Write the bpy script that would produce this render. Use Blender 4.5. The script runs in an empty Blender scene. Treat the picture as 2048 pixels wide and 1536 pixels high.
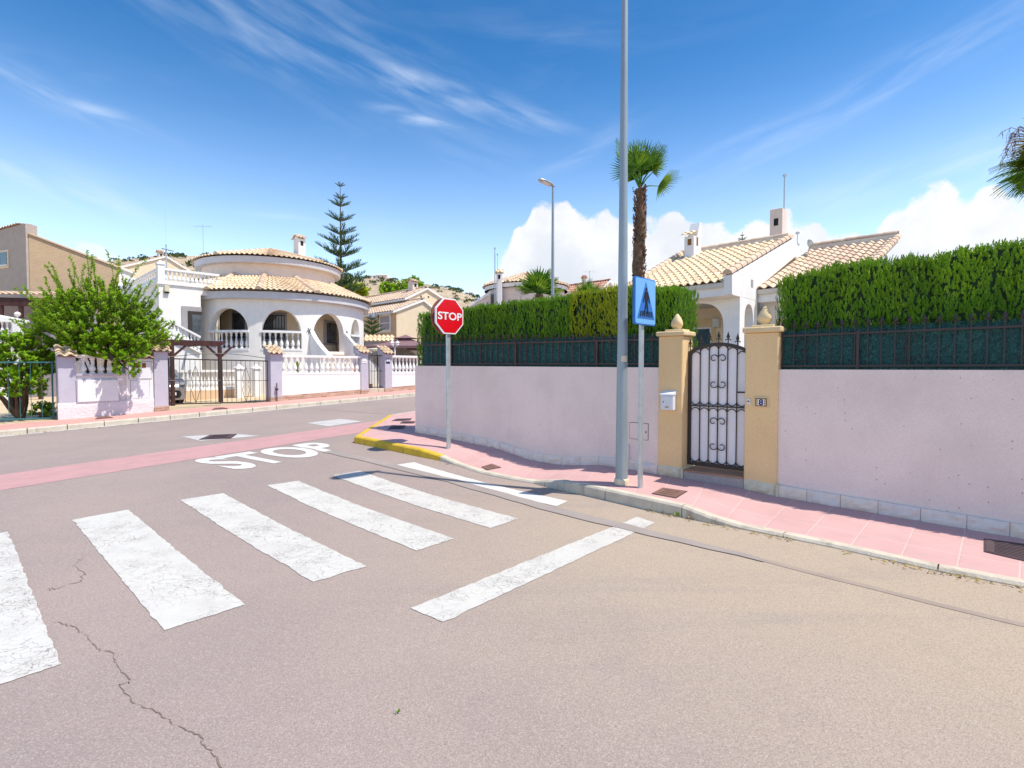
import bpy, math, random
import numpy as np
from mathutils import Vector, Matrix, noise as mnoise
random.seed(7); np.random.seed(7)
PI = math.pi
C = bpy.context.scene.collection
# ------------------------------------------------------------------ camera
FPX, CAMZ, HOR = 1045.0, 1.70, 735.0
PITCH = math.atan((768 - HOR) / FPX)
cam = bpy.data.cameras.new('camera'); camo = bpy.data.objects.new('camera', cam); C.objects.link(camo)
cam.sensor_width = 36; cam.lens = 36 * FPX / 2048; cam.clip_start = .05; cam.clip_end = 6000
camo.location = (0, 0, CAMZ); camo.rotation_euler = (PI / 2 - PITCH, 0, 0)
bpy.context.scene.camera = camo
# ------------------------------------------------------------------ light
SUN_EL, SUN_AZV = math.radians(62), Vector((.945, -.327, 0)).normalized()
EXPOSURE = 0.47
SKY_STRENGTH = 0.148
SUN_STRENGTH = 3.7
cy = bpy.context.scene.cycles; cy.max_bounces = 5; cy.diffuse_bounces = 3; cy.glossy_bounces = 2; cy.transmission_bounces = 2; cy.transparent_max_bounces = 4; cy.caustics_reflective = False; cy.caustics_refractive = False
vs = bpy.context.scene.view_settings
vs.view_transform = 'Standard'; vs.look = 'None'; vs.gamma = 1; vs.use_curve_mapping = False; vs.exposure = EXPOSURE
sl = bpy.data.lights.new('sun', 'SUN'); sl.energy = SUN_STRENGTH; sl.angle = math.radians(.53); sl.color = (1, .945, .835)
so = bpy.data.objects.new('sun', sl); C.objects.link(so)
sdir = Vector((SUN_AZV.x * math.cos(SUN_EL), SUN_AZV.y * math.cos(SUN_EL), math.sin(SUN_EL)))
so.rotation_euler = sdir.to_track_quat('Z', 'Y').to_euler(); so.location = (20, -10, 40)
# ------------------------------------------------------------------ pixel helpers (2048 x 1536 photograph)
cp, sp = math.cos(PITCH), math.sin(PITCH)
CAM = Vector((0, 0, CAMZ))
def ray(px, py):
    a, b = (px - 1024) / FPX, (768 - py) / FPX
    return Vector((a, b * sp + cp, b * cp - sp))
AZ = math.radians(44)
UD = Vector((math.sin(AZ), math.cos(AZ), 0)); VD = Vector((-math.cos(AZ), math.sin(AZ), 0))
def uv(x, y): return x * UD.x + y * UD.y, x * VD.x + y * VD.y
def sst(t): t = max(0, min(1, t)); return t * t * (3 - 2 * t)
def ter(x, y):
    u, v = uv(x, y); u = max(-30, min(45, u))
    return .04 * u * sst((v - 5) / 5)
def UV(u, v, z=0): p = UD * u + VD * v; return Vector((p.x, p.y, z))
def G(px, py, dz=0):
    d = ray(px, py); lo, hi = .5, 400
    for _ in range(60):
        m = (lo + hi) / 2; q = CAM + d * m
        if q.z > ter(q.x, q.y) + dz: lo = m
        else: hi = m
    return CAM + d * lo
def P(px, py, Y): d = ray(px, py); return CAM + d * (Y / d.y)
def ZP(x, y, py):
    k = (768 - py) / FPX
    return CAMZ + y * (k * cp - sp) / (cp + k * sp)
class Frame:
    """vertical facade plane: local x along it (left to right as seen), y into the building, z up"""
    def __init__(s, A, ex):
        s.o = Vector((A.x, A.y, 0)); s.ex = Vector((ex.x, ex.y, 0)).normalized(); s.ey = Vector((-s.ex.y, s.ex.x, 0))
        s.M = Matrix(((s.ex.x, s.ey.x, 0, s.o.x), (s.ex.y, s.ey.y, 0, s.o.y), (0, 0, 1, 0), (0, 0, 0, 1)))
    def w(s, a, b, c): return s.M @ Vector((a, b, c))
    def hit(s, px, py, depth=0):
        d = ray(px, py); o = s.o + s.ey * depth
        t = (o - CAM).dot(s.ey) / d.dot(s.ey); q = CAM + d * t
        return (q - s.o).dot(s.ex), q.z
    def X(s, px, depth=0): return s.hit(px, 735, depth)[0]
    def Z(s, px, py, depth=0): return s.hit(px, py, depth)[1]
# ------------------------------------------------------------------ node helpers
class NT:
    def __init__(s, nt): s.t = nt; s.n = nt.nodes; s.l = nt.links
    def new(s, typ, **k):
        n = s.n.new(typ)
        for a, b in k.items(): setattr(n, a, b)
        return n
    def put(s, inp, v):
        if isinstance(v, bpy.types.NodeSocket): s.l.new(v, inp)
        elif v is not None:
            if inp.type == 'RGBA' and len(v) == 3: v = (*v, 1)
            inp.default_value = v
    def m(s, op, a, b=None, c=None, clamp=False):
        n = s.new('ShaderNodeMath', operation=op, use_clamp=clamp)
        s.put(n.inputs[0], a)
        if b is not None: s.put(n.inputs[1], b)
        if c is not None: s.put(n.inputs[2], c)
        return n.outputs[0]
    def mix(s, f, a, b, blend='MIX'):
        n = s.new('ShaderNodeMix', data_type='RGBA', blend_type=blend)
        s.put(n.inputs[0], f); s.put(n.inputs[6], a); s.put(n.inputs[7], b); return n.outputs[2]
    def ramp(s, f, a, b, va=0., vb=1.):
        n = s.new('ShaderNodeMapRange'); n.interpolation_type = 'SMOOTHSTEP'
        s.put(n.inputs[0], f)
        for i, v in enumerate((a, b, va, vb)): s.put(n.inputs[i + 1], v)
        return n.outputs[0]
    def noise(s, vec, scale, detail=4, rough=.55, dist=0):
        n = s.new('ShaderNodeTexNoise'); s.put(n.inputs['Vector'], vec)
        n.inputs['Scale'].default_value = scale; n.inputs['Detail'].default_value = detail
        n.inputs['Roughness'].default_value = rough; n.inputs['Distortion'].default_value = dist
        return n.outputs['Fac']
    def vor(s, vec, scale, feature='F1', out='Distance', rnd=1):
        n = s.new('ShaderNodeTexVoronoi', feature=feature); s.put(n.inputs['Vector'], vec)
        n.inputs['Scale'].default_value = scale; n.inputs['Randomness'].default_value = rnd
        return n.outputs[out]
    def mapv(s, vec, sc=(1, 1, 1), rot=(0, 0, 0), loc=(0, 0, 0)):
        n = s.new('ShaderNodeMapping'); s.put(n.inputs[0], vec)
        n.inputs['Scale'].default_value = sc; n.inputs['Rotation'].default_value = rot; n.inputs['Location'].default_value = loc
        return n.outputs[0]
    def attr(s, name): n = s.new('ShaderNodeAttribute', attribute_name=name); return n.outputs['Fac']
def base_mat(name):
    m = bpy.data.materials.new(name); m.use_nodes = True; t = NT(m.node_tree)
    b = m.node_tree.nodes['Principled BSDF']
    tc = t.new('ShaderNodeTexCoord'); geo = t.new('ShaderNodeNewGeometry')
    return m, t, b, geo.outputs['Position'], tc
def bump(t, b, h, strength=.4, dist=.01):
    n = t.new('ShaderNodeBump'); n.inputs['Strength'].default_value = strength; n.inputs['Distance'].default_value = dist
    t.put(n.inputs['Height'], h); t.l.new(n.outputs[0], b.inputs['Normal'])
def pm(name, col, col2=None, scale=3., rough=.85, bs=0., bscale=60., metal=0, var=.08, dirt=None, spec=.3, vertical=False, bd=.01):
    m, t, b, pos, tc = base_mat(name)
    if col2 is None: col2 = tuple(c * (1 - var * 2) for c in col)
    v = t.mapv(pos, (1, 1, .25)) if vertical else pos
    n1 = t.noise(v, scale, 6, .6)
    c = t.mix(t.ramp(n1, .35, .7), col, col2)
    n2 = t.noise(pos, bscale, 3)
    c = t.mix(t.m('MULTIPLY', t.ramp(n2, .3, .75), .22), c, tuple(x * .62 for x in col))
    if dirt:
        n3 = t.noise(t.mapv(pos, (3, 3, .35)), 1.7, 5, .65)
        c = t.mix(t.m('MULTIPLY', t.ramp(n3, .52, .78), dirt[1]), c, dirt[0])
    t.put(b.inputs['Base Color'], c); b.inputs['Roughness'].default_value = rough
    b.inputs['Metallic'].default_value = metal; b.inputs['Specular IOR Level'].default_value = spec
    if bs: bump(t, b, n2, bs, bd)
    return m
M = {}
def make_materials():
    # asphalt
    m, t, b, pos, tc = base_mat('asphalt')
    big = t.noise(pos, .35, 4, .6); mid = t.noise(pos, 2.2, 5, .65); fine = t.noise(pos, 130, 2, .7); fine2 = t.noise(pos, 55, 3, .7)
    c = t.mix(t.ramp(big, .35, .68), (.385, .298, .262), (.325, .257, .232))
    # sandy, more worn carriageway to the right of the crossing
    sx = t.new('ShaderNodeSeparateXYZ'); t.put(sx.inputs[0], pos)
    u = t.m('ADD', t.m('MULTIPLY', sx.outputs[0], UD.x), t.m('MULTIPLY', sx.outputs[1], UD.y))
    v = t.m('ADD', t.m('MULTIPLY', sx.outputs[0], VD.x), t.m('MULTIPLY', sx.outputs[1], VD.y))
    du = t.m('ADD', u, t.m('MULTIPLY', t.m('SUBTRACT', mid, .5), 3.0))
    sand = t.m('MULTIPLY', t.ramp(du, .8, 4.5), t.ramp(v, 6.5, 2.2))
    c = t.mix(t.m('MULTIPLY', sand, .9), c, (.475, .375, .27))
    st = t.noise(t.mapv(pos, (.35, 2.4, 1), (0, 0, math.radians(44))), 1.0, 5, .6)
    c = t.mix(t.m('MULTIPLY', t.ramp(st, .50, .72), .32), c, (.30, .25, .225))
    c = t.mix(t.m('MULTIPLY', t.ramp(mid, .45, .75), .22), c, (.29, .24, .225))
    sp_ = t.ramp(fine, .30, .50); c = t.mix(t.m('MULTIPLY', t.m('SUBTRACT', 1., sp_), .45), c, (.16, .135, .145))
    c = t.mix(t.m('MULTIPLY', t.ramp(fine, .56, .72), .35), c, (.66, .56, .48))
    c = t.mix(t.m('MULTIPLY', t.ramp(fine2, .5, .7), .25), c, (.15, .125, .125))
    vc = t.new('ShaderNodeTexVoronoi'); t.put(vc.inputs['Vector'], pos); vc.inputs['Scale'].default_value = 150
    scv = t.new('ShaderNodeSeparateColor'); t.put(scv.inputs[0], vc.outputs['Color'])
    c = t.mix(t.m('MULTIPLY', t.m('GREATER_THAN', scv.outputs[0], .82), .28), c, (.20, .16, .15)); c = t.mix(t.m('MULTIPLY', t.m('LESS_THAN', scv.outputs[0], .15), .26), c, (.60, .51, .44))
    peb = t.vor(pos, 60); c = t.mix(t.m('MULTIPLY', t.ramp(peb, .14, .05), t.ramp(mid, .45, .6)), c, (.62, .56, .5))
    t.put(b.inputs['Base Color'], c); b.inputs['Roughness'].default_value = .92; b.inputs['Specular IOR Level'].default_value = .2
    bump(t, b, t.m('ADD', fine, fine2), .5, .006); M['asphalt'] = m
    def worn(name, colr, crack, keep, tint=(.42, .35, .31)):
        m, t, b, pos, tc = base_mat(name)
        n = t.noise(pos, 3, 6, .7)
        w = t.new('ShaderNodeVectorMath', operation='ADD'); t.put(w.inputs[0], pos)
        nn = t.new('ShaderNodeTexNoise'); t.put(nn.inputs['Vector'], pos); nn.inputs['Scale'].default_value = 7; nn.inputs['Detail'].default_value = 4
        sc_ = t.new('ShaderNodeVectorMath', operation='SCALE'); t.put(sc_.inputs[0], nn.outputs['Color']); sc_.inputs[3].default_value = .16
        t.put(w.inputs[1], sc_.outputs[0])
        e = t.vor(t.mapv(w.outputs[0], (1, 1.5, 1), (0, 0, .8)), 10, 'DISTANCE_TO_EDGE'); e2 = t.vor(w.outputs[0], 24, 'DISTANCE_TO_EDGE')
        cr = t.m('MAXIMUM', t.ramp(e, .022, .004), t.m('MULTIPLY', t.ramp(e2, .05, .01), t.ramp(n, .48, .58)))
        cr = t.m('MULTIPLY', cr, t.ramp(t.noise(pos, 1.6, 3), .34, .60))
        fn = t.noise(pos, 110, 2, .7)
        c = t.mix(t.ramp(n, .3, .75), colr, tuple(x * .90 for x in colr))
        hole = t.ramp(t.m('ADD', t.m('MULTIPLY', fn, .8), t.m('MULTIPLY', n, .4)), keep, keep + .07)
        c = t.mix(t.m('MULTIPLY', hole, .25), c, tint)
        c = t.mix(t.m('MULTIPLY', cr, crack), c, (.2, .16, .15))
        c = t.mix(t.m('MULTIPLY', t.ramp(fn, .5, .7), .12), c, tint)
        t.put(b.inputs['Base Color'], c); b.inputs['Roughness'].default_value = .8
        bump(t, b, t.m('SUBTRACT', fn, t.m('MULTIPLY', cr, 2)), .4, .004); M[name] = m
    worn('road_paint', (.62, .59, .535), .9, .70)
    worn('fresh_paint', (.70, .67, .62), .12, .78)
    worn('old_paint', (.60, .57, .55), .4, .55)
    worn('pink_band', (.56, .30, .29), .25, .60)
    M['patch'] = pm('trench_patch', (.335, .285, .26), (.385, .325, .29), 1.5, bs=.4, bscale=150)
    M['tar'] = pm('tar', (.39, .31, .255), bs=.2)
    M['crack'] = pm('crack', (.245, .19, .15))
    # pavement slabs (UV in metres)
    def slabs(name, c1, c2, joint, bw, bh, jw, off=0):
        m, t, b, pos, tc = base_mat(name)
        br = t.new('ShaderNodeTexBrick', offset=off); t.put(br.inputs['Vector'], tc.outputs['UV'])
        br.inputs['Scale'].default_value = 1; br.inputs['Brick Width'].default_value = bw; br.inputs['Row Height'].default_value = bh
        br.inputs['Mortar Size'].default_value = jw; br.inputs['Mortar Smooth'].default_value = .3
        br.inputs['Color1'].default_value = (*c1, 1); br.inputs['Color2'].default_value = (*c2, 1); br.inputs['Mortar'].default_value = (*joint, 1)
        n = t.noise(pos, 2.2, 6, .6); f = t.noise(pos, 90, 2)
        c = t.mix(t.m('MULTIPLY', t.ramp(n, .4, .75), .35), br.outputs['Color'], tuple(x * .72 for x in c1))
        c = t.mix(t.m('MULTIPLY', t.ramp(f, .5, .8), .2), c, joint)
        c = t.mix(t.m('MULTIPLY', t.ramp(t.noise(pos, .9, 5, .7), .55, .75), .35), c, (.5, .36, .32))
        t.put(b.inputs['Base Color'], c); b.inputs['Roughness'].default_value = .85
        bump(t, b, t.m('SUBTRACT', t.m('MULTIPLY', f, .4), br.outputs['Fac']), .5, .008); M[name] = m
    slabs('pink_slabs', (.585, .345, .325), (.62, .375, .355), (.65, .455, .41), .385, .42, .009)
    slabs('pink_slabs_far', (.62, .32, .27), (.66, .35, .30), (.66, .42, .34), .8, .8, .012)
    slabs('brick_plinth', (.34, .20, .14), (.62, .44, .33), (.60, .46, .36), .26, .07, .010, .5)
    slabs('yard_paving', (.60, .47, .30), (.64, .50, .32), (.5, .38, .25), .4, .4, .008)
    M['kerb'] = pm('concrete_kerb', (.66, .58, .46), (.54, .47, .38), 4, bs=.6, bscale=45, dirt=((.22, .17, .12), .6))
    M['yellow'] = pm('yellow_kerb_paint', (.74, .49, .04), (.64, .40, .04), 5, rough=.6, bs=.4, bscale=40, dirt=((.35, .22, .06), .5))
    # speckled render wall
    def speck(name, col, dots, dens, dirt, dotc=(.16, .12, .11)):
        m, t, b, pos, tc = base_mat(name)
        n = t.noise(pos, 1.2, 5, .6); f = t.noise(pos, 70, 3, .7)
        c = t.mix(t.ramp(n, .35, .75), col, tuple(x * .88 for x in col))
        c = t.mix(t.m('MULTIPLY', t.ramp(f, .42, .68), .26), c, tuple(x * .62 for x in col))
        vn = t.new('ShaderNodeTexVoronoi'); t.put(vn.inputs['Vector'], pos); vn.inputs['Scale'].default_value = dens
        sc_ = t.new('ShaderNodeSeparateColor'); t.put(sc_.inputs[0], vn.outputs['Color'])
        spots = t.m('MULTIPLY', t.ramp(vn.outputs['Distance'], .16, .06), t.m('GREATER_THAN', sc_.outputs[0], 1 - dots))
        c = t.mix(t.m('MULTIPLY', spots, .6), c, dotc)
        v2 = t.vor(pos, dens * 2.6); c = t.mix(t.m('MULTIPLY', t.ramp(v2, .2, .08), .35), c, tuple(x * .55 for x in col))
        n3 = t.noise(t.mapv(pos, (2.2, 2.2, .3)), 2, 5, .7)
        c = t.mix(t.m('MULTIPLY', t.ramp(n3, .52, .8), dirt), c, tuple(x * .68 for x in col))
        t.put(b.inputs['Base Color'], c); b.inputs['Roughness'].default_value = .9; b.inputs['Specular IOR Level'].default_value = .2
        bump(t, b, t.m('SUBTRACT', f, t.m('MULTIPLY', spots, 1.5)), .5, .006); M[name] = m
    speck('wall_render', (.94, .785, .71), .2, 17, .18)
    speck('wall_render_left', (.93, .77, .695), .05, 17, .22)
    speck('ochre_render', (.91, .64, .33), .12, 20, .15, (.4, .22, .1))
    M['ochre_cap'] = pm('ochre_stone', (.84, .64, .36), bs=.3, bscale=50)
    M['cream_stone'] = pm('cream_stone', (.74, .62, .42), (.80, .72, .56), 9, bs=.3)
    m, t, b, pos, tc = base_mat('split_stone')
    n = t.noise(pos, 9, 6, .65); ob = t.attr('tv')
    c = t.mix(ob, (.85, .72, .64), (.90, .76, .62)); c = t.mix(t.m('MULTIPLY', t.ramp(n, .45, .8), .35), c, (.58, .44, .33))
    t.put(b.inputs['Base Color'], c); b.inputs['Roughness'].default_value = .8; bump(t, b, n, .7, .012); M['split_stone'] = m
    M['granite'] = pm('granite', (.50, .43, .40), (.36, .31, .30), 60, bs=.2)
    M['terracotta'] = pm('terracotta_step', (.50, .27, .16), bs=.1)
    M['white_plaster'] = pm('white_plaster', (.92, .90, .87), var=.03, bs=.35, bscale=35, dirt=((.62, .54, .47), .28))
    M['cream_plaster'] = pm('cream_plaster', (.94, .90, .84), var=.03, bs=.3, bscale=35, dirt=((.62, .50, .38), .25))
    M['porch_plaster'] = pm('porch_plaster', (.90, .76, .54), var=.03, bs=.2, bscale=35)
    M['lilac_plaster'] = pm('lilac_plaster', (.56, .54, .62), var=.05, bs=.4, bscale=45)
    M['fascia'] = pm('fascia_plaster', (.64, .62, .64), var=.05, bs=.3, bscale=45)
    M['rough_plaster'] = pm('rough_white_plaster', (.82, .76, .76), var=.03, bs=1., bscale=22, bd=.02)
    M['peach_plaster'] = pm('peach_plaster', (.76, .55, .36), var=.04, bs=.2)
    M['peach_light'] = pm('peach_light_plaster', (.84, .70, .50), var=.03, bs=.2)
    M['tan_plaster'] = pm('tan_plaster', (.52, .38, .24), var=.05, bs=.5, bscale=15, dirt=((.42, .30, .19), .4), bd=.02)
    M['beige_plaster'] = pm('beige_plaster', (.50, .42, .36), var=.05, bs=.5, bscale=15, dirt=((.42, .34, .28), .4), bd=.02)
    M['pinkish_plaster'] = pm('pale_pink_plaster', (.84, .70, .60), var=.04, bs=.2)
    M['white_conc'] = pm('white_cast_concrete', (.90, .89, .88), var=.03, rough=.7, bs=.2)
    def tile(name, cols, dark):
        m, t, b, pos, tc = base_mat(name)
        a = t.attr('tv'); n = t.noise(pos, 14, 4, .6)
        c = t.mix(t.ramp(a, 0, .6), cols[0], cols[1]); c = t.mix(t.ramp(a, .6, 1), c, cols[2])
        c = t.mix(t.m('MULTIPLY', t.ramp(n, .45, .8), .45), c, dark)
        t.put(b.inputs['Base Color'], c); b.inputs['Roughness'].default_value = .8; bump(t, b, n, .3, .01); M[name] = m
    tile('straw_tile', [(.68, .52, .33), (.75, .60, .41), (.60, .43, .29)], (.42, .28, .18))
    tile('rose_tile', [(.64, .47, .33), (.70, .54, .39), (.56, .39, .28)], (.36, .22, .16))
    tile('orange_tile', [(.75, .57, .37), (.80, .64, .44), (.66, .46, .28)], (.42, .26, .17))
    tile('red_tile', [(.55, .26, .18), (.62, .36, .26), (.48, .2, .14)], (.3, .15, .1))
    M['mortar'] = pm('mortar', (.74, .66, .56), var=.06, bs=.4)
    M['galv'] = pm('galvanised_steel', (.56, .60, .61), (.45, .50, .51), 8, rough=.42, metal=.55, bs=.05, var=.1)
    M['lamp_paint'] = pm('grey_lamp_column', (.36, .42, .45), (.30, .36, .39), 5, rough=.45, metal=.3, vertical=True)
    M['iron'] = pm('brown_black_iron', (.045, .030, .026), rough=.45, spec=.5)
    M['rust_iron'] = pm('faded_brown_iron', (.075, .05, .043), (.11, .07, .055), 5, rough=.55)
    M['teal_iron'] = pm('teal_iron', (.05, .17, .18), rough=.5)
    M['gate_panel'] = pm('gate_panel', (.95, .92, .93), var=.02, rough=.35)
    m, t, b, pos, tc = base_mat('green_screen')
    n = t.noise(t.mapv(pos, (1, 1, .7)), 45, 3, .7); n2 = t.noise(pos, 2.5, 3)
    c = t.mix(t.ramp(n, .38, .66), (.010, .045, .040), (.045, .20, .165)); c = t.mix(t.m('MULTIPLY', t.ramp(n2, .4, .7), .4), c, (.012, .05, .05))
    t.put(b.inputs['Base Color'], c); b.inputs['Roughness'].default_value = .6; bump(t, b, n, 1, .02); M['screen'] = m
    M['red'] = pm('sign_red', (.72, .004, .012), var=.02, rough=.35); M['sign_white'] = pm('sign_white', (.85, .85, .85), var=.01, rough=.35)
    M['sign_blue'] = pm('sign_light_blue', (.18, .46, .82), var=.02, rough=.35); M['sign_deep'] = pm('sign_deep_blue', (.025, .17, .56), var=.02, rough=.35)
    M['black'] = pm('black_paint', (.012, .012, .016), rough=.5); M['dark'] = pm('dark_opening', (.03, .025, .022))
    M['brownred'] = pm('sign_back', (.30, .10, .07))
    M['white_metal'] = pm('white_metal', (.80, .82, .86), var=.02, rough=.35)
    M['brass'] = pm('brass', (.55, .38, .12), rough=.35, metal=.8)
    M['rusty_cover'] = pm('rusty_cover', (.24, .13, .10), (.18, .10, .08), 12, rough=.7, bs=.5, bscale=50)
    M['dark_cover'] = pm('dark_cover', (.10, .065, .07), rough=.7, bs=.4)
    M['plaque'] = pm('plaque_brown', (.28, .13, .04)); M['navy'] = pm('navy', (.02, .03, .12))
    M['brown_wood'] = pm('brown_wood', (.085, .032, .028), (.05, .02, .018), 10, rough=.55, vertical=True)
    M['window'] = pm('window_glass', (.10, .12, .14), rough=.08, spec=.8, var=.3)
    M['teal_window'] = pm('teal_window', (.03, .10, .13), rough=.08, spec=.8)
    M['shutter'] = pm('grey_shutter', (.44, .40, .45), rough=.5); M['grey_frame'] = pm('grey_surround', (.42, .40, .40))
    M['car_paint'] = pm('car_paint', (.42, .39, .37), rough=.25, metal=.6, var=.02); M['car_glass'] = pm('car_glass', (.05, .12, .09), rough=.05, spec=.8)
    M['rubber'] = pm('rubber', (.02, .02, .02)); M['canopy'] = pm('mauve_canopy', (.26, .15, .16), rough=.8)
    M['cream_fabric'] = pm('cream_fabric', (.74, .68, .50)); M['lampglass'] = pm('lamp_glass', (.75, .78, .8), rough=.2)
    M['bark'] = pm('bark', (.16, .11, .075), (.10, .07, .05), 12, bs=1, bscale=20, vertical=True, bd=.03)
    M['palmbark'] = pm('palm_bark', (.25, .15, .09), (.13, .08, .055), 12, bs=1, bscale=15, bd=.03)
    M['soil'] = pm('soil', (.42, .32, .22), (.34, .26, .18), 1.2, bs=.5, bscale=12)
    M['dry'] = pm('dry_leaves', (.40, .28, .08)); M['blue_thing'] = pm('blue_plastic', (.05, .12, .5))
    def leaf(name, c0, c1, c2, trans=.25, cl=1.2):
        m, t, b, pos, tc = base_mat(name)
        a = t.attr('tv'); n = t.noise(pos, cl, 3, .6)
        c = t.mix(a, c0, c1); c = t.mix(t.ramp(n, .45, .72), c, c2)
        t.put(b.inputs['Base Color'], c); b.inputs['Roughness'].default_value = .55; b.inputs['Specular IOR Level'].default_value = .35
        tr = t.new('ShaderNodeBsdfTranslucent'); t.put(tr.inputs[0], t.mix(.5, c, (.5, .6, .05), 'MIX'))
        ms = t.new('ShaderNodeMixShader'); ms.inputs[0].default_value = trans
        out = [x for x in t.n if x.type == 'OUTPUT_MATERIAL'][0]
        t.l.new(b.outputs[0], ms.inputs[1]); t.l.new(tr.outputs[0], ms.inputs[2]); t.l.new(ms.outputs[0], out.inputs[0]); M[name] = m
    leaf('bush_leaf', (.08, .23, .006), (.34, .58, .014), (.19, .42, .008), .42)
    leaf('hedge_leaf', (.04, .15, .005), (.22, .46, .012), (.09, .26, .008), .32, 2.4)
    leaf('hedge_yellow', (.14, .23, .006), (.50, .54, .01), (.28, .35, .008), .32, 2.4)
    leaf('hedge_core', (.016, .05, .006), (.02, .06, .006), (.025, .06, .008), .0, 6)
    leaf('palm_leaf', (.03, .14, .012), (.14, .34, .02), (.07, .22, .015), .35)
    leaf('pine_leaf', (.016, .065, .025), (.05, .13, .035), (.035, .10, .02), .15)
    leaf('dry_frond', (.25, .11, .05), (.36, .2, .07), (.2, .1, .05), .2)
    leaf('hill_shrub', (.05, .08, .03), (.09, .13, .04), (.06, .09, .035), .1, .1)
    m, t, b, pos, tc = base_mat('hill_rock')
    n = t.noise(pos, .06, 8, .7); n2 = t.noise(pos, .35, 6, .7); n3 = t.noise(pos, .15, 5, .7)
    c = t.mix(t.ramp(n, .35, .65), (.50, .38, .26), (.40, .31, .20)); c = t.mix(t.m('MULTIPLY', t.ramp(n2, .5, .62), .7), c, (.62, .52, .40))
    c = t.mix(t.m('MULTIPLY', t.ramp(n3, .52, .62), .75), c, (.16, .17, .08))
    t.put(b.inputs['Base Color'], c); b.inputs['Roughness'].default_value = .95; bump(t, b, n2, 1, 1.); M['hill'] = m
make_materials()
# ------------------------------------------------------------------ world: Nishita sky + cirrus and cumulus by direction
def px_azel(px, py):
    d = ray(px, py); return math.atan2(d.x, d.y), math.atan2(d.z, math.hypot(d.x, d.y))
def make_world():
    w = bpy.data.worlds.new('World'); bpy.context.scene.world = w; w.use_nodes = True; t = NT(w.node_tree)
    bg = w.node_tree.nodes['Background']
    sk = t.new('ShaderNodeTexSky', sky_type='NISHITA'); sk.sun_disc = False; sk.sun_elevation = SUN_EL
    sk.sun_rotation = math.atan2(SUN_AZV.x, SUN_AZV.y); sk.altitude = 0; sk.air_density = 1.0; sk.dust_density = .6; sk.ozone_density = 2.2
    tc = t.new('ShaderNodeTexCoord'); nv = t.new('ShaderNodeVectorMath', operation='NORMALIZE'); t.put(nv.inputs[0], tc.outputs['Generated'])
    s = t.new('ShaderNodeSeparateXYZ'); t.put(s.inputs[0], nv.outputs[0])
    az = t.m('ARCTAN2', s.outputs[0], s.outputs[1]); el = t.m('ARCSINE', s.outputs[2])
    # richer blue high up
    hs = t.new('ShaderNodeHueSaturation'); t.put(hs.inputs['Color'], sk.outputs[0]); t.put(hs.inputs['Saturation'], t.ramp(el, .10, .55, .92, 1.38))
    val = t.ramp(el, .10, .60, 1.38, .84); t.put(hs.inputs['Value'], val)
    col = hs.outputs[0]
    dvec = nv.outputs[0]
    n1 = t.noise(dvec, 5, 4, .6)
    # cirrus: streaks
    wisps = [((560, 60), 420, 12, 70, .34), ((700, 110), 300, 24, 90, .30), ((850, 180), 190, 12, 30, .72), ((840, 238), 80, 8, 14, 1.),
             ((980, 210), 170, 10, 26, .5), ((90, 180), 170, 14, 24, .5), ((190, 215), 60, 8, 14, .7), ((250, 425), 190, 18, 18, .5), ((60, 350), 240, 10, 45, .5),
             ((1800, 150), 420, -20, 40, .35), ((1650, 215), 260, -14, 22, .35), ((1900, 330), 330, -8, 55, .45), ((1180, 290), 110, -25, 22, .3),
             ((560, 440), 90, 0, 16, .28), ((1750, 370), 230, -14, 26, .3), ((1100, 60), 300, 5, 30, .12)]
    tot = None
    fibs = []
    cx = t.new('ShaderNodeCombineXYZ'); t.put(cx.inputs[0], az); t.put(cx.inputs[1], el)
    for ga in (16, 2, -16):
        fibs.append((ga, t.ramp(t.noise(t.mapv(t.mapv(cx.outputs[0], (1, 1, 1), (0, 0, math.radians(ga))), (5, 30, 1)), 1.2, 5, .55, .35), .30, .80)))
    for (c_, L, ang, wd, st_) in wisps:
        a0, e0 = px_azel(*c_); k = math.cos(a0) / FPX
        r = math.radians(-ang); L *= k; wd *= k
        dx = t.m('SUBTRACT', az, a0); dy = t.m('SUBTRACT', el, e0); cc, ss = math.cos(r), math.sin(r); ce = math.cos(e0)
        dx2 = t.m('MULTIPLY_ADD', dx, ce * cc / L, t.m('MULTIPLY', dy, ss / L))
        dy2 = t.m('MULTIPLY_ADD', dx, -ce * ss / wd, t.m('MULTIPLY_ADD', dy, cc / wd, t.m('MULTIPLY_ADD', n1, 1.6, -.8)))
        q = t.m('MULTIPLY_ADD', dx2, dx2, t.m('MULTIPLY', dy2, dy2))
        fib = min(fibs, key=lambda f: abs(f[0] - ang))[1]
        g = t.m('MULTIPLY', t.m('MULTIPLY', t.m('EXPONENT', t.m('MULTIPLY', q, -1.4)), st_), fib)
        tot = g if tot is None else t.m('MAXIMUM', tot, g)
    veil = t.m('MULTIPLY', t.ramp(t.noise(t.mapv(dvec, (2, 1, 5), (.2, .3, .5)), 1.4, 4, .6, .5), .5, .85), .16)
    tot = t.m('MAXIMUM', tot, veil)
    col = t.mix(t.m('MULTIPLY', tot, .72), col, (4.7, 5.2, 6.0))
    # cumulus bank: top elevation against azimuth
    cv = t.new('ShaderNodeFloatCurve'); cur = cv.mapping.curves[0]
    pts = [(-700, 640), (0, 600), (60, 520), (110, 488), (180, 492), (260, 515), (330, 545), (420, 620), (600, 640), (940, 640), (985, 540), (1020, 490), (1062, 412), (1120, 404), (1180, 425), (1240, 432), (1300, 440), (1352, 432), (1400, 445), (1460, 440), (1560, 432), (1600, 436), (1660, 455), (1760, 462), (1778, 405), (1860, 380), (1960, 374), (2048, 392), (2300, 350)]
    lo, hi = -1.0, 1.0
    while len(cur.points) < len(pts): cur.points.new(.5, .5)
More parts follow.
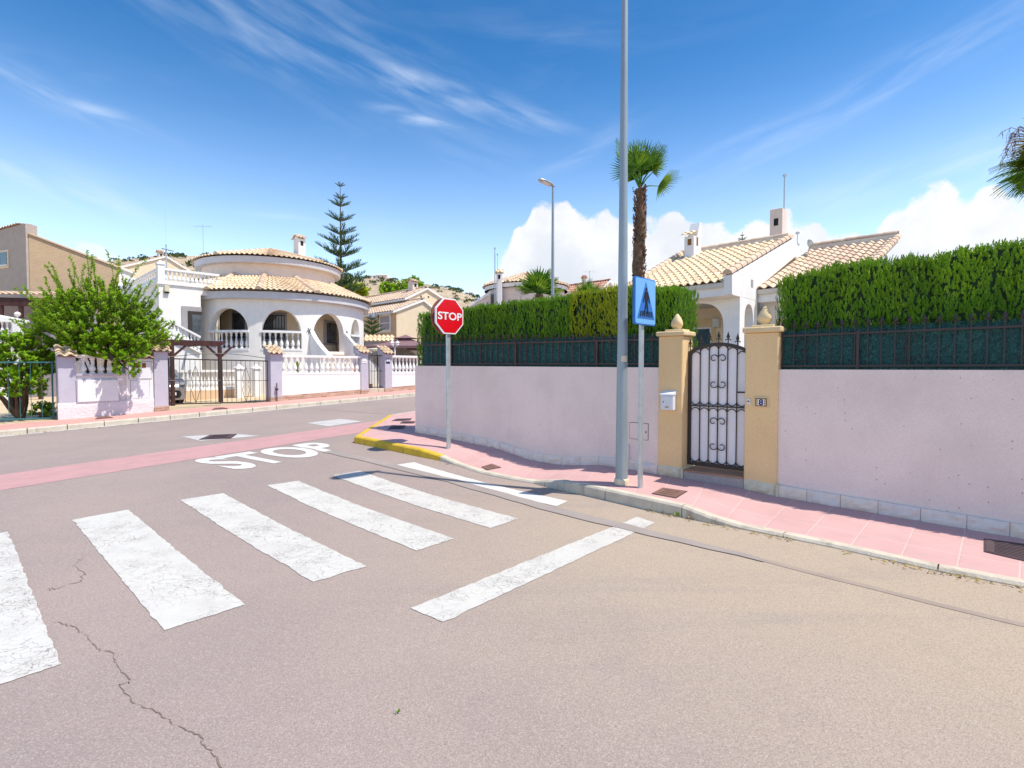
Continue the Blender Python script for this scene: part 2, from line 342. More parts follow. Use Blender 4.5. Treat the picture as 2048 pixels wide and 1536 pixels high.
    for q_, (x_, y_) in zip(cur.points, pts):
        a, e = px_azel(x_, y_); q_.location = ((a - lo) / (hi - lo), max(0, e) / .6); q_.handle_type = 'VECTOR'
    cv.mapping.update(); t.put(cv.inputs['Value'], t.m('DIVIDE', t.m('SUBTRACT', az, lo), hi - lo))
    top = t.m('MULTIPLY', cv.outputs[0], .6)
    cn = t.noise(dvec, 14, 6, .62); cn2 = t.noise(dvec, 9, 5, .6)
    vb = t.vor(dvec, 26, 'SMOOTH_F1')
    d = t.m('ADD', t.m('ADD', t.m('SUBTRACT', top, el), .004), t.m('ADD', t.m('MULTIPLY', t.m('SUBTRACT', cn, .5), .085), t.m('MULTIPLY', t.m('SUBTRACT', .35, vb), .05)))
    mask = t.m('MULTIPLY', t.ramp(d, -.001, .012), t.ramp(az, -.62, -.66, .25, .9) if False else 1.)
    soft = t.ramp(az, -.35, -.45, 1., .55)
    mask = t.m('MULTIPLY', mask, soft)
    shade = t.m('ADD', t.m('MULTIPLY', t.ramp(d, .0, .22), .45), t.m('MULTIPLY', t.ramp(cn2, .40, .66), .6))
    ccol = t.mix(shade, (5.0, 5.1, 5.3), (3.75, 4.0, 4.45))
    mask = t.m('MULTIPLY', mask, t.m('SUBTRACT', 1., t.m('MULTIPLY', t.ramp(d, .14, .32), .35)))
    col = t.mix(mask, col, ccol)
    t.put(bg.inputs['Color'], col); bg.inputs['Strength'].default_value = SKY_STRENGTH
make_world()
# ------------------------------------------------------------------ mesh builder
ORG = {}
class MB:
    def __init__(s, Mx=None): s.v = []; s.f = []; s.tv = {}; s.uvs = {}; s.M = Mx; s.mi = {}
    def pt(s, p):
        p = Vector(p)
        if s.M is not None: p = s.M @ p
        s.v.append(p); return len(s.v) - 1
    def face(s, pts, tv=None, uvs=None):
        i = [s.pt(p) for p in pts]; s.f.append(tuple(i))
        if tv is not None: s.tv[len(s.f) - 1] = tv
        if uvs is not None: s.uvs[len(s.f) - 1] = uvs
    def idx(s, ids, tv=None):
        s.f.append(tuple(ids))
        if tv is not None: s.tv[len(s.f) - 1] = tv
    def hexa(s, b, t, tv=None):
        """b, t: 4 bottom and 4 top points, both counter-clockwise from above"""
        i = [s.pt(p) for p in list(b) + list(t)]
        for f in ((3, 2, 1, 0), (4, 5, 6, 7), (0, 1, 5, 4), (1, 2, 6, 5), (2, 3, 7, 6), (3, 0, 4, 7)): s.idx([i[k] for k in f], tv)
    def box(s, x0, x1, y0, y1, z0, z1, tv=None):
        s.hexa([(x0, y0, z0), (x1, y0, z0), (x1, y1, z0), (x0, y1, z0)], [(x0, y0, z1), (x1, y0, z1), (x1, y1, z1), (x0, y1, z1)], tv)
    def bbox(s, x0, x1, y0, y1, z0, z1, b=.01):
        """box with chamfered edges"""
        xs, ys, zs = (x0, x1), (y0, y1), (z0, z1); V = {}
        for i in (0, 1):
            for j in (0, 1):
                for k in (0, 1):
                    sx, sy, sz = (b if not i else -b), (b if not j else -b), (b if not k else -b)
                    V[i, j, k, 0] = s.pt((xs[i], ys[j] + sy, zs[k] + sz)); V[i, j, k, 1] = s.pt((xs[i] + sx, ys[j], zs[k] + sz)); V[i, j, k, 2] = s.pt((xs[i] + sx, ys[j] + sy, zs[k]))
        for i in (0, 1):
            q = [V[i, 0, 0, 0], V[i, 1, 0, 0], V[i, 1, 1, 0], V[i, 0, 1, 0]]; s.idx(q if i else q[::-1])
            q = [V[0, i, 0, 1], V[1, i, 0, 1], V[1, i, 1, 1], V[0, i, 1, 1]]; s.idx(q[::-1] if i else q)
            q = [V[0, 0, i, 2], V[1, 0, i, 2], V[1, 1, i, 2], V[0, 1, i, 2]]; s.idx(q if i else q[::-1])
        for a in (0, 1):
            for c in (0, 1):
                q = [V[a, c, 0, 0], V[a, c, 0, 1], V[a, c, 1, 1], V[a, c, 1, 0]]; s.idx(q if (a == c) else q[::-1])
                q = [V[a, 0, c, 0], V[a, 0, c, 2], V[a, 1, c, 2], V[a, 1, c, 0]]; s.idx(q[::-1] if (a == c) else q)
                q = [V[0, a, c, 1], V[0, a, c, 2], V[1, a, c, 2], V[1, a, c, 1]]; s.idx(q if (a == c) else q[::-1])
        for i in (0, 1):
            for j in (0, 1):
                for k in (0, 1):
                    q = [V[i, j, k, 0], V[i, j, k, 1], V[i, j, k, 2]]; s.idx(q if (i + j + k) % 2 else q[::-1])
    def prism(s, poly, ext):
        """poly: planar 3-D points, ext: extrusion vector"""
        e = Vector(ext); a = [s.pt(p) for p in poly]; b = [s.pt(Vector(p) + e) for p in poly]; n = len(poly)
        s.idx(a[::-1]); s.idx(b)
        for i in range(n): s.idx([a[i], a[(i + 1) % n], b[(i + 1) % n], b[i]])
    def tube(s, pts, r, n=8, cap=True, tv=None):
        pts = [Vector(p) for p in pts]
        if not hasattr(r, '__len__'): r = [r] * len(pts)
        rings = []; ref = None
        for i, p in enumerate(pts):
            d = (pts[min(i + 1, len(pts) - 1)] - pts[max(i - 1, 0)])
            if d.length < 1e-9: d = Vector((0, 0, 1))
            d.normalize()
            if ref is None: ref = Vector((0, 0, 1)) if abs(d.z) < .9 else Vector((1, 0, 0))
            a = d.cross(ref).normalized(); b_ = d.cross(a); ref = a.cross(d)
            rings.append([s.pt(p + (a * math.cos(2 * PI * k / n) + b_ * math.sin(2 * PI * k / n)) * r[i]) for k in range(n)])
        for A, B in zip(rings, rings[1:]):
            for k in range(n): s.idx([A[k], A[(k + 1) % n], B[(k + 1) % n], B[k]][::-1], tv)
        if cap: s.idx(rings[0], tv); s.idx(rings[-1][::-1], tv)
    def lathe(s, prof, c=(0, 0, 0), n=16, a0=0, a1=2 * PI):
        c = Vector(c); full = abs(a1 - a0 - 2 * PI) < 1e-6; m_ = n if full else n + 1; rings = []
        for r, z in prof: rings.append([s.pt(c + Vector((r * math.cos(a0 + (a1 - a0) * k / n), r * math.sin(a0 + (a1 - a0) * k / n), z))) for k in range(m_)])
        for A, B in zip(rings, rings[1:]):
            for k in range(n): s.idx([A[k], A[(k + 1) % m_], B[(k + 1) % m_], B[k]])
        if full and prof[0][0] > 1e-4: s.idx(rings[0][::-1])
        if full and prof[-1][0] > 1e-4: s.idx(rings[-1])
    def grid(s, fn, nu, nv, uvfn=None):
        I = [[s.pt(fn(i, j)) for j in range(nv + 1)] for i in range(nu + 1)]
        for i in range(nu):
            for j in range(nv):
                s.idx([I[i][j], I[i + 1][j], I[i + 1][j + 1], I[i][j + 1]])
                if uvfn: s.uvs[len(s.f) - 1] = [uvfn(i, j), uvfn(i + 1, j), uvfn(i + 1, j + 1), uvfn(i, j + 1)]
    def build(s, name, mat, parent=None, smooth=False, auto=None):
        o_ = ORG.get(parent.name, Vector()) if parent else Vector()
        me = bpy.data.meshes.new(name); me.from_pydata([tuple(p - o_) for p in s.v], [], s.f)
        if s.tv:
            at = me.attributes.new('tv', 'FLOAT', 'FACE'); arr = [s.tv.get(i, .5) for i in range(len(s.f))]; at.data.foreach_set('value', arr)
        if s.uvs:
            ul = me.uv_layers.new(name='UVMap')
            for pi, pl in enumerate(me.polygons):
                q = s.uvs.get(pi)
                if q:
                    for li, c_ in zip(pl.loop_indices, q): ul.data[li].uv = c_
        me.materials.append(M[mat] if isinstance(mat, str) else mat)
        if smooth:
            for pl in me.polygons: pl.use_smooth = True
            if auto is None: auto = 40
            me.set_sharp_from_angle(angle=math.radians(auto))
        me.update()
        ob = bpy.data.objects.new(name, me); C.objects.link(ob)
        if parent: ob.parent = parent; ORG[ob.name] = o_
        else: ORG[ob.name] = Vector()
        return ob
def thing(name, label, cat, loc=(0, 0, 0), group=None):
    o = bpy.data.objects.new(name, None); C.objects.link(o); o.empty_display_size = .2
    o.location = loc; o['label'] = label; o['category'] = cat
    if group: o['group'] = group
    ORG[o.name] = Vector(loc); return o
def tag(o, label, cat, group=None, kind=None):
    o['label'] = label; o['category'] = cat
    if group: o['group'] = group
    if kind: o['kind'] = kind
    return o
def struct(o, label=None, kind='structure'):
    o['kind'] = kind
    if label: o['label'] = label
    o['category'] = o.name.split('.')[0].replace('_', ' ')
    return o
def copy_thing(root, loc, rz=0, label=None):
    r = root.copy(); C.objects.link(r); r.location = loc; r.rotation_euler = (0, 0, rz)
    if label: r['label'] = label
    for ch in [o for o in C.objects if o.parent == root]:
        c = ch.copy(); C.objects.link(c); c.parent = r
        for g in [o for o in C.objects if o.parent == ch]: d = g.copy(); C.objects.link(d); d.parent = c
    return r
def part_copy(me, name, parent, loc, rz=0, sc=(1, 1, 1)):
    o = bpy.data.objects.new(name, me); C.objects.link(o); o.parent = parent
    o.location = Vector(loc) - ORG.get(parent.name, Vector()); o.rotation_euler = (0, 0, rz); o.scale = sc
    ORG[o.name] = Vector(); return o
# ---- shape helpers
def arch_wall(mb, x0, x1, z0, z1, ops, th, fmap=None, step=.12, zb=None):
    """wall with arched openings; ops = (xa, xb, sill, spring, apex, pw); fmap(x,y,z)->point; zb(x) variable bottom"""
    fm = fmap or (lambda x, y, z: (x, y, z))
    xs = {x0, x1}
    n = max(1, int((x1 - x0) / step))
    for i in range(n + 1): xs.add(x0 + (x1 - x0) * i / n)
    for o in ops:
        k = 18
        for i in range(k + 1): xs.add(o[0] + (o[1] - o[0]) * (1 - math.cos(PI * i / k)) / 2)
    xs = sorted(xs); xx = [xs[0]]
    for x in xs[1:]:
        if x - xx[-1] > 1e-4: xx.append(x)
    B = zb or (lambda x: z0)
    def az_(o, x):
        t_ = abs(2 * (x - o[0]) / (o[1] - o[0]) - 1); t_ = min(1, t_)
        return o[3] + (o[4] - o[3]) * (1 - t_ ** o[5]) ** (1 / o[5])
    def slab(xa, xb, la, lb, ha, hb):
        f = lambda x, y, z: fm(x, y, z)
        mb.face([f(xa, 0, la), f(xb, 0, lb), f(xb, 0, hb), f(xa, 0, ha)]); mb.face([f(xb, th, lb), f(xa, th, la), f(xa, th, ha), f(xb, th, hb)])
        mb.face([f(xa, 0, ha), f(xb, 0, hb), f(xb, th, hb), f(xa, th, ha)]); mb.face([f(xa, th, la), f(xb, th, lb), f(xb, 0, lb), f(xa, 0, la)])
    for xa, xb in zip(xx, xx[1:]):
        mid = (xa + xb) / 2; op = next((o for o in ops if o[0] < mid < o[1]), None)
        if not op: slab(xa, xb, B(xa), B(xb), z1, z1)
        else:
            slab(xa, xb, az_(op, xa), az_(op, xb), z1, z1)
            if op[2] > B(mid) + .01: slab(xa, xb, B(xa), B(xb), op[2], op[2])
    for o in ops:
        lo_ = max(o[2], B(o[0]))
        mb.face([fm(o[0], 0, lo_), fm(o[0], 0, o[3]), fm(o[0], th, o[3]), fm(o[0], th, lo_)]); mb.face([fm(o[1], 0, o[3]), fm(o[1], 0, lo_), fm(o[1], th, lo_), fm(o[1], th, o[3])])
    for x, fl in ((x0, 0), (x1, 1)):
        q = [fm(x, 0, B(x)), fm(x, th, B(x)), fm(x, th, z1), fm(x, 0, z1)]; mb.face(q if fl else q[::-1])
def tiled(mb, pos, nrm, ncol, nrow, amp=.045, step=.035, K=6, eave=True, clip=None):
    """barrel tiles: pos(s,t) s in 0..1 along the eave, t in 0..1 up the slope"""
    rnd = random.random
    for j in range(nrow):
        t0, t1 = j / nrow, (j + 1) / nrow
        for i in range(ncol):
            if clip and not clip((i + .5) / ncol, (j + .5) / nrow): continue
            r = rnd(); rows = []
            for (tt, up) in ((t0, step), (t1 if j == nrow - 1 else t1 + .06 / nrow, 0)):
                row = []
                for k in range(K + 1):
                    f = k / K; s_ = (i + f) / ncol
                    h = amp * (math.sin(PI * f / .62) if f < .62 else -.45 * math.sin(PI * (f - .62) / .38))
                    p = Vector(pos(s_, min(1, tt))); nn = Vector(nrm(s_, tt)); row.append(p + nn * (h + up + .02))
                rows.append(row)
            I = [[mb.pt(p) for p in row] for row in rows]
            for k in range(K): mb.idx([I[0][k], I[0][k + 1], I[1][k + 1], I[1][k]], r)
            dn = [mb.pt(rows[0][k] - Vector(nrm((i + k / K) / ncol, t0)) * (.028 if k / K < .62 else .018)) for k in range(K + 1)]
            for k in range(K): mb.idx([dn[k], dn[k + 1], I[0][k + 1], I[0][k]], r * .5)
def quad_roof(mb, A, B, Cc, D, col_w=.23, row_h=.38, **k):
    """A,B eave left/right, Cc,D ridge right/left"""
    A, B, Cc, D = map(Vector, (A, B, Cc, D)); n = (B - A).cross(D - A).normalized()
    if n.z < 0: n = -n
    pos = lambda s, t: A.lerp(B, s).lerp(D.lerp(Cc, s), t)
    wd = max((B - A).length, (Cc - D).length); ht = max((D - A).length, (Cc - B).length)
    tiled(mb, pos, lambda s, t: n, max(1, round(wd / col_w)), max(1, round(ht / row_h)), **k)
def ridge_tiles(mb, a, b, r=.11, L=.38):
    a, b = Vector(a), Vector(b); n = max(1, round((b - a).length / L)); d = (b - a).normalized(); s_ = d.cross(Vector((0, 0, 1))).normalized(); up = s_.cross(d)
    for i in range(n):
        p0 = a.lerp(b, i / n); p1 = a.lerp(b, (i + 1.06) / n) ; rr = random.random(); R0, R1 = r * 1.08, r * .92; I = []
        for (p, R) in ((p0, R0), (p1, R1)): I.append([mb.pt(p + (s_ * math.cos(PI * k / 6) * R + up * math.sin(PI * k / 6) * R)) for k in range(7)])
        for k in range(6): mb.idx([I[0][k], I[0][k + 1], I[1][k + 1], I[1][k]], rr)
        mb.idx(I[0][::-1], rr)
BAL = {}
def baluster_mesh(h, r=.075):
    k = (round(h, 2), r)
    if k not in BAL:
        mb = MB(); prof = [(.9, 0), (.9, .07), (.55, .09), (.5, .13), (.95, .22), (1.0, .32), (.75, .45), (.42, .60), (.36, .70), (.40, .76), (.62, .79), (.62, .83), (.45, .85), (.8, .93), (.8, 1)]
        mb.lathe([(a * r, b * h) for a, b in prof], n=12)
        o = mb.build('baluster', 'white_conc', smooth=True, auto=35); me = o.data; bpy.data.objects.remove(o); BAL[k] = me
    return BAL[k]
def balustrade(parent, p0, p1, h, n, railw=.2, r=.075, mat='white_conc', rail_h=.09, flat=True):
    """p0,p1: bottom centre points of the balustrade; top rail at +h"""
    p0, p1 = Vector(p0), Vector(p1); d = (p1 - p0); e = Vector((d.x, d.y, 0)).normalized(); s_ = Vector((-e.y, e.x, 0)) * railw / 2
    up = Vector((0, 0, 1))
    for nm, z0, z1, ww in (('bottom_rail', 0, rail_h * .8, 1.), ('top_rail', h - rail_h, h, 1.15)):
        mb = MB(); mb.hexa([p0 - s_ * ww + up * z0, p1 - s_ * ww + up * z0, p1 + s_ * ww + up * z0, p0 + s_ * ww + up * z0], [p0 - s_ * ww + up * z1, p1 - s_ * ww + up * z1, p1 + s_ * ww + up * z1, p0 + s_ * ww + up * z1])
        mb.build(nm, mat, parent)
    bh = h - rail_h * 1.8; me = baluster_mesh(bh, r)
    for i in range(n):
        q = p0.lerp(p1, (i + .5) / n) + up * rail_h * .8; part_copy(me, 'baluster', parent, q)
def leaf_mesh(name, cen, dr, nrm, ln, wd, mat, parent=None, tv=None, fold=False, tag_=None):
    """diamond leaves from numpy arrays; returns the object"""
    cen = np.asarray(cen, float); dr = np.asarray(dr, float); nrm = np.asarray(nrm, float); N = len(cen)
    dr /= np.linalg.norm(dr, axis=1)[:, None] + 1e-9
    side = np.cross(dr, nrm); side /= np.linalg.norm(side, axis=1)[:, None] + 1e-9
    ln = np.broadcast_to(np.asarray(ln, float).reshape(-1, 1) if np.ndim(ln) else ln, (N, 1)); wd = np.broadcast_to(np.asarray(wd, float).reshape(-1, 1) if np.ndim(wd) else wd, (N, 1))
    o_ = np.array(ORG.get(parent.name, Vector())) if parent else np.zeros(3)
    a = cen; b = cen + dr * ln * .45 + side * wd * .5; c = cen + dr * ln; d = cen + dr * ln * .45 - side * wd * .5
    V = np.stack([a, b, c, d], 1).reshape(-1, 3) - o_
    me = bpy.data.meshes.new(name); me.vertices.add(N * 4); me.vertices.foreach_set('co', V.ravel())
    me.loops.add(N * 4); me.loops.foreach_set('vertex_index', np.arange(N * 4, dtype=np.int32))
    me.polygons.add(N); me.polygons.foreach_set('loop_start', np.arange(0, N * 4, 4, dtype=np.int32)); me.polygons.foreach_set('loop_total', np.full(N, 4, dtype=np.int32))
    me.update(calc_edges=True)
    at = me.attributes.new('tv', 'FLOAT', 'FACE'); at.data.foreach_set('value', (np.random.rand(N) if tv is None else np.asarray(tv)).astype(np.float32))
    me.materials.append(M[mat]); ob = bpy.data.objects.new(name, me); C.objects.link(ob)
    if parent: ob.parent = parent
    return ob
def text_mesh(body, size=1, bold=.0, extrude=0):
    cu = bpy.data.curves.new('txt', 'FONT'); cu.body = body; cu.size = size; cu.offset = bold; cu.extrude = extrude; cu.align_x = 'CENTER'; cu.align_y = 'CENTER'; cu.resolution_u = 5
    ob = bpy.data.objects.new('txt', cu); C.objects.link(ob); dg = bpy.context.evaluated_depsgraph_get(); dg.update()
    me = bpy.data.meshes.new_from_object(ob.evaluated_get(dg)); bpy.data.objects.remove(ob); bpy.data.curves.remove(cu)
    vs_ = [v.co.copy() for v in me.vertices]; fs = [tuple(p.vertices) for p in me.polygons]; bpy.data.meshes.remove(me); return vs_, fs
def put_text(mb, body, size, fn, bold=.0):
    vs_, fs = text_mesh(body, 1, bold); b = len(mb.v); mx = (min(v.x for v in vs_) + max(v.x for v in vs_)) / 2; my = (min(v.y for v in vs_) + max(v.y for v in vs_)) / 2
    for v in vs_: v.x = (v.x - mx) * size; v.y = (v.y - my) * size
    for v in vs_: mb.pt(fn(v.x, v.y))
    for f in fs: mb.f.append(tuple(b + i for i in f))
# ================================================================== SETTING
def lerp(a, b, t): return a + (b - a) * t
def make_ground():
    us = [-2600, -900, -300, -120, -60] + [-40 + i * 2.5 for i in range(40)] + [80, 130, 300, 900, 2600]
    vs_ = [-2600, -600, -150, -60] + [-30 + i * 2.5 for i in range(32)] + [70, 110, 200, 600, 2600]
    mb = MB(); mb.grid(lambda i, j: UV(us[i], vs_[j], ter(*UV(us[i], vs_[j]).xy) - .12), len(us) - 1, len(vs_) - 1)
    struct(mb.build('ground', 'soil', smooth=True), 'dry sandy ground of the plots beyond the streets')
    mb = MB(); nu, nv = 400, 144
    def f(i, j):
        u, v = -40 + 95 * i / nu, -16 + 34.6 * j / nv; p = UV(u, v); p.z = ter(p.x, p.y); return p
    mb.grid(f, nu, nv); struct(mb.build('road', 'asphalt', smooth=True), 'worn pinkish grey asphalt road and side street')
make_ground()
def drape(mb, q, dz, nx=8, ny=4, world=False):
    W = [(p if world else G(*p)) for p in q]; nx = max(nx, min(150, int((W[1] - W[0]).length / .05), )); ny = max(ny, min(70, int((W[0] - W[3]).length / .05)))
    def f(i, j):
        p = W[3].lerp(W[2], i / nx).lerp(W[0].lerp(W[1], i / nx), j / ny); p = p.copy(); z = ter(p.x, p.y) + dz
        if i in (0, nx) or j in (0, ny): p += Vector((mnoise.noise(p * 9), mnoise.noise(p * 9 + Vector((7, 3, 1))), 0)) * .014 + Vector((random.gauss(0, .0022), random.gauss(0, .0022), 0))
        p.z = z; return p
    mb.grid(f, nx, ny)
def mark(name, q, dz, mat, label, nx=8, ny=4):
    mb = MB(); drape(mb, q, dz, nx, ny); return struct(mb.build(name, mat, smooth=True), label)
mark('pink_crossing_band', [(-500, 1022), (782, 838), (716, 866), (-500, 1061)], .003, 'pink_band', 'faded pink band painted across the road mouth', 60, 6)
Z = [((-62, 1078), (17, 1064), (121, 1330), (-60, 1390)), ((145, 1040), (257, 1020), (490, 1210), (328, 1262)), ((360, 1000), (447, 987), (733, 1133), (626, 1165)),
     ((533, 971), (597, 962), (908, 1078), (832, 1102)), ((665, 951), (720, 942), (1037, 1038), (980, 1057)), ((792, 930), (828, 925), (1137, 1003), (1113, 1013))]
ZL = ['nearest left stripe, cut by the picture edge', 'second stripe from the left', 'third stripe from the left', 'fourth stripe from the left', 'fifth stripe, crossed by a lamp shadow', 'bright sixth stripe beside the kerb']
for k, q in enumerate(Z):
    o = mark('crosswalk_stripe', q, .0045, 'fresh_paint' if k == 5 else 'road_paint', 'white zebra crossing bar: ' + ZL[k], 20, 4); o['group'] = 'zebra crossing bars'
mark('stop_line', [(1275, 1034 + 0), (1311, 1046), (886, 1246), (822, 1217)], .0045, 'road_paint', 'white stop line painted across the lane', 24, 4)
# trench patch
def ribbon(name, pts, w, dz, mat, label, px=True):
    W = [G(*p) if px else p for p in pts]; R = []
    for a, b in zip(W, W[1:]):
        n = max(1, int((b - a).length / .25))
        for i in range(n): R.append(a.lerp(b, i / n))
    R.append(W[-1]); mb = MB(); L = []
    for i, p in enumerate(R):
        d = R[min(i + 1, len(R) - 1)] - R[max(0, i - 1)]; s_ = Vector((-d.y, d.x, 0)).normalized()
        ww = w(i / (len(R) - 1)) if callable(w) else w
        jit = (random.random() - .5) * .028
        L.append([mb.pt(Vector((q.x, q.y, ter(q.x, q.y) + dz))) for q in (p - s_ * (ww / 2 + jit), p, p + s_ * (ww / 2 - jit))])
    for a, b in zip(L, L[1:]):
        for k in range(2): mb.idx([a[k], b[k], b[k + 1], a[k + 1]][::-1])
    return struct(mb.build(name, mat), label)
ribbon('trench_patch', [(655, 903), (771, 929), (905, 962), (1000, 989), (1122, 1024), (1244, 1053), (1366, 1083), (1480, 1110), (1530, 1122)], lambda f: .20 if f < .8 else lerp(.20, .07, (f - .8) / .2), .008, 'patch', 'grey filled trench running along the kerb lane')
ribbon('trench_patch', [(1528, 1121), (1650, 1152), (1868, 1207), (2150, 1275)], .07, .003, 'tar', 'worn end of the filled trench')
mark('cement_patch', [(680, 838), (724, 843), (655, 853), (614, 846)][::-1], .004, 'old_paint', 'pale cement patch in the far street')
mark('cement_patch', [(363, 873), (470, 868), (520, 872), (400, 882)][::-1], .004, 'old_paint', 'grey cement patch around the street drain')
ribbon('tar_line', [(560, 811), (680, 821), (745, 826), (790, 829)], .12, .004, 'tar', 'thin dark tar line in the far street')  # narrow strip of plain brownish colour laid over the asphalt
# road lettering STOP
def road_text():
    TL, TR, BR, BL = G(374, 922), G(628, 884), G(702, 899), G(478, 941)
    vs_, fs = text_mesh('STOP', 1, .035)
    x0, x1 = min(v.x for v in vs_), max(v.x for v in vs_); y0, y1 = min(v.y for v in vs_), max(v.y for v in vs_); mb = MB()
    for v in vs_:
        s, t = (v.x - x0) / (x1 - x0), (v.y - y0) / (y1 - y0); p = BL.lerp(BR, s).lerp(TL.lerp(TR, s), t); p.z = ter(p.x, p.y) + .006; mb.pt(p)
    mb.f = fs; struct(mb.build('road_lettering', 'fresh_paint'), 'white STOP lettering painted on the asphalt')
road_text()
# cracks
def crack(px, w=.0065):
    pts = []
    for a, b in zip(px, px[1:]):
        n = 7
        for i in range(n): pts.append((lerp(a[0], b[0], i / n) + random.uniform(-4, 4), lerp(a[1], b[1], i / n) + random.uniform(-3, 3)))
    W = [G(*p) for p in pts]; mb = MB(); L = []
    for i, p in enumerate(W):
        d = W[min(i + 1, len(W) - 1)] - W[max(0, i - 1)]; s_ = Vector((-d.y, d.x, 0)).normalized(); ww = w * random.uniform(.1, 1.3)
        L.append([mb.pt(Vector((q.x, q.y, .0035))) for q in (p - s_ * ww / 2, p + s_ * ww / 2)])
    for a, b in zip(L, L[1:]): mb.idx([a[0], a[1], b[1], b[0]])
    return mb
mb = crack([(106, 1243), (140, 1252), (174, 1271), (193, 1299), (226, 1304), (232, 1330), (263, 1362), (241, 1371), (267, 1404), (319, 1427), (345, 1449), (401, 1471), (408, 1490), (438, 1519), (446, 1560)])
struct(mb.build('asphalt_crack', 'crack'), 'long jagged crack in the asphalt at the lower left')
mb = crack([(60, 1068), (80, 1074), (141, 1096), (167, 1111), (148, 1130), (169, 1148), (160, 1163), (111, 1176), (95, 1180)], .008)
struct(mb.build('asphalt_crack', 'crack'), 'short jagged crack between the first two crossing bars')
# ---- near pavement and kerb
from mathutils.bvhtree import BVHTree
def GP(px, py, dz=.12):
    d = ray(px, py).normalized(); h = PAVE.ray_cast(CAM, d)
    return h[0] if h[0] is not None else G(px, py, dz)
A_ = G(831, 864, .12); B_ = G(2048, 1077, .05)
NW = Frame(A_, B_ - A_)
ST = [((745, 858), .10, None, 'y'), ((708, 886), .13, (831, 864), 'y'), ((775, 900), .13, (880, 873), 'y'), ((840, 914), .13, (930, 883), 'y'), ((880, 922), .085, (960, 889), 'k'), ((912, 931), .025, (988, 894), 'k'), ((960, 947), .02, (1018, 904), 'k'),
      ((1010, 958), .02, (1050, 916), 'k'), ((1065, 967), .025, (1110, 928), 'k'), ((1090, 973), .08, (1146, 930), 'k'), ((1118, 980), .13, (1175, 929), 'k'), ((1173, 992), .14, (1207, 929), 'k'), ((1293, 1020), .14, (1317, 948), 'k'),
      ((1364, 1035), .13, (1400, 961), 'k'), ((1420, 1047), .07, (1470, 972), 'k'), ((1482, 1059), .035, (1551, 991), 'k'), ((1660, 1095), .03, (1720, 1020), 'k'), ((1877, 1144), .03, (1900, 1051), 'k'), ((2048, 1176), .03, (2048, 1077), 'k')]
